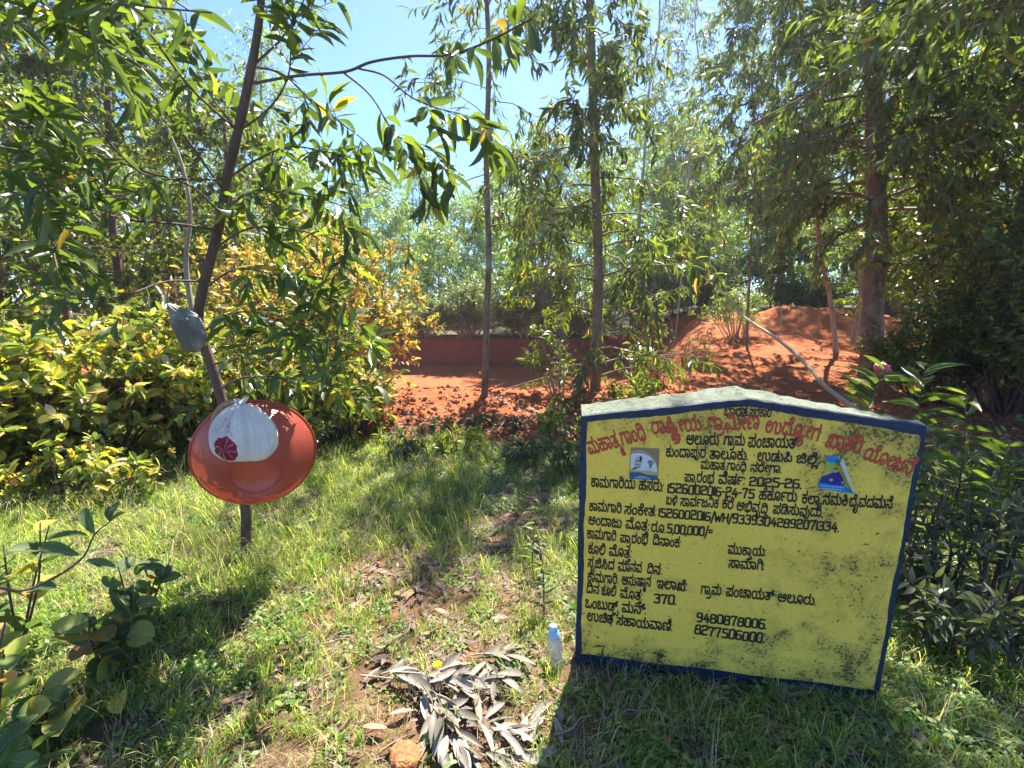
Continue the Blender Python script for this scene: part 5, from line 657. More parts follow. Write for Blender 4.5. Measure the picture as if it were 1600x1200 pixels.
(511,[[230,-18,269,-16,297,-5,323,19,340,52,347,99,343,137,333,169,304,214,304,222,322,225,338,222,360,172,384,148,407,137,439,135,464,140,501,169,509,184,512,209,502,247,477,273,435,292,452,299,489,290,502,293,525,324,525,334,517,345,472,360,417,355,387,339,349,293,339,289,29,288,7,279,3,242,17,227,174,224,222,207,244,188,261,164,274,137,280,107,278,79,269,57,254,48,234,48,210,62,171,122,137,154,97,165,57,158,23,132,4,89,7,37,28,-8,39,-17,49,-17,77,-7,89,4,89,17,74,49,69,74,75,94,92,100,114,89,155,27,179,2,204,-13],[429,196,412,206,412,222,432,222,444,214,444,201]]),
(398,[[89,-17,149,-14,199,13,244,-14,302,-18,339,-6,370,23,380,45,385,73,383,100,373,133,390,150,393,178,387,193,369,205,380,248,375,303,358,333,334,354,289,369,244,362,209,334,196,300,201,268,224,241,254,228,298,225,294,215,274,204,217,195,209,185,207,170,210,150,219,141,279,139,304,120,315,98,317,78,311,60,297,49,272,48,251,55,239,68,225,103,204,109,172,103,154,65,140,53,114,47,89,53,79,70,86,90,157,146,180,175,188,205,183,240,171,263,154,279,134,289,107,294,79,293,49,286,11,253,1,228,1,200,12,170,27,156,47,159,69,172,73,185,67,213,77,227,107,230,120,218,114,193,67,159,36,130,20,108,13,85,14,48,25,23,57,-7],[272,287,263,295,269,306,289,307,302,300,297,290]]),
(621,[[91,-17,129,-19,157,-14,204,13,254,-15,284,-19,314,-16,339,-4,361,15,392,72,411,23,447,-9,492,-19,544,-10,562,1,586,25,606,65,613,135,600,198,581,230,552,259,522,276,482,286,429,289,14,286,5,278,2,258,4,238,14,226,236,220,262,208,287,187,304,162,317,130,320,83,314,62,302,50,282,47,259,54,246,68,232,103,202,109,177,101,163,68,152,55,129,48,107,47,87,53,74,63,68,83,72,102,79,110,92,111,107,80,127,74,147,76,157,85,162,100,162,123,156,140,134,163,109,173,74,173,44,161,23,143,8,115,2,88,6,55,17,30,37,8,62,-9],[487,45,473,50,469,58,494,68,511,88,515,110,506,133,479,150,442,148,412,125,392,88,380,155,347,220,367,223,472,220,504,210,525,193,537,173,544,145,542,85,533,65,522,53,504,45]]),
(432,[[74,-17,109,-19,139,-12,171,5,183,23,177,38,154,61,99,45,82,49,72,60,71,80,79,92,134,104,145,118,145,143,139,156,92,168,75,185,74,203,79,215,104,228,129,227,152,218,163,205,177,174,197,166,229,171,249,210,267,223,297,228,326,218,339,203,350,178,357,140,354,119,324,146,304,156,277,159,244,150,220,130,204,103,200,68,205,40,217,20,239,-1,262,-13,289,-19,322,-18,352,-10,372,3,396,28,415,65,423,110,420,173,404,233,426,268,433,315,422,363,392,399,369,411,342,417,307,414,279,401,261,383,250,355,253,328,268,295,237,282,209,262,199,262,152,289,102,294,59,283,22,253,9,228,5,195,12,165,31,133,7,93,4,50,13,25,29,5,49,-10],[297,45,277,51,267,62,265,83,274,94,284,91,294,64,322,54,316,48],[324,342,319,350,326,355,339,355,349,350,342,342]]),
]
# words: letter indices, baseline start, baseline end (metres on the face), letter height, paint
WORDS = [
([0,1,2],0.459,1.0323,0.5319,1.0329,0.0286,0),
([3,1,4,1],0.5377,1.0332,0.604,1.0314,0.0284,0),
([5,6,7,8,9],0.0308,0.8749,0.222,0.9399,0.0527,1),
([10,11,12],0.2358,0.9565,0.3962,0.9801,0.0482,1),
([13,14,15],0.4111,0.9807,0.5731,0.9899,0.0473,1),
([16,17,18],0.5875,0.9831,0.7534,0.9601,0.0467,1),
([19,2,20],0.7719,0.9415,0.8785,0.9209,0.0493,1),
([21,22,23],0.8854,0.911,1.0314,0.8561,0.0494,1),
([24,25,26],0.3476,0.9277,0.4534,0.9305,0.0376,0),
([13,5],0.4674,0.9312,0.5333,0.9321,0.0373,0),
([27,28,12,29],0.5426,0.9281,0.6976,0.9313,0.0369,0),
([30,31,32,1],0.2849,0.8816,0.4145,0.882,0.0342,0),
([33,25,34,35],0.4248,0.8816,0.5478,0.8828,0.0338,0),
([16,36,37],0.5749,0.882,0.6835,0.8843,0.0334,0),
([38,39,35],0.6946,0.8804,0.7649,0.8798,0.0331,0),
([5,6,7,8,9],0.4006,0.8437,0.5455,0.8428,0.0301,0),
([40,41,42,35],0.5575,0.8435,0.6548,0.8423,0.0298,0),
([43,44,45],0.3512,0.7943,0.4481,0.7932,0.0348,0),
([46,47,48],0.4604,0.794,0.5461,0.7924,0.0345,0),
([49,50,49,51,52,49,53,35],0.5583,0.792,0.723,0.7922,0.0302,0),
([4,5,42,20,12],0.0385,0.7564,0.1915,0.7557,0.036,0),
([54,3,26,48],0.2012,0.7564,0.2853,0.7523,0.0357,0),
([55,51,49,53,50,50,49,50,55,53,52,49,56,52,57,51],0.2982,0.7507,0.5806,0.7474,0.0323,0),
([54,58,26],0.593,0.7445,0.7128,0.7435,0.0359,0),
([59,60,40,5,61],0.727,0.7399,0.8665,0.7416,0.0355,0),
([62,46,63,5,23],0.8707,0.7394,0.9982,0.7399,0.0352,0),
([64,65],0.2954,0.7055,0.3331,0.7035,0.0345,0),
([66,67,22,68,59],0.3437,0.7043,0.4697,0.7044,0.0342,0),
([69,70],0.4792,0.7051,0.5173,0.704,0.0339,0),
([71,72,73,74],0.5257,0.7022,0.6281,0.6956,0.0338,0),
([75,76,77,78,79,35],0.6421,0.6966,0.797,0.6953,0.0334,0),
([4,5,42,20],0.0343,0.6643,0.1484,0.6627,0.0355,0),
([80,81,2,48],0.1567,0.6609,0.267,0.6582,0.0352,0),
([55,51,49,53,50,50,49,50,55,53,82,83,84,82,85,86,86,85,86,50,56,49,87,85,49,50,57,55,86,86,56,35],0.2735,0.6582,0.8538,0.6461,0.0315,0),
([88,31,89],0.0321,0.6095,0.1508,0.6048,0.036,0),
([90,91,48],0.1633,0.6042,0.2461,0.6009,0.0357,0),
([92,35],0.2506,0.5987,0.301,0.5954,0.0355,0),
([51,93,50,50,93,50,50,50,82,94],0.3052,0.5982,0.4584,0.5969,0.0337,0),
([4,5,42,20],0.0294,0.5554,0.1339,0.5514,0.0365,0),
([43,44,45],0.1463,0.5499,0.2446,0.5466,0.0362,0),
([95,96,59,48],0.2595,0.5479,0.3563,0.5452,0.0359,0),
([97,98,12,48],0.5131,0.5349,0.638,0.5368,0.0352,0),
([99,100],0.0351,0.4946,0.0977,0.4929,0.0371,0),
([90,91,48],0.11,0.4917,0.1916,0.4901,0.0369,0),
([66,101,102,48],0.5196,0.4824,0.6384,0.4828,0.0357,0),
([103,38,104,63],0.0345,0.4383,0.132,0.4352,0.0376,0),
([101,40,46],0.1441,0.4338,0.2297,0.4347,0.0373,0),
([95,40,48],0.2459,0.434,0.2974,0.4317,0.037,0),
([4,5,42,20],0.036,0.3809,0.144,0.3796,0.0381,0),
([71,105,106,40],0.1601,0.3788,0.2645,0.3802,0.0377,0),
([107,108,109,48],0.2827,0.3769,0.3895,0.3749,0.0373,0),
([13,5],0.4355,0.3703,0.5067,0.3706,0.037,0),
([27,28,12,29],0.5205,0.3705,0.6796,0.3684,0.0366,0),
([24,25,26,35],0.6906,0.367,0.8162,0.365,0.0362,0),
([95,40],0.0329,0.3306,0.0808,0.3292,0.0386,0),
([99,100],0.0879,0.3272,0.1426,0.3263,0.0385,0),
([90,91,48],0.1554,0.3237,0.2377,0.3205,0.0383,0),
([86,57,50,35],0.2761,0.3164,0.358,0.3153,0.0363,0),
([110,111,112],0.0301,0.2693,0.1531,0.2648,0.0391,0),
([5,113,48],0.1648,0.2636,0.2525,0.263,0.0388,0),
([85,56,87,50,87,57,87,50,50,53,35],0.4288,0.256,0.6696,0.2519,0.0362,0),
([16,114,2],0.0383,0.2128,0.136,0.2112,0.0396,0),
([3,6,12,115,116,48],0.1471,0.2084,0.3493,0.2038,0.0392,0),
([87,49,57,57,51,50,53,50,50,50,35],0.4259,0.2037,0.6672,0.1933,0.0367,0),
]
# ------------------------------------------------------------------ painted concrete sign
SO = Vector((.2457, 1.6503, 0)); YAW, LEAN = -.1559, .0475
sign = empty("sign_board", SO, "yellow painted concrete notice slab with blue border and Kannada lettering standing in the grass", "sign")
sign.rotation_euler = (Matrix.Rotation(YAW, 3, 'Z') @ Matrix.Rotation(LEAN, 3, 'X')).to_euler()
SM = Matrix.Translation(SO) @ Matrix.Rotation(YAW, 4, 'Z') @ Matrix.Rotation(LEAN, 4, 'X')
OUT = [(.0005, -.0), (1.0653, .0), (1.0561, 1.0179), (.5267, 1.0886), (.0001, 1.0105)]
INN = [(.0209, .0630), (1.0441, .0491), (1.0409, .9913), (.531, 1.0641), (.0212, .9907)]
rs = random.Random(4)
def wavy(poly, amp, step=.02):
    out = []
    n = len(poly)
    for i in range(n):
        a, b_ = Vector(poly[i]), Vector(poly[(i + 1) % n]); k = max(2, int((b_ - a).length / step)); nn = Vector((-(b_ - a).y, (b_ - a).x)).normalized()
        for j in range(k):
            t = j / k; w = (amp * (rs.random() - .5) + amp * .8 * math.sin(j * .35 + i)) * (1 if j else .2)
            out.append((a + (b_ - a) * t + nn * w))
    return out
def poly_mesh(name, loops, y, mat, parent, thick=0):
    vs = [[Vector((p[0], p[1], 0)) for p in l] for l in loops]
    tr = tessellate_polygon(vs); flat = [p for l in vs for p in l]
    V = [(p.x, y, p.y) for p in flat]; F = []
    for t in tr:
        a, b_, c_ = (flat[i] for i in t)
        cr = (b_ - a).cross(c_ - a).z
        if abs(cr) < 1e-12: continue
        F.append(t if cr > 0 else (t[0], t[2], t[1]))
    if thick:
        n = len(V); V += [(v[0], v[1] + thick, v[2]) for v in V]; o = 0
        for l in vs:
            k = len(l)
            for i in range(k): 
                j = (i + 1) % k; F.append((o + i, o + j, n + o + j)); F.append((o + i, n + o + j, n + o + i))
            o += k
    me = np_mesh(name, V, tris=F, smooth=False)
    return link(name, me, parent, mat)

# paints
m, nt, b = new_mat("yellow_paint"); co = obj_co(nt)
base = ramp(nt, noise_tex(nt, 3, 6, .6, co), [(.3, (.92, .58, .045)), (.7, (1.0, .68, .08))])
base = mixc(nt, .5, base, ramp(nt, noise_tex(nt, 60, 4, .7, co), [(.3, (.82, .50, .05)), (.7, (1.0, .72, .14))]))
sx = nt.nodes.new("ShaderNodeSeparateXYZ"); nt.links.new(co, sx.inputs[0])
# mould: strongest along the top, the right side and the foot
tm = ramp(nt, sx.outputs[2], [(0, (.60, .60, .60)), (.14, (.36, .36, .36)), (.3, (.04, .04, .04)), (.82, (.04, .04, .04)), (.93, (.42, .42, .42)), (1, (.5, .5, .5))])
rm = ramp(nt, sx.outputs[0], [(0, (.22, .22, .22)), (.1, (.05, .05, .05)), (.6, (.02, .02, .02)), (.85, (.33, .33, .33)), (1, (.36, .36, .36))])
big = noise_tex(nt, 7, 3, .55, co, .6); fine = noise_tex(nt, 85, 6, .75, co); med = noise_tex(nt, 24, 5, .7, co, .5)
e = mth(nt, 'ADD', mth(nt, 'MULTIPLY', big, .62), mth(nt, 'ADD', mth(nt, 'MULTIPLY', tm, .26), mth(nt, 'MULTIPLY', rm, .30)))
e = mth(nt, 'ADD', e, mth(nt, 'MULTIPLY', mth(nt, 'SUBTRACT', fine, .5), .75))
e = mth(nt, 'ADD', mth(nt, 'MULTIPLY', big, .62), mth(nt, 'ADD', mth(nt, 'MULTIPLY', tm, .26), mth(nt, 'MULTIPLY', rm, .30)))
e = mth(nt, 'ADD', mth(nt, 'ADD', e, .035), mth(nt, 'MULTIPLY', mth(nt, 'SUBTRACT', med, .5), .34))
soft = ramp(nt, e, [(.40, (0, 0, 0)), (.66, (.75, .75, .75))])
base = mixc(nt, soft, base, ramp(nt, med, [(.35, (.20, .16, .04)), (.65, (.36, .28, .05))]))
dots = ramp(nt, mth(nt, 'ADD', noise_tex(nt, 120, 4, .7, co), mth(nt, 'MULTIPLY', mth(nt, 'SUBTRACT', e, .5), .95)), [(.55, (0, 0, 0)), (.63, (.92, .92, .92))])
base = mixc(nt, dots, base, (.085, .062, .018))
sp = ramp(nt, noise_tex(nt, 52, 2, .5, co), [(.69, (0, 0, 0)), (.73, (.9, .9, .9))])
base = mixc(nt, sp, base, (.10, .08, .03))
nt.links.new(base, b.inputs["Base Color"]); b.inputs["Roughness"].default_value = .72
bump(nt, b, mth(nt, 'ADD', fine, noise_tex(nt, 220, 3, .6, co)), .55, .004)
YP = m
def paint(name, c1, c2, wear=None, lo=.62, scale=30):
    m, nt, b = new_mat(name); co = obj_co(nt)
    c = ramp(nt, noise_tex(nt, scale, 5, .6, co), [(.3, c1), (.7, c2)])
    if wear: c = mixc(nt, ramp(nt, noise_tex(nt, 110, 5, .75, co), [(lo, (0, 0, 0)), (lo + .04, (1, 1, 1))]), c, wear)
    nt.links.new(c, b.inputs["Base Color"]); b.inputs["Roughness"].default_value = .6
    bump(nt, b, noise_tex(nt, 120, 5, .7, co), .4, .004)
    return m
BLUE = paint("blue_paint", (.004, .012, .036), (.010, .032, .075), (.10, .16, .16), .66)
BLACK = paint("black_paint", (.008, .008, .008), (.02, .018, .015), (.35, .32, .08), .68)
REDP = paint("red_paint", (.42, .035, .02), (.55, .07, .03), (.55, .45, .09), .62)
m, nt, b = new_mat("mossy_cap"); co = obj_co(nt)
c = ramp(nt, noise_tex(nt, 9, 8, .7, co), [(.3, (.12, .15, .09)), (.5, (.20, .225, .155)), (.7, (.27, .28, .21))])
c = mixc(nt, ramp(nt, noise_tex(nt, 26, 7, .8, co, 1.2), [(.52, (0, 0, 0)), (.60, (.9, .9, .9))]), c, (.07, .085, .05))
nt.links.new(c, b.inputs["Base Color"]); b.inputs["Roughness"].default_value = .9
bump(nt, b, noise_tex(nt, 60, 8, .75, co), .9, .01)
MOSS = m

# slab: front outline, slightly raised and uneven back outline
TH = .085
fo = [Vector(p) for p in OUT]
n_ = 20
front, back = [], []
backc = [(.0005, -.0), (1.0653, 0), (1.078, 1.012), (.515, 1.112), (-.001, 1.030)]
fo[0].y = fo[1].y = -.12
for i in range(5):
    a, b_ = fo[i], fo[(i + 1) % 5]
    pa = Vector(backc[i]); pb = Vector(backc[(i + 1) % 5])
    if i == 0: pa.y = pb.y = -.12
    if i == 4: pb.y = -.12
    if i == 1: pa.y = -.12
    for j in range(n_):
        t = j / n_
        front.append(a.lerp(b_, t) + Vector((rs.uniform(-1, 1), rs.uniform(-1, 1))) * .0018 * (j > 0))
        back.append(pa.lerp(pb, t) + Vector((rs.uniform(-1, 1), rs.uniform(-1, 1))) * .004)
N5 = len(front)
V = [(p.x, 0, p.y) for p in front] + [(p.x * .998 + .001, .006, p.y + (.004 if 2 * n_ <= i < 4 * n_ else 0)) for i, p in enumerate(front)] + [(p.x, TH, p.y) for p in back]
bm_f = []; mi = []
bm_f.append(list(range(N5))); mi.append(0)
for ring in (0, 1):
    for i in range(N5):
        j = (i + 1) % N5
        bm_f.append([ring * N5 + j, ring * N5 + i, (ring + 1) * N5 + i, (ring + 1) * N5 + j]); mi.append(1 if 2 * n_ <= i < 4 * n_ and ring == 1 else 0)
bm_f.append([2 * N5 + i for i in reversed(range(N5))]); mi.append(1)
me = bpy.data.meshes.new("slab"); me.from_pydata(V, [], bm_f); me.materials.append(BLUE); me.materials.append(MOSS)
me.polygons.foreach_set("material_index", mi); me.update()
link("slab", me, sign)
inner = wavy(INN, .0028)
poly_mesh("painted_face", [inner], -.003, YP, sign, .0035)

GD = [(2 * a, [[(2 * l[q], 2 * l[q + 1]) for q in range(0, len(l), 2)] for l in ls]) for a, ls in GLY]
k_ = 0
for w in WORDS:
    ids, x0, z0_, x1, z1, hh, col = w
    tot = sum(GD[i][0] for i in ids); dx, dz = (x1 - x0), (z1 - z0_)
    ln = math.hypot(dx, dz); ux, uz = dx / ln, dz / ln; sx_ = ln / tot; sy_ = hh / 640
    V, F, cur = [], [], 0
    for i in ids:
        adv, loops = GD[i]; jr = rs.uniform(-.04, .04); js = rs.uniform(.95, 1.06); jb = rs.uniform(-.03, .03) * hh
        vs = [[Vector((p[0], p[1], 0)) for p in l] for l in loops]
        def area(l): return sum(l[q - 1].x * l[q].y - l[q].x * l[q - 1].y for q in range(len(l)))
        def inside(p, l):
            r = False
            for q in range(len(l)):
                a, b_ = l[q - 1], l[q]
                if (a.y > p.y) != (b_.y > p.y) and p.x < (b_.x - a.x) * (p.y - a.y) / (b_.y - a.y) + a.x: r = not r
            return r
        depth_ = [sum(inside(l[0], m_) for m_ in vs if m_ is not l) for l in vs]
        flat, tr = [], []
        for li, l in enumerate(vs):
            if depth_[li] % 2: continue
            grp_ = [l] + [m_ for mi_, m_ in enumerate(vs) if depth_[mi_] == depth_[li] + 1 and inside(m_[0], l)]
            t_ = tessellate_polygon(grp_); tr += [tuple(q + len(flat) for q in tri_) for tri_ in t_]; flat += [p for g_ in grp_ for p in g_]
        o = len(V); k_ += 1
        for p in flat:
            X_ = (cur + p.x) * sx_; Z_ = p.y * sy_ * js + jb + (p.x - adv / 2) * sx_ * jr
            V.append((x0 + ux * X_ - uz * Z_, -.0042 - (k_ % 3) * .0003, z0_ + uz * X_ + ux * Z_))
        for t in tr:
            a, b_, c_ = (flat[q] for q in t)
            if abs((b_ - a).cross(c_ - a).z) < 1e-9: continue
            F.append([o + q for q in (t if (b_ - a).cross(c_ - a).z > 0 else (t[0], t[2], t[1]))])
        cur += adv
    link("painted_word", np_mesh("painted_word", V, tris=F, smooth=False), sign, REDP if col else BLACK)

# stickers
def flatmat(name, c, r=.35):
    m, nt, b = new_mat(name); b.inputs["Base Color"].default_value = (*c, 1); b.inputs["Roughness"].default_value = r
    return m
def rect(x0, z0, x1, z1): return [(x0, z0), (x1, z0), (x1, z1), (x0, z1)]
def ell(cx, cz, rx, rz, a0=0, a1=2 * PI, n=20): return [(cx + rx * math.cos(a0 + (a1 - a0) * i / n), cz + rz * math.sin(a0 + (a1 - a0) * i / n)) for i in range(n + (a1 - a0 < 6.2))]
ST = {k: flatmat("print_" + k, c) for k, c in dict(white=(.62, .64, .66), brown=(.26, .19, .10), tan=(.55, .36, .18), orange=(.66, .36, .12), green=(.03, .20, .09), blue=(.012, .09, .26), cyan=(.01, .22, .52), dark=(.03, .035, .04), skin=(.45, .42, .36), navy=(.02, .03, .25), lime=(.35, .45, .08)).items()}
X0, X1, Z0, Z1 = .1690, .2640, .7945, .9085
sw, sh = X1 - X0, Z1 - Z0
stk = poly_mesh("sticker", [rect(X0, Z0, X1, Z1)], -.0052, ST['brown'], sign, .0008); stk['label'] = 'square sticker with white dome, face and blue band'
def pr(name, loop, lvl, mat, par, X0=X0, Z0=Z0, sw=sw, sh=sh):
    return poly_mesh(name, [[(X0 + x * sw, Z0 + z * sh) for x, z in loop]], -.0052 - .00025 * lvl, ST[mat], par)
pr('print_arc', [(.02, .28)] + [(x, z) for x, z in ell(.3, .26, .68, .66, 0, PI / 2 + .42, 24)] + [(.02, .86)], 1, 'tan', stk)
pr('print_arc', [(.02, .28)] + [(x, z) for x, z in ell(.3, .26, .65, .62, 0, PI / 2 + .43, 24)] + [(.02, .82)], 2, 'brown', stk)
pr('print_arc', [(.02, .28)] + [(x, z) for x, z in ell(.3, .26, .66, .585, 0, PI / 2 + .44, 24)] + [(.02, .78)], 3, 'white', stk)
pr('print_band', [(.02, .22), (.98, .12), (.98, .26), (.7, .30), (.35, .28), (.02, .32)], 4, 'tan', stk)
pr('print_band', [(.02, .17), (.98, .08), (.98, .16), (.62, .17), (.35, .235), (.02, .235)], 5, 'green', stk)
pr('print_band', [(.02, .0), (.98, .0), (.98, .125), (.7, .12), (.35, .20), (.02, .19)], 6, 'blue', stk)
pr('print_text', rect(.3, .09, .62, .105), 7, 'white', stk); pr('print_text', rect(.18, .04, .74, .057), 7, 'white', stk)
pr('print_face', ell(.28, .53, .135, .20), 5, 'skin', stk)
for lp in ([(.33, .60), (.40, .58), (.42, .70), (.36, .76), (.33, .72)], ell(.245, .59, .035, .026), ell(.345, .585, .035, .026), [(.20, .50), (.26, .47), (.33, .475), (.345, .46), (.26, .45), (.21, .46)], [(.18, .40), (.25, .365), (.34, .40), (.38, .48), (.345, .43), (.26, .34), (.10, .30), (.06, .30), (.12, .35)]):
    pr('print_line', lp, 6, 'dark', stk)
for lp in ([(.62, .62), (.80, .62), (.78, .585), (.64, .585)], [(.60, .58), (.635, .58), (.71, .47), (.69, .44)], [(.79, .58), (.83, .58), (.72, .38), (.69, .38), (.70, .44)], [(.69, .585), (.735, .585), (.725, .50), (.70, .50)]):
    pr('print_line', lp, 6, 'dark', stk)
for q in range(8): pr('print_dot', ell(.52 + .045 * q, .36 + .02 * math.sin(q * 2.3), .012, .010, n=6), 6, 'dark', stk)
# torn, peeling sticker
K = [(.7842, .9094), (.8124, .9109), (.826, .898), (.832, .872), (.8812, .7889), (.785, .7939)]
s2 = poly_mesh("sticker", [[(.7835, .9105), (.806, .9120), (.819, .9060), (.826, .895), (.8135, .8780), (.828, .8600), (.8560, .8150), (.8880, .7840), (.832, .7890), (.768, .7975), (.776, .835), (.7835, .862)]], -.0052, ST['lime'], sign, .0008); s2['label'] = 'blue poster sticker with its right corner peeled and curling'
def p2(name, loop, lvl, mat): return poly_mesh(name, [loop], -.0052 - .00025 * lvl, ST[mat], s2)
p2('print_block', [(.7845, .8905), (.7845, .9105), (.806, .9118), (.818, .9055), (.825, .895), (.818, .8855), (.81, .8885)], 1, 'cyan')
p2('print_block', [(.778, .842), (.7835, .858), (.80, .862), (.80, .846)], 1, 'orange')
p2('print_block', [(.772, .815), (.776, .838), (.80, .850), (.818, .860), (.828, .856), (.85, .818), (.84, .806), (.80, .806)], 2, 'navy')
p2('print_block', [(.769, .799), (.772, .818), (.81, .812), (.846, .812), (.886, .786), (.833, .7900)], 3, 'cyan')
p2('print_face', ell(.8155, .862, .007, .008, n=10), 3, 'tan'); p2('print_line', ell(.814, .8675, .006, .003, n=8), 4, 'dark')
p2('print_hand', ell(.806, .829, .0065, .005, n=8), 4, 'orange'); p2('print_hand', ell(.841, .822, .005, .004, n=8), 4, 'orange')
for z, a, b__ in ((.8075, .779, .842), (.7985, .786, .840)):
    x = a
    while x < b__: w_ = rs.uniform(.003, .008); p2('print_text', rect(x, z - .0008 - (x - a) * .06, x + w_, z + .0012 - (x - a) * .06), 4, 'white'); x += w_ + .002
# the curl: rolled paper
cv = []
for i in range(9):
    t = i / 8; cx = .8265 + (.8800 - .8265) * t; cz = .8990 + (.7850 - .8990) * t; r_ = .0085 * (1 - t) ** .6 + .0008
    for j in range(9):
        a = -.9 + 4.3 * j / 8
        cv.append((cx - r_ * .9 * math.cos(a) - r_ * .4, -.0065 - r_ - r_ * math.sin(a - PI / 2) * -1, cz - r_ * .7 * math.cos(a)))
link("curled_corner", np_mesh("curled_corner", cv, quads=[(i * 9 + j, i * 9 + j + 1, i * 9 + j + 10, i * 9 + j + 9) for i in range(8) for j in range(8)]), s2, flatmat("paper_back", (.62, .60, .48), .6))

# ------------------------------------------------------------------ plastic and cloth materials
m, nt, b = new_mat("red_plastic"); co = obj_co(nt)
c = ramp(nt, noise_tex(nt, 9, 5, .6, co), [(.3, (.40, .065, .04)), (.7, (.50, .10, .06))])
c = mixc(nt, ramp(nt, noise_tex(nt, 60, 5, .7, co), [(.58, (0, 0, 0)), (.7, (.4, .4, .4))]), c, (.62, .26, .17))
nt.links.new(c, b.inputs["Base Color"]); b.inputs["Roughness"].default_value = .38
t = nt.nodes.new("ShaderNodeBsdfTranslucent"); nt.links.new(mixc(nt, 1, c, (1.3, .9, .6), 'MULTIPLY'), t.inputs[0])
mx = nt.nodes.new("ShaderNodeMixShader"); mx.inputs[0].default_value = .09
bump(nt, b, noise_tex(nt, 140, 4, .6, co), .15, .003)
nt.links.new(b.outputs[0], mx.inputs[1]); nt.links.new(t.outputs[0], mx.inputs[2]); nt.links.new(mx.outputs[0], nt.nodes["Material Output"].inputs[0])
REDPL = m
def film(name, c1, trans=.35, rough=.35, scale=14):
    m, nt, b = new_mat(name); co = obj_co(nt)
    c = ramp(nt, noise_tex(nt, scale, 5, .6, co), [(.3, tuple(v * .85 for v in c1)), (.7, c1)])
    return m, nt, b, c, co
def film_end(m, nt, b, c, trans, rough):
    nt.links.new(c, b.inputs["Base Color"]); b.inputs["Roughness"].default_value = rough
    t = nt.nodes.new("ShaderNodeBsdfTranslucent"); nt.links.new(c, t.inputs[0])
    mx = nt.nodes.new("ShaderNodeMixShader"); mx.inputs[0].default_value = trans
    nt.links.new(b.outputs[0], mx.inputs[1]); nt.links.new(t.outputs[0], mx.inputs[2]); nt.links.new(mx.outputs[0], nt.nodes["Material Output"].inputs[0])
    return m

# ------------------------------------------------------------------ red basin on the sapling
DB = 2.28
bc = at(400, 709, DB)
vb = (Vector((0, 0, CAM_H)) - bc).normalized(); upi = (Vector((0, 0, 1)) - vb * vb.z).normalized()
axis = (vb * math.cos(math.radians(24)) - upi * math.sin(math.radians(24)) + Vector((-.03, 0, 0))).normalized()
basin = empty("plastic_basin", bc, "round red plastic basin with ridged bottom hung against the sapling trunk", "basin")
basin.rotation_euler = axis.to_track_quat('Z', 'X').to_euler()
RB = (bc - Vector((0, 0, CAM_H))).length * 95 / 750 * .80
prf = [(0, .206), (RB * .12, .207), (RB * .34, .206), (RB * .355, .214), (RB * .375, .203)]
for i in range(1, 93):
    t = i / 92; r_ = RB * (.375 + .615 * t); z_ = .203 * (1 - t ** 1.9) + .0030 * math.sin(i * PI / 2 + PI / 4) * (1 - .3 * t)
    prf.append((r_, z_))
prf += [(RB * 1.005, .001), (RB * 1.0, -.004)]
def lathe(prf, n, name, mat, parent, off=0, wob=0):
    a = np.arange(n) * 2 * PI / n; P = np.array(prf)
    V = np.stack([P[:, None, 0] * np.cos(a) * (1 + wob * np.sin(2 * a + .5)), P[:, None, 0] * np.sin(a), np.repeat(P[:, 1:2], n, 1)], -1).reshape(-1, 3)
    k = len(P); i = np.arange(k - 1)[:, None] * n + np.arange(n)[None]; j = np.arange(k - 1)[:, None] * n + (np.arange(n)[None] + 1) % n
    return link(name, np_mesh(name, V, quads=np.stack([i, j, j + n, i + n], -1).reshape(-1, 4)), parent, mat)
lathe(prf + [(RB * .97, -.004), (RB * .95, .004)], 96, "bowl", REDPL, basin, wob=.01)
rim = [(RB * 1.0 + .006 * math.cos(a), -.003 + .006 * math.sin(a)) for a in np.linspace(0, 2 * PI, 9)]
lathe(rim, 96, "rim", REDPL, basin, wob=.01)

# ------------------------------------------------------------------ white carrier bag
m, nt, b, c, co = film("white_bag_film", (.86, .87, .86), .3, .35)
s_ = nt.nodes.new("ShaderNodeSeparateXYZ"); nt.links.new(co, s_.inputs[0])
FX, FZ, FR = -.038, -.056, .056
dx_ = mth(nt, 'SUBTRACT', s_.outputs[0], FX); dz_ = mth(nt, 'SUBTRACT', s_.outputs[2], FZ)
rr = mth(nt, 'SQRT', mth(nt, 'ADD', mth(nt, 'MULTIPLY', dx_, dx_), mth(nt, 'MULTIPLY', dz_, dz_)))
an = mth(nt, 'ARCTAN2', dz_, dx_)
edge = mth(nt, 'ADD', rr, mth(nt, 'MULTIPLY', mth(nt, 'ABSOLUTE', mth(nt, 'SINE', mth(nt, 'MULTIPLY', an, 4.0), 0), 0), -.005))
disc = mth(nt, 'LESS_THAN', edge, FR - .004)
spoke = mth(nt, 'LESS_THAN', mth(nt, 'ABSOLUTE', mth(nt, 'SINE', mth(nt, 'ADD', mth(nt, 'MULTIPLY', an, 4.0), mth(nt, 'MULTIPLY', noise_tex(nt, 30, 2, .5, co), 1.5)), 0), 0), .10)
fl = mth(nt, 'MULTIPLY', disc, mth(nt, 'SUBTRACT', 1.0, mth(nt, 'MULTIPLY', spoke, mth(nt, 'LESS_THAN', rr, FR * .8))))
front_ = mth(nt, 'LESS_THAN', s_.outputs[1], 0.0)
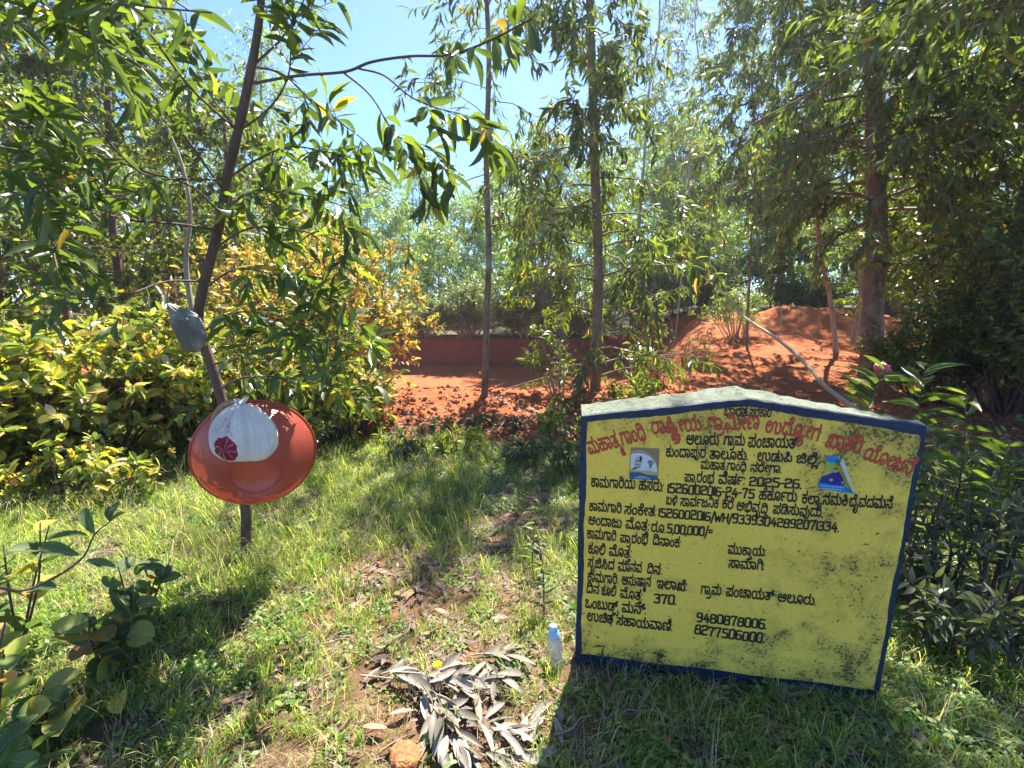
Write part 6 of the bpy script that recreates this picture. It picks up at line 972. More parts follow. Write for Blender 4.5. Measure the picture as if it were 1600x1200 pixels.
# sketchy sprig above the bloom
spr = mth(nt, 'MULTIPLY', mth(nt, 'LESS_THAN', mth(nt, 'ABSOLUTE', mth(nt, 'SUBTRACT', noise_tex(nt, 42, 2, .5, co, 1.0), .5), 0), .022),
          mth(nt, 'LESS_THAN', mth(nt, 'ADD', mth(nt, 'ABSOLUTE', mth(nt, 'SUBTRACT', s_.outputs[0], FX + .005), 0), mth(nt, 'ABSOLUTE', mth(nt, 'SUBTRACT', s_.outputs[2], FZ + .075), 0)), .06))
c = mixc(nt, mth(nt, 'MULTIPLY', mth(nt, 'MULTIPLY', spr, .6), front_), c, (.42, .12, .22))
c = mixc(nt, mth(nt, 'MULTIPLY', fl, front_), c, (.30, .012, .055))
BAGM = film_end(m, nt, b, c, .48, .38)
bump(nt, b, noise_tex(nt, 26, 5, .65, co, .6), .5, .006)
bagc = at(380, 674, 1.95)
bag = empty("carrier_bag", bagc, "tied white plastic carrier bag with dark red flower print hanging before the basin", "bag")
nu, nv = 120, 34; sc_ = (bagc - Vector((0, 0, CAM_H))).length / 750
hw, hh_ = 40 * sc_, 38 * sc_
V = []
rb = random.Random(8); ph = [rb.uniform(0, 6.28) for _ in range(6)]
for j in range(nv):
    v = j / (nv - 1); z = hh_ * (.98 - 1.96 * v)           # top knot to bottom
    w = (math.sin(min(1, v * 1.7 + .03) * PI / 2) ** .45) * (1 - .10 * max(0, v - .75) * 4 * 0)
    w *= (.90 + .10 * math.sin(min(1, v / .72) * PI / 2)) * (1 - max(0, (v - .72) / .28) ** 2.4 * .38)
    if v < .02: w = .10
    for i in range(nu):
        a = 2 * PI * i / nu
        pl = (1 - v) ** .8
        q = 1 + pl * (.10 * math.sin(13 * a + ph[0]) + .09 * math.sin(23 * a + ph[1] + v * 2) + .07 * math.sin(37 * a + ph[4])) + .025 * math.sin(5 * a + ph[2] + v * 4) + .018 * math.sin(11 * a + 7 * v + ph[3])
        ca, sa = math.cos(a), math.sin(a)
        se = lambda x, p: math.copysign(abs(x) ** p, x)
        V.append((hw * w * (.6 + .4 * q) * se(ca, .85) + .012 * v * ca, .080 * w * (2 * q - 1) * se(sa, .9), z - hh_ * .10 * (v > .9) * abs(ca) * (v - .9) * 3))
Q = [(j * nu + i, j * nu + (i + 1) % nu, (j + 1) * nu + (i + 1) % nu, (j + 1) * nu + i) for j in range(nv - 1) for i in range(nu)]
V.append((0, 0, -hh_ * .99)); o = len(V) - 1
link("bag_body", np_mesh("bag_body", V, quads=Q, tris=[((nv - 1) * nu + i, (nv - 1) * nu + (i + 1) % nu, o) for i in range(nu)]), bag, BAGM)
# knot and flared ears
T = Tubes()
T.add([(0 + .012 * math.cos(a), .0 + .012 * math.sin(a), hh_ * .93 + .004 * math.sin(2 * a)) for a in np.linspace(0, 6.6, 14)], .007, 6)
T.build("knot", BAGM, None).parent = bag
V, Q = [], []
for e_ in range(5):
    a0 = e_ * 1.3 + .4; o = len(V)
    for j in range(5):
        for i in range(4):
            t = j / 4; wv = (i - 1.5) * .009 * (.4 + t)
            V.append((math.cos(a0) * (.004 + .028 * t) - math.sin(a0) * wv, math.sin(a0) * (.004 + .02 * t) + math.cos(a0) * wv, hh_ * .93 + .036 * t * (1 - .25 * e_ % 1) + .006 * math.sin(i * 2 + e_)))
    Q += [(o + j * 4 + i, o + j * 4 + i + 1, o + j * 4 + i + 5, o + j * 4 + i + 4) for j in range(4) for i in range(3)]
link("bag_ears", np_mesh("bag_ears", V, quads=Q), bag, BAGM)
# jute loop behind the bag
lp = empty("jute_loop", at(352, 642, 2.10), "tan cloth loop tied round the trunk behind the white bag", "loop")
T = Tubes(); T.add(smooth_poly([at(333, 672, 2.12), at(336, 650, 2.08), at(346, 636, 2.06), at(360, 628, 2.07), at(376, 628, 2.12), at(384, 636, 2.2)], 5), .012, 8, .25, np.random.default_rng(3))
T.build("band", simple("jute", (.36, .22, .12), .9, .35, 60), lp)

# ------------------------------------------------------------------ grey pouch on the trunk
m, nt, b, c, co = film("grey_cloth", (.30, .31, .26), .2, .6)
GREY = film_end(m, nt, b, mixc(nt, ramp(nt, noise_tex(nt, 5, 4, .6, co), [(.45, (0, 0, 0)), (.55, (.9, .9, .9))]), c, (.12, .115, .10)), .15, .6)
bump(nt, b, noise_tex(nt, 30, 6, .7, co, .8), .6, .006)
pc = at(286, 512, 2.3)
pouch = empty("grey_pouch", pc, "grey cloth pouch hanging crookedly at the fork of the sapling", "pouch")
pouch.rotation_euler = (0, math.radians(-24), .2)
nu, nv = 48, 22; V = []; hh2 = .125
for j in range(nv):
    v = j / (nv - 1); w = max(.08, min(1, v / .42) ** .75 * (1 - max(0, (v - .72) / .28) ** 3 * .96) ** .5)
    for i in range(nu):
        a = 2 * PI * i / nu; q = 1 + .16 * math.sin(3 * a + 4 * v) + .10 * math.sin(7 * a + 9 * v) * (1 - v * .5) + .08 * math.sin(11 * a - 13 * v)
        V.append((.058 * w * q * math.cos(a) + .02 * math.sin(v * 3), .030 * w * q * math.sin(a) + .012 * math.sin(4 * v + a), hh2 * (1 - 2 * v)))
link("pouch_body", np_mesh("pouch_body", V, quads=[(j * nu + i, j * nu + (i + 1) % nu, (j + 1) * nu + (i + 1) % nu, (j + 1) * nu + i) for j in range(nv - 1) for i in range(nu)]), pouch, GREY)
T = Tubes(); T.add([(0, 0, .115), (.01, .0, .15), (.035, .01, .19)], .004, 6)
o = T.build("tie", simple("cord", (.2, .18, .15), .8), None); o.parent = pouch
T = Tubes(); T.add([(.004 + .006 * math.cos(a), -.035, .055 + .008 * math.sin(a)) for a in np.linspace(0, 6.3, 10)], .0022, 5)
o = T.build("eyelet", simple("metal", (.35, .35, .35), .4, metallic=.8), None); o.parent = pouch

# ------------------------------------------------------------------ bottle
def principled(name, c, rough, trans=0, ior=1.45, alpha=1):
    m, nt, b = new_mat(name); b.inputs["Base Color"].default_value = (*c, 1); b.inputs["Roughness"].default_value = rough
    b.inputs["Transmission Weight"].default_value = trans; b.inputs["IOR"].default_value = ior
    return m
gb = ground_at(870, 1036)
bottle = empty("water_bottle", gb + Vector((0, 0, -.02)), "crumpled clear plastic bottle with a blue cap standing in the grass left of the sign", "bottle")
bottle.rotation_euler = (0, math.radians(-5), 0)
H_ = .182
m, nt, b = new_mat("cloudy_plastic"); b.inputs["Base Color"].default_value = (.78, .82, .84, 1); b.inputs["Roughness"].default_value = .22; b.inputs["Transmission Weight"].default_value = .6
bump(nt, b, noise_tex(nt, 45, 3, .6, obj_co(nt)), .35, .005)
pf = [(0, 0), (.024, .001), (.0285, .008)]
for i in range(1, 16): pf.append((.0285 - (.0018 if i % 3 == 0 else 0) - (.003 if 7 <= i <= 8 else 0), .008 + i * .0078))
pf += [(.0275, .133), (.024, .146), (.018, .157), (.013, .162)]
lathe(pf, 28, "bottle_body", m, bottle)
lb = principled("blue_film", (.38, .62, .85), .3, .35)
lathe([(.0262, .136), (.0235, .1495), (.0190, .160), (.0150, .166), (.0150, .1665), (.0155, .168)], 24, "blue_wrap", lb, bottle)
lathe([(0, .186), (.012, .1858), (.0142, .183), (.0148, .168), (.0148, .166)], 24, "cap", principled("blue_cap", (.35, .62, .88), .4), bottle)

# ------------------------------------------------------------------ lumps of laterite
LAT = simple("laterite", (.42, .15, .06), .95, .35, 30, .9, .012)
def rock(name, label, p, r, seed, parent=None, mat=LAT, flat=.65, sub=4, cat='stone', group=None, rough=.32):
    import bmesh
    bm = bmesh.new(); bmesh.ops.create_icosphere(bm, subdivisions=sub, radius=1)
    rg = np.random.default_rng(seed); V = np.array([v.co[:] for v in bm.verts]); dirs = rg.normal(size=(14, 3)); dirs /= np.linalg.norm(dirs, axis=1)[:, None]; cut = rg.uniform(.62, .95, 14)
    d = V @ dirs.T; s = np.min(np.where(d > .05, cut / np.maximum(d, .05), 9), axis=1); s = np.minimum(s, 1)
    V = V * s[:, None]; V *= (1 + rough * .25 * fbm(V[:, 0] * 4 + V[:, 2] * 3, V[:, 1] * 4 + V[:, 2] * 2, 4, seed))[:, None]
    V *= np.array([1, rg.uniform(.7, 1), flat]) * r
    for v, c_ in zip(bm.verts, V): v.co = c_
    me = bpy.data.meshes.new(name); bm.to_mesh(me); bm.free(); me.materials.append(mat)
    me.polygons.foreach_set("use_smooth", [sub > 3] * len(me.polygons))
    o = link(name, me, parent); o.location = p; o.rotation_euler = (0, 0, rg.random() * 6)
    if label: tag(o, label, cat, group)
    return o
g = ground_at(634, 1196); rock("laterite_lump", "large orange laterite lump at the lower edge below the dry leaves", (g.x, g.y, .032), .058, 3, flat=.6, rough=1.4)
g = ground_at(1041, 1162); rock("laterite_lump", "small orange laterite stone in the shaded grass under the sign", (g.x, g.y, .012), .022, 5)
g = ground_at(632, 929); rock("laterite_lump", "flat ochre stone slab lying in the bare patch of the grass", (g.x, g.y, .02), .055, 8, mat=simple("ochre_stone", (.42, .26, .12), .9, .35, 22, .8, .01), flat=.35)
# clods on the spoil mound
CL = []
rr_ = random.Random(21); clods = []
for k in range(150):
    y = rr_.uniform(4.9, 7.6); x = rr_.uniform(-2.0, 2.2) * (y / 6)
    r_ = .018 + .055 * rr_.random() ** 2.5
    if k < 6:
        o = rock("earth_clod", "loose orange earth clod on the spoil mound", (x, y, H1(x, y) + r_ * .3), r_, 40 + k, sub=3, cat='clod', group='orange earth clods on the spoil mound'); clods.append(o)
    else:
        o = clods[k % 6].copy(); COL.objects.link(o); s__ = r_ / .045; o.scale = (s__, s__, s__); o.location = (x, y, H1(x, y) + .01); o.rotation_euler = (rr_.random(), rr_.random(), rr_.random() * 6)

# ------------------------------------------------------------------ yellow flower in the grass
g = ground_at(683, 1053, .02)
fl_ = empty("yellow_flower", g, "small yellow flower in the grass beside the dry branch", "flower")
T = Tubes(); T.add([g + Vector((.01, .01, -.03)), g + Vector((.003, 0, .02)), g + Vector((0, 0, .035))], .0015, 5); T.build("stalk", MAT['weed'], fl_)
PET = leaf_mat("petal", [(0, (.75, .62, .01)), (1, (.85, .72, .02))], trans=.3, tcol=(1.1, 1, .6))
MAT['petal'] = PET
rnd = random.Random(1)
for k in range(26):
    a = k * 2.4; e_ = .1 + .8 * (k / 26)
    leaf_obj(fl_, g + Vector((0, 0, .035)), (math.cos(a) * math.cos(e_), math.sin(a) * math.cos(e_), math.sin(e_)), (0, 0, 1), .020, .007, 'oval', 'petal', rnd, name='petal')

# ------------------------------------------------------------------ pink wrapper caught behind the sign
PINK = simple("pink_film", (.72, .10, .16), .45, .2, 30, .5)
pk = rock("pink_wrapper", "crumpled pink plastic wrapper caught in the shrub behind the sign", at(1378, 577, 2.42), .040, 12, mat=PINK, flat=.9, cat='wrapper', rough=1.2)
# ------------------------------------------------------------------ far trees behind the pit
def gp(px, y): # ground position under photo column px at depth y
    x = (px - 800) / 750 * (y * math.cos(PITCH) + (CAM_H) * math.sin(PITCH)); return Vector((x, y, H1(x, y)))
protos = []
for k in range(4):
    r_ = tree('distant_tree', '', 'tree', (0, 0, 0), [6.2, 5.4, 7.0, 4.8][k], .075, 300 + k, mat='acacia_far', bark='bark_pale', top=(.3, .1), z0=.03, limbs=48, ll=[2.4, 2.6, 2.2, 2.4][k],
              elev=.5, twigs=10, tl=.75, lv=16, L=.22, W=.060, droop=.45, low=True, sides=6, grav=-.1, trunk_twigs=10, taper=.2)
    protos.append(r_)
far = [  # column, depth, scale, proto, rotation, label
 (-60, 24, 1.5, 0, 0, 'tall grey green tree at the far left behind the yellow bushes'),
 (70, 22, 1.45, 2, 1, 'tall leafy tree beyond the left thicket'),
 (190, 26, 1.5, 1, 2, 'second tall tree from the left beyond the thicket'),
 (310, 21, 1.2, 0, 3, 'tree behind the trunk of the leaning sapling'),
 (420, 25, 1.3, 2, 4, 'tall tree right of the sapling trunk at the edge of the open sky'),
 (520, 23, .98, 3, 5, 'low tree under the open sky behind the yellow bush'),
 (610, 26, 1.02, 1, .7, 'pale green tree above the left end of the pit wall'),
 (690, 23, .88, 3, 1.7, 'rounded tree at the lowest point of the skyline'),
 (770, 26, 1.05, 0, 2.7, 'tree directly behind the thinnest bare trunk'),
 (850, 22, 1.0, 1, 3.7, 'tree between the two slim trunks above the pit'),
 (940, 25, 1.2, 0, 4.7, 'tree behind the middle trunk above the pit'),
 (1030, 22, 1.15, 2, 5.7, 'tree above the right end of the pit wall'),
 (1120, 24, 1.2, 1, .4, 'tree behind the crest of the red bank'),
 (1210, 21, 1.1, 0, 1.4, 'tree on top of the red bank ridge'),
 (1310, 23, 1.3, 2, 2.4, 'tree behind the forked slender trunks on the bank'),
 (1420, 20, 1.3, 1, 3.4, 'tree behind the thick trunk on the right'),
 (1530, 22, 1.4, 0, 4.4, 'tree beyond the dark hedge on the right'),
 (1640, 20, 1.5, 2, 5.4, 'tree at the far right edge beyond the hedge'),
]
far += [(px, 31 + (i % 3) * 2, 1.25 + .2 * ((i * 7) % 3), i % 4, i * 1.1, lab) for i, (px, lab) in enumerate([
 (-40, 'backmost tree at the far left'), (120, 'backmost tree behind the left thicket'), (250, 'backmost tree behind the yellow bushes on the left'), (370, 'backmost tree between the sapling and the open sky'), (480, 'backmost low tree under the left part of the open sky'),
 (575, 'backmost tree left of the skyline dip'), (650, 'backmost tree in the skyline dip'), (730, 'backmost tree left of the thinnest trunk'), (810, 'backmost tree right of the thinnest trunk'), (895, 'backmost tree left of the middle trunk'), (985, 'backmost tree right of the middle trunk'),
 (1075, 'backmost tree above the spoil flank'), (1165, 'backmost tree above the bank path'), (1260, 'backmost tree behind the bank ridge'), (1370, 'backmost tree behind the thick trunk'), (1480, 'backmost tree right of the thick trunk'), (1600, 'backmost tree at the right edge')])]
used = set()
for px, y, sc, k, rz, lab in far:
    p = gp(px, y)
    if k in used: copy_tree(protos[k], p, rz, sc, lab, 'plantation trees beyond the pit')
    else:
        r_ = protos[k]; used.add(k); r_.location = p; r_.rotation_euler = (0, 0, rz); r_.scale = (sc,) * 3; tag(r_, lab, group='plantation trees beyond the pit')
bushp = []
for k in range(3):
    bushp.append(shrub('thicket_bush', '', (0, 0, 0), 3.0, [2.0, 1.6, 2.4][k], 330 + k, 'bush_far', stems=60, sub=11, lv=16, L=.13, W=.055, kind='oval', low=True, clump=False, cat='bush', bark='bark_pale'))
bl = ['grey green bush at the left end of the pit rim', 'low grey bush on the rim left of the thinnest trunk', 'brownish bush on the pit rim right behind the thinnest trunk',
      'round bush on the rim between the slim trunks', 'bush on the rim behind the middle trunk', 'bush at the right end of the pit rim', 'shaggy bush at the foot of the red bank ridge',
      'dark bush on the crest of the red bank', 'bush beyond the thick trunk', 'bush at the foot of the far hedge', 'bush hidden behind the yellow bushes', 'bush at the far left behind the thicket']
cols = [575, 665, 735, 830, 920, 1010, 1105, 1250, 1385, 1500, 430, 250]
for i, (px, lab) in enumerate(zip(cols, bl)):
    y = [18.2, 18.35, 18.3, 18.4, 18.3, 18.5, 18.6, 17.6, 17.5, 16.5, 18.6, 18.5][i]; p = gp(px, y); s = [1.0, .85, .9, 1.1, .9, 1.15, .95, .9, 1.1, 1.3, 1.2, 1.4][i]
    if i < 3: r_ = bushp[i]; r_.location = p; r_.scale = (s, s, s); tag(r_, lab, group='bushes along the far pit rim')
    else: copy_tree(bushp[i % 3], p, i * 1.3, s, lab, 'bushes along the far pit rim')

# ------------------------------------------------------------------ left thicket
tree('thicket_tree', 'dense dark green tree at the left edge above the yellow bushes', 'tree', gp(20, 6.2), 6.5, .09, 401, mat='dense', top=(.3, 0), z0=.10, limbs=66, ll=2.0, elev=.35, twigs=8, tl=.5, lv=28, L=.10, W=0.040, droop=.4, n_obj=60, bark='bark_red', sides=8, low=True)
tree('thicket_tree', 'tall green tree with reddish stem left of the sapling', 'tree', gp(215, 8.0), 7.5, .085, 402, mat='dense', top=(.2, 0), z0=.10, limbs=58, ll=2.0, elev=.4, twigs=8, tl=.55, lv=25, L=.13, W=0.047, droop=.5, n_obj=0, bark='bark_red', low=True)
tree('thicket_tree', 'slim tall tree with thin straight stem behind the upper part of the sapling', 'tree', gp(285, 10.5), 9.5, .08, 403, mat='acacia', top=(-.5, 0), z0=.35, limbs=49, ll=1.6, elev=.7, twigs=7, tl=.6, lv=18, L=.16, W=0.033, droop=.7, bark='bark_red', low=True)
tree('thicket_tree', 'feathery tall tree at the left edge of the open sky', 'tree', gp(430, 12), 8.3, .07, 404, mat='acacia_far', top=(.3, 0), z0=.15, limbs=51, ll=1.6, elev=.7, twigs=7, tl=.6, lv=18, L=.17, W=0.030, droop=.8, bark='bark_pale', low=True)
tree('thicket_tree', 'dark leafy tree filling the left background', 'tree', gp(110, 9.5), 6.8, .08, 405, mat='dense', top=(.1, 0), z0=.06, limbs=60, ll=2.1, elev=.4, twigs=8, tl=.55, lv=25, L=.12, W=0.047, droop=.4, bark='bark_red', low=True)
tree('thicket_tree', 'dense tree outside the left edge reaching over the bushes', 'tree', gp(-170, 4.8), 5.2, .08, 406, mat='dense', top=(.2, 0), z0=.12, limbs=58, ll=1.7, elev=.35, twigs=8, tl=.45, lv=28, L=.10, W=0.037, droop=.4, bark='bark_red', n_obj=60, low=True)
tree('thicket_tree', 'green tree rising behind the tall yellow bush', 'tree', gp(380, 7.6), 4.3, .06, 407, mat='dense', top=(.1, 0), z0=.08, limbs=49, ll=1.5, elev=.45, twigs=7, tl=.45, lv=23, L=.12, W=0.044, droop=.4, bark='bark_red', low=True)

# yellow-leaved bushes
shrub('yellow_bush', 'tall bush of yellow and orange leaves right of the sapling', gp(500, 5.9), 2.5, 2.15, 501, 'yellow', stems=64, sub=11, lv=12, L=0.088, W=0.038, n_obj=150, dy=1.8, low=True)
shrub('yellow_bush', 'wide yellow green bush at the left with pinkish young leaves', gp(120, 4.1), 2.3, 1.32, 502, 'yelgreen', stems=60, sub=10, lv=12, L=0.112, W=0.050, n_obj=300, dy=1.6, low=True)
shrub('yellow_bush', 'yellow bush behind the basin between the two larger yellow bushes', gp(330, 4.5), 1.7, 1.42, 503, 'yelgreen', stems=44, sub=10, lv=11, L=0.100, W=0.043, n_obj=200, dy=1.3, low=True)
shrub('yellow_bush', 'low yellow green bush beside the grass at the edge of the red earth', gp(545, 4.75), 1.05, .98, 504, 'yelgreen', stems=34, sub=9, lv=9, L=0.088, W=0.036, n_obj=150, dy=.9)
shrub('yellow_bush', 'yellow bush cut by the left edge of the picture', gp(-90, 3.3), 1.5, 1.15, 505, 'yelgreen', stems=44, sub=10, lv=12, L=0.118, W=0.054, n_obj=180, dy=1.2, low=True)
shrub('yellow_bush', 'orange tipped bush top rising behind the sapling fork', gp(420, 7.0), 2.0, 2.3, 506, 'yellow', stems=46, sub=10, lv=9, L=0.094, W=0.038, n_obj=0, dy=1.4, low=True)
shrub('undergrowth_bush', 'dark undergrowth bush at the foot of the yellow bushes behind the basin', gp(420, 3.95), 1.3, .45, 507, 'dense', stems=26, sub=6, lv=9, L=.08, W=.026, kind='lance', n_obj=100, dy=.8)
shrub('undergrowth_bush', 'low mixed undergrowth at the left beneath the yellow leaves', gp(90, 3.25), 1.9, .45, 508, 'yelgreen', stems=30, sub=5, lv=8, L=.085, W=.036, n_obj=150, dy=.7)

# ------------------------------------------------------------------ slim acacias by the pit
p = ground_at(755, 634)
tree('slim_acacia', 'thinnest acacia with a bare pale trunk standing on the spoil mound', 'tree', p, 6.0, .048, 601, top=(.05, 0), z0=.46, limbs=24, ll=1.15, elev=.25, twigs=6, tl=.42, lv=9, L=.15, W=0.031, droop=.85, n_obj=200, bark='bark', group=None, grav=-.6, taper=.45, path=[p - Vector((0, 0, .1)), p + Vector((.03, 0, .35)), at(760, 500, p.y), at(764, 400, p.y), at(760, 250, p.y), at(764, 100, p.y), at(760, -20, p.y), at(762, -120, p.y)])
p = gp(930, 6.5)
tree('slim_acacia', 'middle acacia with drooping sickle leaves in front of the pit', 'tree', p, 7.5, .075, 602, top=(.0, 0), z0=.08, limbs=64, ll=1.6, elev=.3, twigs=7, tl=.42, lv=16, L=.17, W=0.034, droop=.9, n_obj=300, bark='bark', grav=-.6, taper=.5, path=[p - Vector((0, 0, .1)), at(931, 560, p.y), at(935, 420, p.y), at(931, 300, p.y), at(927, 180, p.y), at(924, 60, p.y), at(918, -80, p.y), at(920, -220, p.y)])
p = gp(1362, 8.4)
tree('thick_acacia', 'thickest acacia trunk with fissured bark and dark crown on the right', 'tree', p, 9.5, .175, 603, z0=.36, limbs=73, ll=2.3, elev=.25, twigs=9, tl=.6, lv=32, L=.17, W=0.036, droop=.85, n_obj=200, bark='bark', grav=-.6, taper=.5, path=[p - Vector((0, 0, .15)), at(1364, 480, p.y), at(1370, 400, p.y), at(1370, 300, p.y), at(1366, 200, p.y), at(1362, 80, p.y), at(1356, -60, p.y), at(1360, -240, p.y)], sides=16, low=True)
p = gp(1305, 10.5)
tree('slender_tree', 'slender pale stem leaning left on the red bank', 'tree', p, 5, .052, 604, z0=.35, limbs=24, ll=1.5, elev=.4, twigs=7, tl=.5, lv=19, L=.17, W=0.037, droop=.8, bark='bark_pale', path=[p - Vector((0, 0, .1)), at(1298, 470, 10.5), at(1283, 400, 10.4), at(1275, 320, 10.3), at(1268, 230, 10.2), at(1255, 100, 10), at(1250, 0, 10)], taper=.5, n_obj=0, low=True)
p = gp(1328, 11.5)
tree('slender_tree', 'straight slender stem between the leaning stem and the thick trunk', 'tree', p, 6, .065, 605, z0=.3, limbs=24, ll=1.5, elev=.4, twigs=7, tl=.5, lv=19, L=.17, W=0.037, droop=.8, bark='bark_pale', top=(0, 0), taper=.5, low=True)
tree('slim_acacia', 'leafy acacia filling the sky between the middle trunk and the thick trunk', 'tree', gp(1165, 11.5), 9.0, .03, 606, top=(-.4, 0), z0=.40, limbs=51, ll=1.7, elev=.3, twigs=8, tl=.5, lv=25, L=.18, W=0.040, droop=.9, bark='bark', grav=-.6, taper=.4, low=True)
tree('slim_acacia', 'acacia with branches hanging beside the middle trunk over the pit', 'tree', gp(845, 18.8), 7.6, .06, 607, top=(.2, 0), z0=.22, limbs=44, ll=1.2, elev=.3, twigs=7, tl=.45, lv=26, L=.15, W=0.032, droop=.85, bark='bark_pale', grav=-.6, taper=.4, low=True)
tree('broad_tree', 'bright green sunlit tree at the right edge', 'tree', gp(1540, 7.5), 5.6, .10, 608, mat='bright', top=(.2, 0), z0=.30, limbs=51, ll=2.0, elev=.45, twigs=9, tl=.55, lv=32, L=.13, W=0.048, droop=.4, bark='bark_red', zlo=1.9, low=True)
tree('broad_tree', 'dark acacia crown overhanging the upper right corner', 'tree', gp(1640, 6.0), 8.5, .12, 609, top=(-.8, 0), z0=.40, limbs=56, ll=2.4, elev=.3, twigs=9, tl=.55, lv=28, L=.17, W=0.036, droop=.8, bark='bark_red', grav=-.5, n_obj=60, low=True)
tree('broad_tree', 'leafy tree between the thick trunk and the right edge', 'tree', gp(1450, 10.5), 6.8, .08, 610, mat='bright', top=(-.2, 0), z0=.12, limbs=51, ll=2.0, elev=.4, twigs=9, tl=.55, lv=25, L=.15, W=0.047, droop=.5, bark='bark_red', low=True)
tree('slim_acacia', 'acacia on the bank with low green branches left of the slender stems', 'tree', gp(1200, 19.5), 6.8, .045, 614, top=(.2, 0), z0=.12, limbs=56, ll=1.8, elev=.35, twigs=8, tl=.55, lv=23, L=.18, W=0.040, droop=.8, bark='bark_pale', grav=-.5, taper=.4, low=True)
tree('slim_acacia', 'green acacia rising behind the right end of the pit', 'tree', gp(1050, 19.0), 6.6, .045, 615, mat='bright', top=(.2, 0), z0=.12, limbs=56, ll=1.9, elev=.35, twigs=8, tl=.55, lv=23, L=.18, W=0.042, droop=.7, bark='bark_pale', grav=-.5, taper=.4, low=True)
tree('slim_acacia', 'acacia between the slim trunks beyond the pit with hanging twigs', 'tree', gp(855, 18.9), 7.0, .06, 616, mat='bright', top=(.2, 0), z0=.06, limbs=67, ll=2.3, elev=.35, twigs=8, tl=.65, lv=17, L=.22, W=.05, droop=.7, bark='bark_pale', grav=-.4, taper=.4, low=True)
tree('broad_tree', 'dark acacia behind the slender stems on the bank', 'tree', gp(1265, 17.5), 11.0, .07, 617, mat='dense', top=(.3, 0), z0=.25, limbs=58, ll=2.6, elev=.4, twigs=9, tl=.65, lv=16, L=.18, W=.042, droop=.7, bark='bark', grav=-.4, taper=.4, low=True)
tree('broad_tree', 'dark acacia behind the thick trunk to its right', 'tree', gp(1450, 15.0), 10.5, .07, 618, mat='dense', top=(-.3, 0), z0=.22, limbs=58, ll=2.6, elev=.4, twigs=9, tl=.65, lv=16, L=.18, W=.042, droop=.7, bark='bark', grav=-.4, taper=.4, low=True)
shrub('hedge_bush', 'large dark shaded hedge bush at the right edge', gp(1585, 5.8), 2.0, 2.9, 611, 'dense', stems=60, sub=11, lv=25, L=.09, W=.035, kind='oval', n_obj=120, dy=2.2, clump=False, cat='bush', bark='bark_red', low=True)
shrub('hedge_bush', 'second hedge bush with loose branches left of the dark one', gp(1455, 6.6), 1.5, 1.5, 612, 'dense', stems=34, sub=10, lv=21, L=.10, W=.032, kind='lance', n_obj=100, dy=1.5, clump=False, cat='bush', bark='bark_red', low=True)
shrub('hedge_bush', 'hedge bush outside the right edge beside the dark one', gp(1720, 4.6), 1.6, 1.9, 613, 'dense', stems=50, sub=10, lv=22, L=.09, W=.035, kind='oval', dy=2.0, clump=False, cat='bush', bark='bark_red', low=True)

# fallen pale stem leaning across the bank
T = Tubes(); pl = empty('bare_sapling', at(1435, 700, 3.9), 'bare pale sapling leaning from the bank down behind the sign', 'dead sapling')
T.add(smooth_poly([at(1440, 706, 3.85), at(1370, 660, 4.15), at(1292, 606, 4.5), at(1262, 572, 4.9), at(1215, 530, 5.5), at(1165, 497, 6.2), at(1140, 470, 6.8), at(1122, 452, 7.2), at(1095, 430, 7.6)], 5), np.linspace(.024, .010, 41), 8, .12, np.random.default_rng(2))
T.build('stem', MAT['bark_pale'], pl)
T = Tubes(); T.add(smooth_poly([at(1165, 497, 6.2), at(1140, 482, 6.3), at(1110, 478, 6.4)], 4), .006, 5); T.add(smooth_poly([at(1215, 530, 5.5), at(1222, 500, 5.5), at(1216, 470, 5.5)], 4), .006, 5); T.build('side_twigs', MAT['bark_pale'], pl)
plant('young_acacia', 'thin bare seedling on the flank of the red bank', gp(1082, 7.8), .75, 620, 'acacia', n=10, L=.12, W=.025, kind='sickle', lean=(-.15, 0), cat='sapling')
shrub('pit_edge_bush', 'straggly bush with pale twigs left of the middle trunk', gp(880, 6.2), 1.0, .95, 621, 'acacia', stems=12, sub=5, lv=7, L=.12, W=.026, kind='sickle', clump=False, droop=.5, bark='bark_pale', n_obj=100)
shrub('pit_edge_bush', 'leafy low bush right of the middle trunk', gp(985, 5.6), .9, .5, 622, 'bright', stems=14, sub=5, lv=7, L=.10, W=.026, kind='lance', clump=False, droop=.3, bark='bark_dark', n_obj=100)
shrub('bank_bush', 'young acacias standing in front of the red bank', gp(1050, 9.8), 1.8, 1.9, 623, 'bright', stems=9, sub=5, lv=7, L=.15, W=.03, kind='sickle', clump=False, droop=.6, bark='bark_pale')
shrub('bank_bush', 'pale green bush at the foot of the ridge on the bank', gp(1150, 12.5), 2.2, 1.5, 624, 'acacia_far', stems=22, sub=7, lv=10, L=.14, W=.03, kind='sickle', clump=False, droop=.4, bark='bark_pale', low=True)

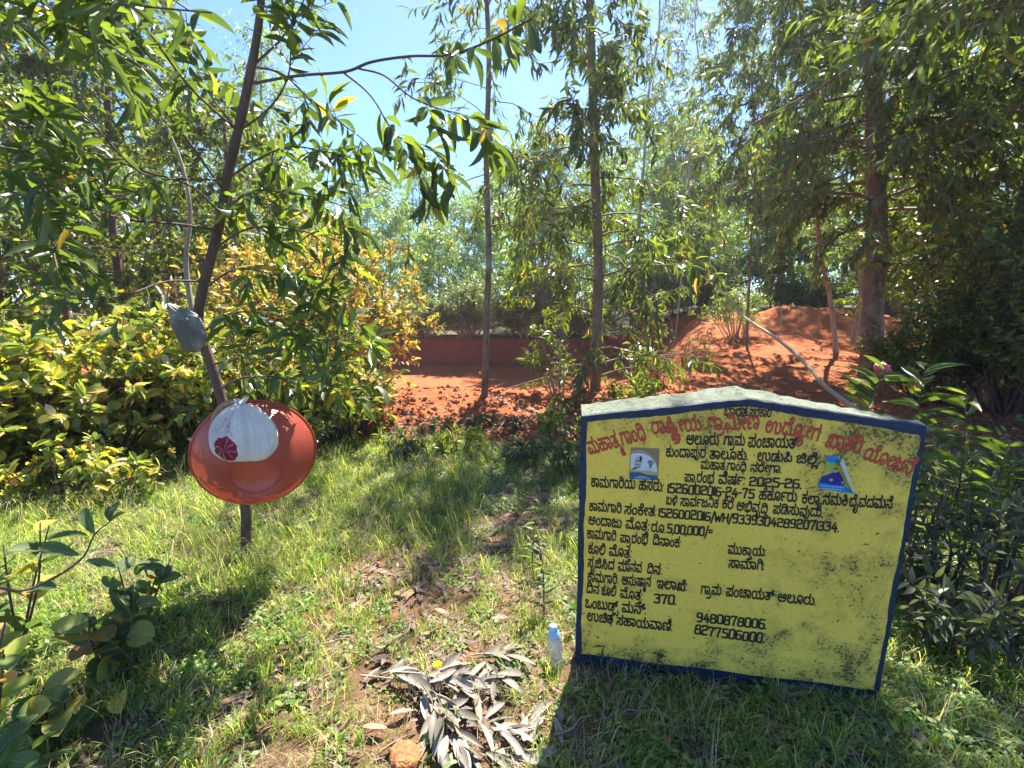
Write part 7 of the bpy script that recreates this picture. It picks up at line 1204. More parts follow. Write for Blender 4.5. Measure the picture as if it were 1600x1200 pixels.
# ------------------------------------------------------------------ the sapling that carries the basin
D0 = 2.46
sap = empty('leaning_sapling', ground_at(386, 874), 'leaning young acacia with the red basin and white bag hung on its trunk', 'tree')
P1 = [at(388, 890, D0), at(385, 850, D0), at(383, 780, D0 - .01), at(366, 690, D0), at(347, 625, D0), at(335, 585, D0), at(320, 540, D0), at(310, 500, D0), at(316, 455, D0), at(333, 390, D0), at(346, 335, D0), at(354, 280, D0 - .02), at(372, 205, D0 - .04), at(390, 120, D0 - .06), at(404, 40, D0 - .08), at(410, -40, D0 - .1), at(412, -160, D0 - .1)]
T = Tubes(); tk = smooth_poly(P1, 4); T.add(tk, np.interp(np.linspace(0, 1, len(tk)), [0, .1, .4, .75, 1], [.029, .026, .025, .021, .012]), 12, .10, np.random.default_rng(5))
T.build('trunk', MAT['bark_dark'], sap)
T = Tubes(); P2 = smooth_poly([at(309, 508, D0), at(300, 480, D0 + .03), at(293, 440, D0 + .05), at(291, 395, D0 + .06), at(297, 330, D0 + .08), at(285, 260, D0 + .1), at(262, 200, D0 + .12)], 4)
T.add(P2, np.linspace(.016, .006, len(P2)), 8, .1, np.random.default_rng(6)); T.build('second_stem', MAT['bark_pale'], sap)
B = Tubes(); F = Foliage(77)
def hb(pts, r, lv, t0=.2, tw=0, tl=.22, L=.125, W=.032, droop=.35, up=0, gr=-.4, spread=.9):
    P = smooth_poly([at(*q) for q in pts], 5); B.add(P, np.linspace(r, r * .35, len(P)), 6)
    if lv: F.twig(P, lv, L, W, droop, t0=t0, spread=spread)
    rg = F.rng
    for k in range(tw):
        t = t0 + (1 - t0) * (k + rg.random()) / tw; q, d = seg_at(P, min(t, .99)); d = d / np.linalg.norm(d)
        tp = wander(q, d * .7 + rg.normal(size=3) * .6 + np.array([0, 0, -.1]), tl * (.6 + .8 * rg.random()), 4, rg, .25, gr)
        B.add(tp, np.linspace(r * .35, .0012, 5), 4); F.twig(tp, 10, L, W, droop, t0=.1, spread=spread)
# long branch reaching right and towards the camera, with sub-branches
hb([(398, 130, 2.40), (440, 122, 2.3), (480, 117, 2.2), (540, 112, 2.05), (580, 97, 1.9), (640, 88, 1.75), (700, 86, 1.6), (760, 66, 1.5), (830, 30, 1.38)], .0075, 22, .72, L=.105, W=.028, droop=.5)
hb([(536, 113, 2.05), (570, 140, 2.05), (590, 165, 2.0), (610, 200, 2.0), (640, 225, 2.0), (690, 240, 2.0)], .004, 10, .45, 4, .2, droop=.6)
hb([(560, 107, 2.0), (600, 118, 1.95), (640, 150, 1.9), (680, 168, 1.9), (740, 185, 1.9), (770, 215, 1.9)], .004, 12, .45, 4, .2, droop=.6)
hb([(402, 105, 2.4), (440, 115, 2.35), (480, 150, 2.3), (530, 190, 2.3), (575, 225, 2.3), (590, 255, 2.3)], .005, 12, .35, 4, .2, droop=.6)
hb([(640, 225, 2.0), (650, 260, 2.0), (665, 300, 2.0), (680, 330, 2.0)], .003, 8, .4, 1, .15, droop=.7)
# crown branches right of the trunk
for q, s in (([(372, 205, 2.42), (420, 170, 2.35), (450, 120, 2.3), (455, 60, 2.3), (460, 20, 2.3)], 3),
             ([(354, 280, 2.44), (400, 250, 2.4), (450, 230, 2.35), (500, 235, 2.3), (560, 250, 2.3)], 5),
             ([(346, 335, 2.45), (390, 300, 2.4), (440, 300, 2.35), (500, 310, 2.3), (555, 330, 2.3)], 5),
             ([(333, 390, 2.45), (380, 360, 2.4), (430, 355, 2.35), (490, 365, 2.3), (560, 385, 2.3)], 4),
             ([(320, 450, 2.45), (370, 420, 2.4), (430, 430, 2.3), (480, 450, 2.25), (530, 480, 2.2)], 5),
             ([(315, 520, 2.45), (360, 490, 2.4), (420, 490, 2.3), (480, 510, 2.25), (540, 520, 2.2)], 5),
             ([(330, 570, 2.45), (370, 560, 2.38), (420, 560, 2.3), (470, 545, 2.25), (520, 530, 2.2), (590, 545, 2.15)], 5),
             ([(340, 610, 2.45), (380, 590, 2.4), (440, 590, 2.3), (500, 600, 2.25), (540, 620, 2.2)], 4),
             ([(372, 205, 2.42), (330, 150, 2.45), (300, 90, 2.5), (290, 20, 2.5)], 4),
             ([(398, 100, 2.4), (440, 60, 2.4), (470, 10, 2.4), (490, -40, 2.4)], 4)):
    hb(q, .006, 20, .2, s + 3, .24, droop=.35)
# long whippy branches reaching left and forward over the thicket
for q, s in (([(346, 335, 2.45), (300, 292, 2.3), (230, 268, 2.1), (150, 240, 1.9), (80, 212, 1.75), (0, 178, 1.6), (-60, 160, 1.5)], 4),
             ([(350, 300, 2.45), (290, 215, 2.2), (210, 115, 1.95), (160, 75, 1.8), (110, 35, 1.65), (50, -5, 1.5)], 5),
             ([(340, 360, 2.45), (280, 350, 2.25), (210, 345, 2.05), (150, 330, 1.85), (90, 310, 1.7), (40, 295, 1.6)], 5),
             ([(318, 440, 2.45), (260, 440, 2.3), (200, 460, 2.1), (140, 468, 1.95), (100, 462, 1.8), (60, 455, 1.7)], 2),
             ([(372, 205, 2.42), (300, 140, 2.1), (240, 60, 1.9), (200, 10, 1.75), (170, -40, 1.6)], 4),
             ([(354, 280, 2.44), (290, 280, 2.2), (220, 270, 2.0), (130, 180, 1.85), (60, 150, 1.7)], 3)):
    hb(q, .0055, 20, .25, s, .22, L=.115, W=.026, droop=.2)
B.build('branches', MAT['bark_dark'], sap)
F.build(sap, 'sickle', 'bright' if False else 'acacia', 300)

# a second young acacia left of the picture reaching in with bright leaves
nb = empty('edge_sapling', gp(-330, 1.9), 'young acacia outside the left edge whose bright leaves reach into the upper left', 'tree')
T = Tubes(); T.add(smooth_poly([nb.location - Vector((0, 0, .1)), nb.location + Vector((.05, 0, 1.2)), nb.location + Vector((.15, 0, 2.4)), nb.location + Vector((.2, 0, 3.4))], 5), np.linspace(.03, .012, 16), 8); T.build('trunk', MAT['bark_dark'], nb)
B = Tubes(); F = Foliage(78)
q0 = nb.location
for pts in ([(-330, 330), (-200, 280), (-80, 230), (30, 235), (80, 265)], [(-330, 200), (-200, 130), (-60, 60), (60, 30), (150, 60), (230, 110)], [(-330, 420), (-200, 370), (-80, 320), (20, 300), (70, 350), (90, 420)], [(-330, 60), (-200, 20), (-60, -20), (100, 0), (220, 10), (330, 20)]):
    hb([(a, b__, 1.85 - .02 * i * i) for i, (a, b__) in enumerate(pts)], .006, 18, .4, 5, .2, L=.105, W=.028, droop=.25)
B.build('branches', MAT['bark_dark'], nb); F.build(nb, 'sickle', 'acacia', 220)

# ------------------------------------------------------------------ canopy overhead and right of the camera (out of the frame, casts the dapple)
tree('shade_tree', 'tall acacia just outside the right edge shading the sign', 'tree', (7.4, 4.3, 0), 7.2, .12, 701, top=(-4.7, .4), z0=.52, limbs=54, ll=2.5, elev=.15, twigs=9, tl=.6, lv=13, L=.18, W=.042, droop=.6, bark='bark', grav=-.2, low=True)


tree('shade_tree', 'second acacia outside the right edge leaning over the sign', 'tree', (6.9, 3.0, 0), 6.4, .10, 703, top=(-4.3, .1), z0=.55, limbs=40, ll=2.1, elev=.15, twigs=8, tl=.6, lv=12, L=.18, W=.042, droop=.6, bark='bark', grav=-.2, low=True)
tree('slim_acacia', 'tall acacia beyond the pit whose crown fills the sky right of the middle trunk', 'tree', gp(985, 21.0), 14.0, .08, 620, top=(.5, 0), z0=.36, limbs=50, ll=2.8, elev=.35, twigs=8, tl=.8, lv=13, L=.27, W=.055, droop=.9, bark='bark_pale', grav=-.5, taper=.4, low=True)
tree('slim_acacia', 'tall acacia beyond the bank whose crown fills the sky left of the thick trunk', 'tree', gp(1215, 21.5), 15.0, .08, 621, top=(-.5, 0), z0=.34, limbs=54, ll=3.0, elev=.35, twigs=8, tl=.8, lv=14, L=.27, W=.055, droop=.9, bark='bark_pale', grav=-.5, taper=.4, low=True)
tree('slim_acacia', 'tall thin leaved acacia beyond the pit between the middle and thick trunks', 'tree', gp(1055, 16.2), 11.5, .035, 619, top=(.2, 0), z0=.42, limbs=36, ll=2.2, elev=.35, twigs=7, tl=.65, lv=11, L=.22, W=.04, droop=.9, bark='bark_pale', grav=-.5, taper=.4, low=True)

# ------------------------------------------------------------------ saplings and plants round the sign
P_ = [
 ('young_acacia', 'dark spiky young acacia right behind the sign peak', 1192, 628, 2.35, .82, 18, .16, (0, 0), 'weed'),
 ('young_acacia', 'withered brown young acacia standing behind the sign right of its peak', 1240, 622, 2.4, .86, 16, .17, (0, 0), 'drygrey'),
 ('young_acacia', 'broad leaved young acacia behind the right half of the sign', 1335, 615, 2.35, 1.02, 50, .17, (.02, 0), 'acacia'),
 ('young_acacia', 'young acacia with silvery leaves beside the pink wrapper', 1385, 640, 2.4, .98, 44, .15, (.05, 0), 'acacia'),
 ('young_acacia', 'bushy young acacia next to the upper right corner of the sign', 1450, 700, 2.3, .80, 44, .14, (.05, 0), 'acacia'),
 ('young_acacia', 'young acacia with arching leaves near the right edge of the picture', 1530, 700, 2.4, .62, 36, .15, (.05, 0), 'acacia'),
]
for i, (nm_, lab, px, py, y, h, n, L, ln, mt) in enumerate(P_):
    p = gp(px, y); plant(nm_, lab, p, h + .25, 800 + i, mt, n=n + 8, L=L, W=.032, kind='lance', lean=ln, cat='sapling', r=.006, group=None)
R_ = [('large leaf weed low against the right side of the sign', 1425, 2.0, .34), ('weed clump below the upper right corner of the sign', 1470, 2.1, .48), ('leafy weed at the right edge level with the sign middle', 1560, 2.1, .5),
      ('tall weed at the far right edge', 1630, 2.2, .6), ('weed with narrow leaves in the shade right of the sign foot', 1500, 1.7, .28), ('dark weed at the right edge below the others', 1590, 1.65, .34),
      ('weed standing where the red earth begins right of the sign', 1480, 3.1, .42), ('weed at the edge of the red earth near the right edge', 1575, 3.2, .45), ('weed tuft close behind the sign right corner', 1415, 2.6, .5), ('weed with upright stems at the far right of the red earth', 1640, 3.4, .5)]
for i, (lab, px, y, h) in enumerate(R_):
    shrub('weed_clump', lab, gp(px, y), .46, h * 1.3, 830 + i, 'weed', stems=10, sub=3, lv=7, L=.085, W=.022, kind='lance', n_obj=60, clump=False, droop=.25, cat='weed')
# low plants along the edge of the red earth
rw = random.Random(31)
E_ = ['leftmost low plant where grass meets red earth', 'low plant at the grass edge under the yellow bush', 'sprawling plant at the grass edge left of the bare trunk', 'dark leafy plant in front of the thinnest trunk', 'plant just right of the foot of the thinnest trunk',
      'plant halfway between the thinnest trunk and the sign', 'broad leaved plant left of the sign top corner', 'upright plant close to the upper left corner of the sign', 'plant with pale leaves behind the left shoulder of the sign', 'sunlit silvery plant above the left shoulder of the sign', 'low plant above the sign left of its peak']
for i, lab in enumerate(E_):
    px = [585, 622, 668, 712, 770, 815, 862, 893, 925, 985, 1055][i]; y = [4.6, 4.2, 4.9, 4.3, 4.95, 4.1, 4.6, 3.7, 4.1, 4.5, 4.9][i]; h = [.16, .22, .14, .26, .18, .2, .34, .46, .6, .5, .4][i]
    shrub('edge_plant', lab, gp(px, y), [.8, .5, .9, .6][i % 4], h, 860 + i, 'weed' if i % 3 else 'bright', stems=9, sub=3, lv=6, L=.09, W=.026, kind='lance', n_obj=60, clump=False, droop=.2, cat='plant')
plant('tall_weed', 'thin tall weed growing between the bottle and the sign edge', gp(850, 1.95), .46, 880, 'weed', n=26, L=.07, W=.015, kind='lance', lean=(-.03, 0), cat='weed')
plant('tall_weed', 'bright leaved seedling in the shade left of the sign', gp(835, 2.2), .36, 881, 'bright', n=12, L=.07, W=.018, kind='lance', cat='weed')
plant('sign_weed', 'small weed growing against the sign foot right of its left corner', gp(1022, 1.6) + Vector((0, -.02, 0)), .16, 882, 'weed', n=18, L=.035, W=.010, kind='lance', cat='weed')
plant('sign_weed', 'thin weed in front of the lower left corner of the sign', gp(938, 1.62), .30, 883, 'weed', n=10, L=.05, W=.008, kind='lance', cat='weed')

# ------------------------------------------------------------------ round-leaved plants in the left foreground
def fg(name, lab, px, y, h, seed, n, L, W, lean=(0, 0), stems=3, mat='round', z=None):
    return plant(name, lab, gp(px, y), h, seed, mat, n=n, L=L, W=W, kind='round', lean=lean, cat='plant', droop=.15, stems=stems, r=.006)
fg('cashew_seedling', 'round leaved seedling at the lower left with broad dark green leaves', 165, 1.62, .30, 901, 34, .135, .088, (.05, 0), 5)
fg('cashew_seedling', 'seedling with yellowing round leaves at the left edge below the bush', 30, 1.75, .50, 902, 34, .12, .07, (0, 0), 5)
fg('cashew_seedling', 'small seedling with reddish leaves in front of the sapling foot', 225, 1.9, .30, 903, 22, .10, .055, (.04, 0), 4)
fg('cashew_seedling', 'seedling in the bottom left corner with curled leaves', 40, 1.15, .18, 904, 20, .10, .065, (0, 0), 4)
fg('cashew_seedling', 'low seedling with hanging leaves near the bottom left corner', 140, 1.08, .13, 905, 14, .07, .045)
fg('cashew_seedling', 'orange tinged seedling at the left edge below the middle', -10, 1.4, .38, 906, 24, .10, .06, (0, 0), 4, mat='yelgreen')
fg('cashew_seedling', 'broad leaved seedling between the yellow leaf and the left edge', 80, 1.32, .20, 907, 20, .12, .075, (0, 0), 4)
# bare twig arching from the left edge
tw = empty('arching_twig', at(-20, 920, 1.35), 'dark twig arching in from the left edge with a few large leaves', 'twig')
B = Tubes(); P = smooth_poly([at(-60, 900, 1.25), at(0, 918, 1.3), at(40, 922, 1.32), at(90, 900, 1.34), at(130, 870, 1.36), at(148, 835, 1.38), at(172, 815, 1.4)], 5); B.add(P, np.linspace(.005, .002, len(P)), 6)
B.add(smooth_poly([at(148, 835, 1.38), at(128, 818, 1.38), at(118, 810, 1.38)], 3), .0018, 5); B.build('twig', MAT['bark_dark'], tw)
rnd = random.Random(12)
for (px, py, d, L, W) in [(125, 868, (-.95, -.1, .35), .12, .042), (148, 835, (-.4, .1, .75), .09, .035), (135, 875, (.95, -.1, -.12), .085, .028), (172, 815, (.3, 0, 1), .05, .02), (172, 815, (.7, 0, .6), .05, .02), (172, 815, (-.1, 0, 1), .045, .02), (60, 915, (.8, -.3, .2), .07, .03), (172, 815, (.1, .3, .9), .06, .022)]:
    leaf_obj(tw, at(px, py, 1.36), d, (0, -.6, .8), L, W, 'oval', 'round', rnd)

# ------------------------------------------------------------------ dry branch with grey leaves
db = empty('dry_branch', ground_at(640, 1072), 'fallen dry acacia branch with a fan of grey leaves in front of the sign', 'branch')
B = Tubes(); F = Foliage(5); rg = np.random.default_rng(14); rnd = random.Random(15)
def gpx(px, py, dz=.02):
    p = ground_at(px, py); return Vector((p.x, p.y, p.z + dz))
stems = [[(565, 1062), (600, 1070), (650, 1074), (720, 1080), (790, 1078)], [(610, 1068), (655, 1085), (700, 1120), (760, 1150), (800, 1165)], [(640, 1074), (690, 1060), (740, 1045), (800, 1040)], [(640, 1078), (665, 1110), (690, 1150), (720, 1180)], [(590, 1062), (650, 1045), (712, 1003)]]
SP = []
for s_i, st_ in enumerate(stems):
    P = smooth_poly([gpx(a, b__, .018 + .012 * math.sin(i * 1.3)) for i, (a, b__) in enumerate(st_)], 5); SP.append(P); B.add(P, np.linspace(.0042, .0015, len(P)), 6)
B.build('stem', MAT['bark_pale'], db)
for k in range(120):
    s_i = rg.choice([0, 0, 1, 1, 2, 3]); t = .28 + .72 * rg.random(); p, d = seg_at(SP[s_i], min(t, 1)); d = d / np.linalg.norm(d)
    a = rg.normal() * .75; D = np.array([d[0] * math.cos(a) - d[1] * math.sin(a), d[0] * math.sin(a) + d[1] * math.cos(a), rg.normal() * .10 - .02])
    q = np.array(p) + np.array([rg.normal() * .012, rg.normal() * .012, rg.random() * .045])
    N = np.array([rg.normal() * .55, rg.normal() * .55, 1.0])
    leaf_obj(db, q, D, N, .085 + .05 * rg.random(), .021 + .012 * rg.random(), 'sickle', 'drygrey', rnd, bend=.24)
for k in range(34):
    px, py = [(740 + rg.random() * 150, 1120 + rg.random() * 85), (600 + rg.random() * 300, 1030 + rg.random() * 170)][k % 2]
    a = rg.random() * 6.28; leaf_obj(db, gpx(px, py, .015 + .02 * rg.random()), (math.cos(a), math.sin(a), rg.normal() * .12), (rg.normal() * .5, rg.normal() * .5, 1), .09 + .05 * rg.random(), .022 + .012 * rg.random(), 'sickle', 'drygrey', rnd, bend=.24)

# the big yellow leaf and other single fallen leaves
def fallen(px, py, L, W, kind, mat, label, ang, group=None, dz=.02, bend=.2):
    o = leaf_obj(None, gpx(px, py, dz), (math.cos(ang), math.sin(ang), .05), (rg.normal() * .25, -.25 + rg.normal() * .25, 1), L, W, kind, mat, rnd, bend, name='fallen_leaf')
    return tag(o, label, 'leaf', group)
MAT['bigyellow'] = leaf_mat('big_yellow_leaf', [(0, (.55, .36, .05)), (1, (.60, .42, .07))], trans=.2, tcol=(1, 1, .8), rough=.5)
fallen(190, 1100, .085, .062, 'round', 'bigyellow', 'broad yellow fallen leaf with brown spots at the lower left', -1.0, dz=.045)
fallen(597, 1058, .045, .018, 'oval', 'drygrey', 'curled grey leaf standing at the left tip of the dry branch', 1.5, dz=.05)
fallen(1500, 1140, .16, .035, 'sickle', 'dry', 'long dry leaf lying in the lower right corner', -.8)
fallen(1165, 1165, .09, .028, 'sickle', 'dry', 'brown leaf standing in the shaded grass below the sign', 1.4)
cnt = 0
spots = []
for k in range(150):
    u = rg.random()
    if u < .35: px, py = 600 + rg.normal() * 75, 925 + rg.normal() * 45
    elif u < .55: px, py = 640 + rg.random() * 280, 760 + rg.random() * 320
    elif u < .72: px, py = 840 + rg.random() * 70, 690 + rg.random() * 140
    elif u < .86: px, py = 950 + rg.random() * 640, 1085 + rg.random() * 110
    else: px, py = 20 + rg.random() * 520, 760 + rg.random() * 430
    spots.append((px, py))
for px, py in spots:
    if not (0 < px < 1600 and 690 < py < 1198) or (px > 890 and py < 1075 and px < 1400): continue
    L = (.035 + .05 * rg.random())
    lab, grp = (('dry brown leaf lying in the bare patch of the grass', 'dry leaves in the bare patch') if 500 < px < 720 and 840 < py < 1010 else
                ('dry brown leaf in the shaded grass in front of the sign', 'dry leaves in front of the sign') if px > 950 else
                ('dry leaf lying in the grass at the left of the picture', 'dry leaves in the left grass') if px < 500 else
                ('dry leaf lying in the grass between the bare patch and the sign', 'dry leaves between patch and sign'))
    fallen(px, py, L, L * (.22 + .25 * rg.random()), 'sickle' if rg.random() < .7 else 'oval', 'dry', lab, rg.random() * 6.28, grp, dz=.006 + .022 * rg.random(), bend=.45)

# short dead twigs lying about
tws = [(520, 1010, .16, .3, 'dead twig in the grass left of the dry branch'), (560, 905, .22, 2.2, 'dead twig across the bare patch'), (700, 870, .14, .9, 'dead twig in the grass behind the bare patch'), (640, 985, .18, 1.4, 'dead twig between the bare patch and the dry branch'),
       (1010, 1120, .20, 2.8, 'dead twig in the shaded grass below the sign left corner'), (1250, 1150, .26, 2.6, 'pale dead twig in the shaded grass below the sign middle'), (1420, 1120, .24, 2.3, 'dead twig by the lower right corner of the sign'), (1530, 1165, .20, 2.5, 'dead twig at the lower right of the picture'),
       (240, 1040, .20, .5, 'dead twig under the round leaved seedlings'), (330, 1150, .18, 2.0, 'dead twig in the grass at the lower left'), (790, 790, .16, .2, 'dead twig on the litter path'), (450, 960, .12, 2.9, 'dead twig right of the sapling foot'), (900, 1140, .15, .6, 'dead twig right of the dry branch')]
for px, py, L, an_, lab in tws:
    g = gpx(px, py, .014); root = empty('dead_twig', g, lab, 'twig'); B = Tubes(); v = Vector((math.cos(an_), math.sin(an_), 0)); u = Vector((-v.y, v.x, 0))
    P = smooth_poly([g - v * L / 2 + u * .01, g - v * L * .15 - u * .008 + Vector((0, 0, .012)), g + v * L * .2 + u * .01 + Vector((0, 0, .006)), g + v * L / 2], 4); B.add(P, np.linspace(.0034, .0014, len(P)), 6, .3, rg)
    B.add(smooth_poly([P[5], P[5] + np.array(u * .03 + v * .02) + [0, 0, .01], P[5] + np.array(u * .055 + v * .05)], 3), .0014, 5); B.build('twig', MAT['bark_pale'], root)

# ------------------------------------------------------------------ grass, ground cover, litter (nobody could count them)
tmpl = {}
def template(name, seed, n, hmin, hmax, w, mat, lean=.5, rad=.035):
    r = np.random.default_rng(seed); V, T_ = [], []
    for k in range(n):
        a = r.random() * 6.28; rr2 = rad * math.sqrt(r.random()); p = np.array([math.cos(a) * rr2, math.sin(a) * rr2, -.005]); h = hmin + (hmax - hmin) * r.random()
        b_ = r.random() * 6.28; ld = np.array([math.cos(b_), math.sin(b_), 0]) * lean * h * (.3 + r.random()); sd_ = np.array([-math.sin(b_ + .6), math.cos(b_ + .6), 0]) * w * (.6 + .8 * r.random()) / 2
        o = len(V); m1 = p + ld * .25 + np.array([0, 0, h * .5]); m2 = p + ld * .65 + np.array([0, 0, h * .85]); tip = p + ld * 1.25 + np.array([0, 0, h * (.95 - .25 * r.random())])
        V += [p - sd_, p + sd_, m1 - sd_ * .9, m1 + sd_ * .9, m2 - sd_ * .6, m2 + sd_ * .6, tip]
        T_ += [(o, o + 1, o + 3), (o, o + 3, o + 2), (o + 2, o + 3, o + 5), (o + 2, o + 5, o + 4), (o + 4, o + 5, o + 6)]
    me = np_mesh(name, V, tris=T_); me.materials.append(MAT[mat]); return me
def cover_tmpl(name, seed, n, L, mat, rad=.05, h=.03, kind='oval', asp=.5):
    r = np.random.default_rng(seed); a = r.random(n) * 6.28; rr2 = rad * np.sqrt(r.random(n)); P = np.c_[np.cos(a) * rr2, np.sin(a) * rr2, h * r.random(n)]
    a = r.random(n) * 6.28; D = np.c_[np.cos(a), np.sin(a), .25 * r.normal(size=n)]; N = np.c_[r.normal(size=n) * .35, r.normal(size=n) * .35, np.ones(n)]
    Ls = L * (.6 + .7 * r.random(n)); V, q, t = leaves_geo(P, D / np.linalg.norm(D, axis=1)[:, None], N, Ls, Ls * asp, kind, .2, .2, True, r)
    me = np_mesh(name, V, q, t); me.materials.append(MAT[mat]); return me
def scatter(name, label, cat, meshes, P, rot, scl, idx):
    c_ = bpy.data.collections.new(name + "_parts")
    for i, me in enumerate(meshes):
        o = bpy.data.objects.new("%s_%02d" % (name, i), me); c_.objects.link(o)
    pm = bpy.data.meshes.new(name); pm.vertices.add(len(P)); pm.vertices.foreach_set("co", np.asarray(P, np.float32).ravel())
    a = pm.attributes.new("rot", 'FLOAT_VECTOR', 'POINT'); a.data.foreach_set("vector", np.asarray(rot, np.float32).ravel())
    a = pm.attributes.new("scl", 'FLOAT', 'POINT'); a.data.foreach_set("value", np.asarray(scl, np.float32))
    a = pm.attributes.new("idx", 'INT', 'POINT'); a.data.foreach_set("value", np.asarray(idx, np.int32))
    o = link(name, pm)
    ng = bpy.data.node_groups.new(name, 'GeometryNodeTree')
    ng.interface.new_socket("Geometry", in_out='INPUT', socket_type='NodeSocketGeometry'); ng.interface.new_socket("Geometry", in_out='OUTPUT', socket_type='NodeSocketGeometry')
    gi = ng.nodes.new("NodeGroupInput"); go = ng.nodes.new("NodeGroupOutput"); ci = ng.nodes.new("GeometryNodeCollectionInfo"); ip = ng.nodes.new("GeometryNodeInstanceOnPoints")
    ci.inputs["Collection"].default_value = c_; ci.inputs["Separate Children"].default_value = True; ci.inputs["Reset Children"].default_value = True
    ip.inputs["Pick Instance"].default_value = True
    def na(n, t):
        x = ng.nodes.new("GeometryNodeInputNamedAttribute"); x.data_type = t; x.inputs["Name"].default_value = n; return x.outputs[0]
    L_ = ng.links
    L_.new(gi.outputs[0], ip.inputs["Points"]); L_.new(ci.outputs[0], ip.inputs["Instance"])
    L_.new(na("idx", 'INT'), ip.inputs["Instance Index"]); L_.new(na("rot", 'FLOAT_VECTOR'), ip.inputs["Rotation"]); L_.new(na("scl", 'FLOAT'), ip.inputs["Scale"])
    L_.new(ip.outputs[0], go.inputs[0])
    md = o.modifiers.new("scatter", 'NODES'); md.node_group = ng
    return tag(o, label, cat, kind='stuff')
R = np.random.default_rng(99)
def pts_in_view(n, y0, y1, dens):
    """random points on the ground in a wedge in front of the camera, thinned by dens(x,y)"""
    y = np.sqrt(R.random(n) * (y1 ** 2 - y0 ** 2) + y0 ** 2); x = (R.random(n) * 2 - 1) * (1.12 * y + 1.3)
    k = R.random(n) < dens(x, y); x, y = x[k], y[k]; return np.c_[x, y, height(x, y)]
def gdens(x, y):
    s, b_ = soil_mask(x, y); return (1 - s) * (1 - .80 * b_) * (.55 + .9 * sst(-.5, .6, fbm(x * 2.2, y * 2.2, 3, 201)))
P = pts_in_view(36000, .45, 5.6, gdens)
lush = sst(-.3, .5, fbm(P[:, 0] * 1.1, P[:, 1] * 1.1, 3, 205)) * (1 - .5 * np.exp(-((P[:, 0] + .2) / .8) ** 2))
gm = [template("grass_tuft", 10 + i, 26, .02, .055 + .012 * (i % 3), .0030, 'grass', .7) for i in range(6)] + [template("grass_tuft", 20 + i, 20, .012, .035, .0022, 'grass', 1.3, .045) for i in range(3)] + [template("grass_tuft", 30 + i, 14, .02, .06, .0020, 'straw', 1.2, .04) for i in range(3)]
idx = np.where(R.random(len(P)) < .62 * (.5 + lush) * (1 - .8 * soil_mask(P[:, 0], P[:, 1])[1]), R.integers(0, 6, len(P)), np.where(R.random(len(P)) < .55, R.integers(6, 9, len(P)), R.integers(9, 12, len(P))))
scatter("grass", "short green grass with straw coloured blades covering the foreground", "grass", gm, P, np.c_[R.normal(size=len(P)) * .15, R.normal(size=len(P)) * .15, R.random(len(P)) * 6.28], .75 + .5 * R.random(len(P)) + .35 * lush, idx)
P = pts_in_view(4400, .6, 5.2, lambda x, y: np.clip((1 - soil_mask(x, y)[0]) * sst(-.35, .5, fbm(x * 1.7, y * 1.7, 3, 211) + .35 * (x < -.2)) + .9 * np.exp(-((y - (1.60 - .16 * (x - .25))) / .10) ** 2) * (x > .15) * (x < 1.5), 0, 1) * (1 - np.exp(-((y - (1.70 - .16 * (x - .25))) / .07) ** 2) * (x > .2) * (x < 1.4)))
gm = [template("long_grass", 50 + i, 12, .08, .17, .0030, 'grass', .6, .03) for i in range(4)] + [template("long_grass", 60, 7, .10, .22, .0018, 'straw', .5, .03), template("long_grass", 61, 9, .08, .20, .0016, 'straw', .8, .04)]
scatter("long_grass", "longer grass tufts standing among the short grass", "grass", gm, P, np.c_[R.normal(size=len(P)) * .15, R.normal(size=len(P)) * .15, R.random(len(P)) * 6.28], .6 + .5 * R.random(len(P)) + .3 * (P[:, 0] < -.1) * (P[:, 1] > 2), R.integers(0, 6, len(P)))
P = pts_in_view(21000, .5, 5.2, lambda x, y: (1 - soil_mask(x, y)[0] * .93) * (.25 + .75 * sst(-.2, .4, fbm(x * 1.5 + 9, y * 1.5, 3, 215))) * (1 - .7 * soil_mask(x, y)[1]))
gm = [cover_tmpl("creeper", 70 + i, 26, .016 + .004 * i, 'cover', .055, .035) for i in range(4)]
scatter("ground_cover", "small leaved creeping weeds woven through the grass", "ground cover", gm, P, np.c_[np.zeros((len(P), 2)), R.random(len(P)) * 6.28], .7 + .6 * R.random(len(P)), R.integers(0, 4, len(P)))
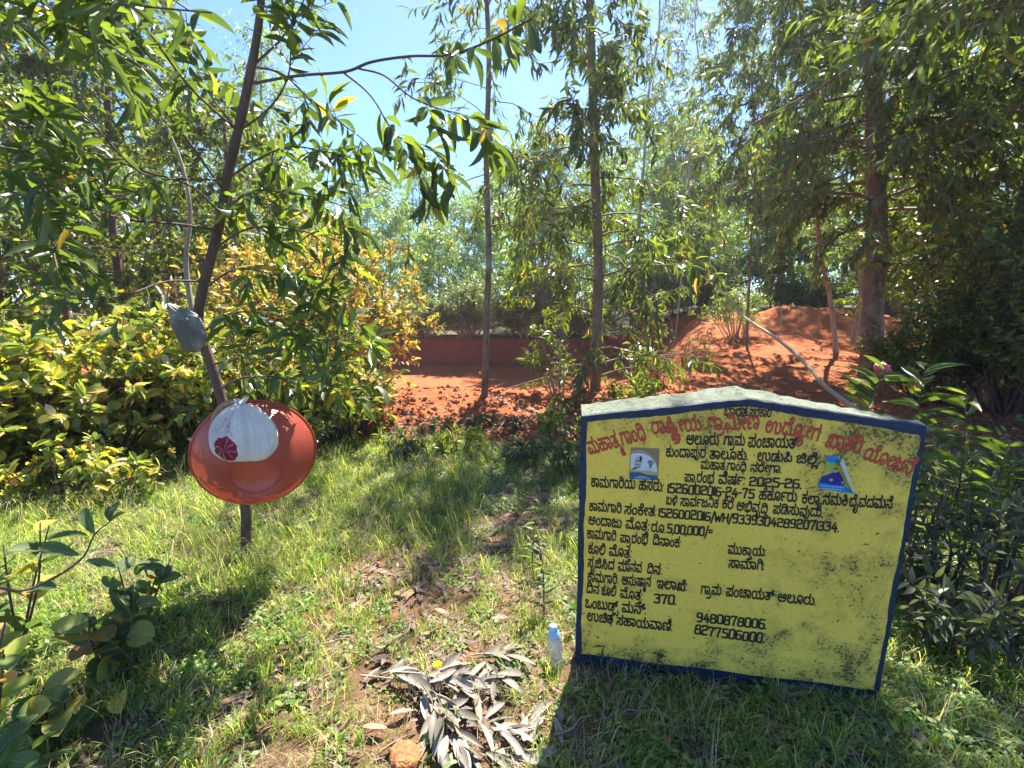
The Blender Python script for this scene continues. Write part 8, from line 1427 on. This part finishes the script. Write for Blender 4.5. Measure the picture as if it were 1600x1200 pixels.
def ldens(x, y):
    s, b_ = soil_mask(x, y); return np.clip(.22 + .9 * b_ + .5 * sst(.0, .5, fbm(x * 1.2, y * 1.2 + 4, 3, 221)) + .5 * sst(3.8, 4.6, y) + .8 * np.exp(-((x - .1 - .12 * (y - 3)) / .55) ** 2) * sst(2.4, 3.2, y), 0, 1) * (1 - .8 * sst(5.2, 6, y))
P = pts_in_view(7000, .6, 6.0, ldens)
gm = [cover_tmpl("leaf_litter", 80 + i, 7, .05 + .01 * i, 'dry', .09, .03, 'sickle', .25) for i in range(4)]
scatter("leaf_litter", "scattered small dry leaves and bits of litter on the ground", "leaf litter", gm, P, np.c_[np.zeros((len(P), 2)), R.random(len(P)) * 6.28], .6 + .6 * R.random(len(P)), R.integers(0, 4, len(P)))
# gravelly crumbs on the red earth
def cd(x, y):
    s, b_ = soil_mask(x, y); return s * (1 - sst(7.4, 8.6, y) * .8)
import bmesh
gm = []
for i in range(4):
    bm = bmesh.new(); bmesh.ops.create_icosphere(bm, subdivisions=2, radius=1); rg2 = np.random.default_rng(i + 500)
    for v in bm.verts: v.co = v.co * (.7 + .5 * rg2.random()); v.co.z *= .7
    me = bpy.data.meshes.new("earth_crumb"); bm.to_mesh(me); bm.free(); me.materials.append(LAT); gm.append(me)
P = pts_in_view(21000, 3.4, 9.5, cd)
scatter("earth_crumbs", "loose crumbs of orange laterite earth on the spoil mound", "loose earth", gm, P, R.random((len(P), 3)) * 6.28, .006 + .040 * R.random(len(P)) ** 3.5, R.integers(0, 4, len(P)))

# ------------------------------------------------------------------ thin haze in the air
hz = bpy.data.meshes.new("haze")
x0, x1, y0, y1, z0h, z1h = -14, 22, -3, 42, -2.4, 17
hz.from_pydata([(x, y, z) for z in (z0h, z1h) for y in (y0, y1) for x in (x0, x1)], [], [(0, 2, 3, 1), (4, 5, 7, 6), (0, 1, 5, 4), (2, 6, 7, 3), (0, 4, 6, 2), (1, 3, 7, 5)])
m, nt, b = new_mat("haze"); nt.nodes.remove(b)
pv = nt.nodes.new("ShaderNodeVolumePrincipled"); pv.inputs["Color"].default_value = (.9, .93, 1, 1); pv.inputs["Density"].default_value = HAZE; pv.inputs["Anisotropy"].default_value = .55
nt.links.new(pv.outputs[0], nt.nodes["Material Output"].inputs["Volume"])
tag(link("haze", hz, mat=m), kind='stuff')
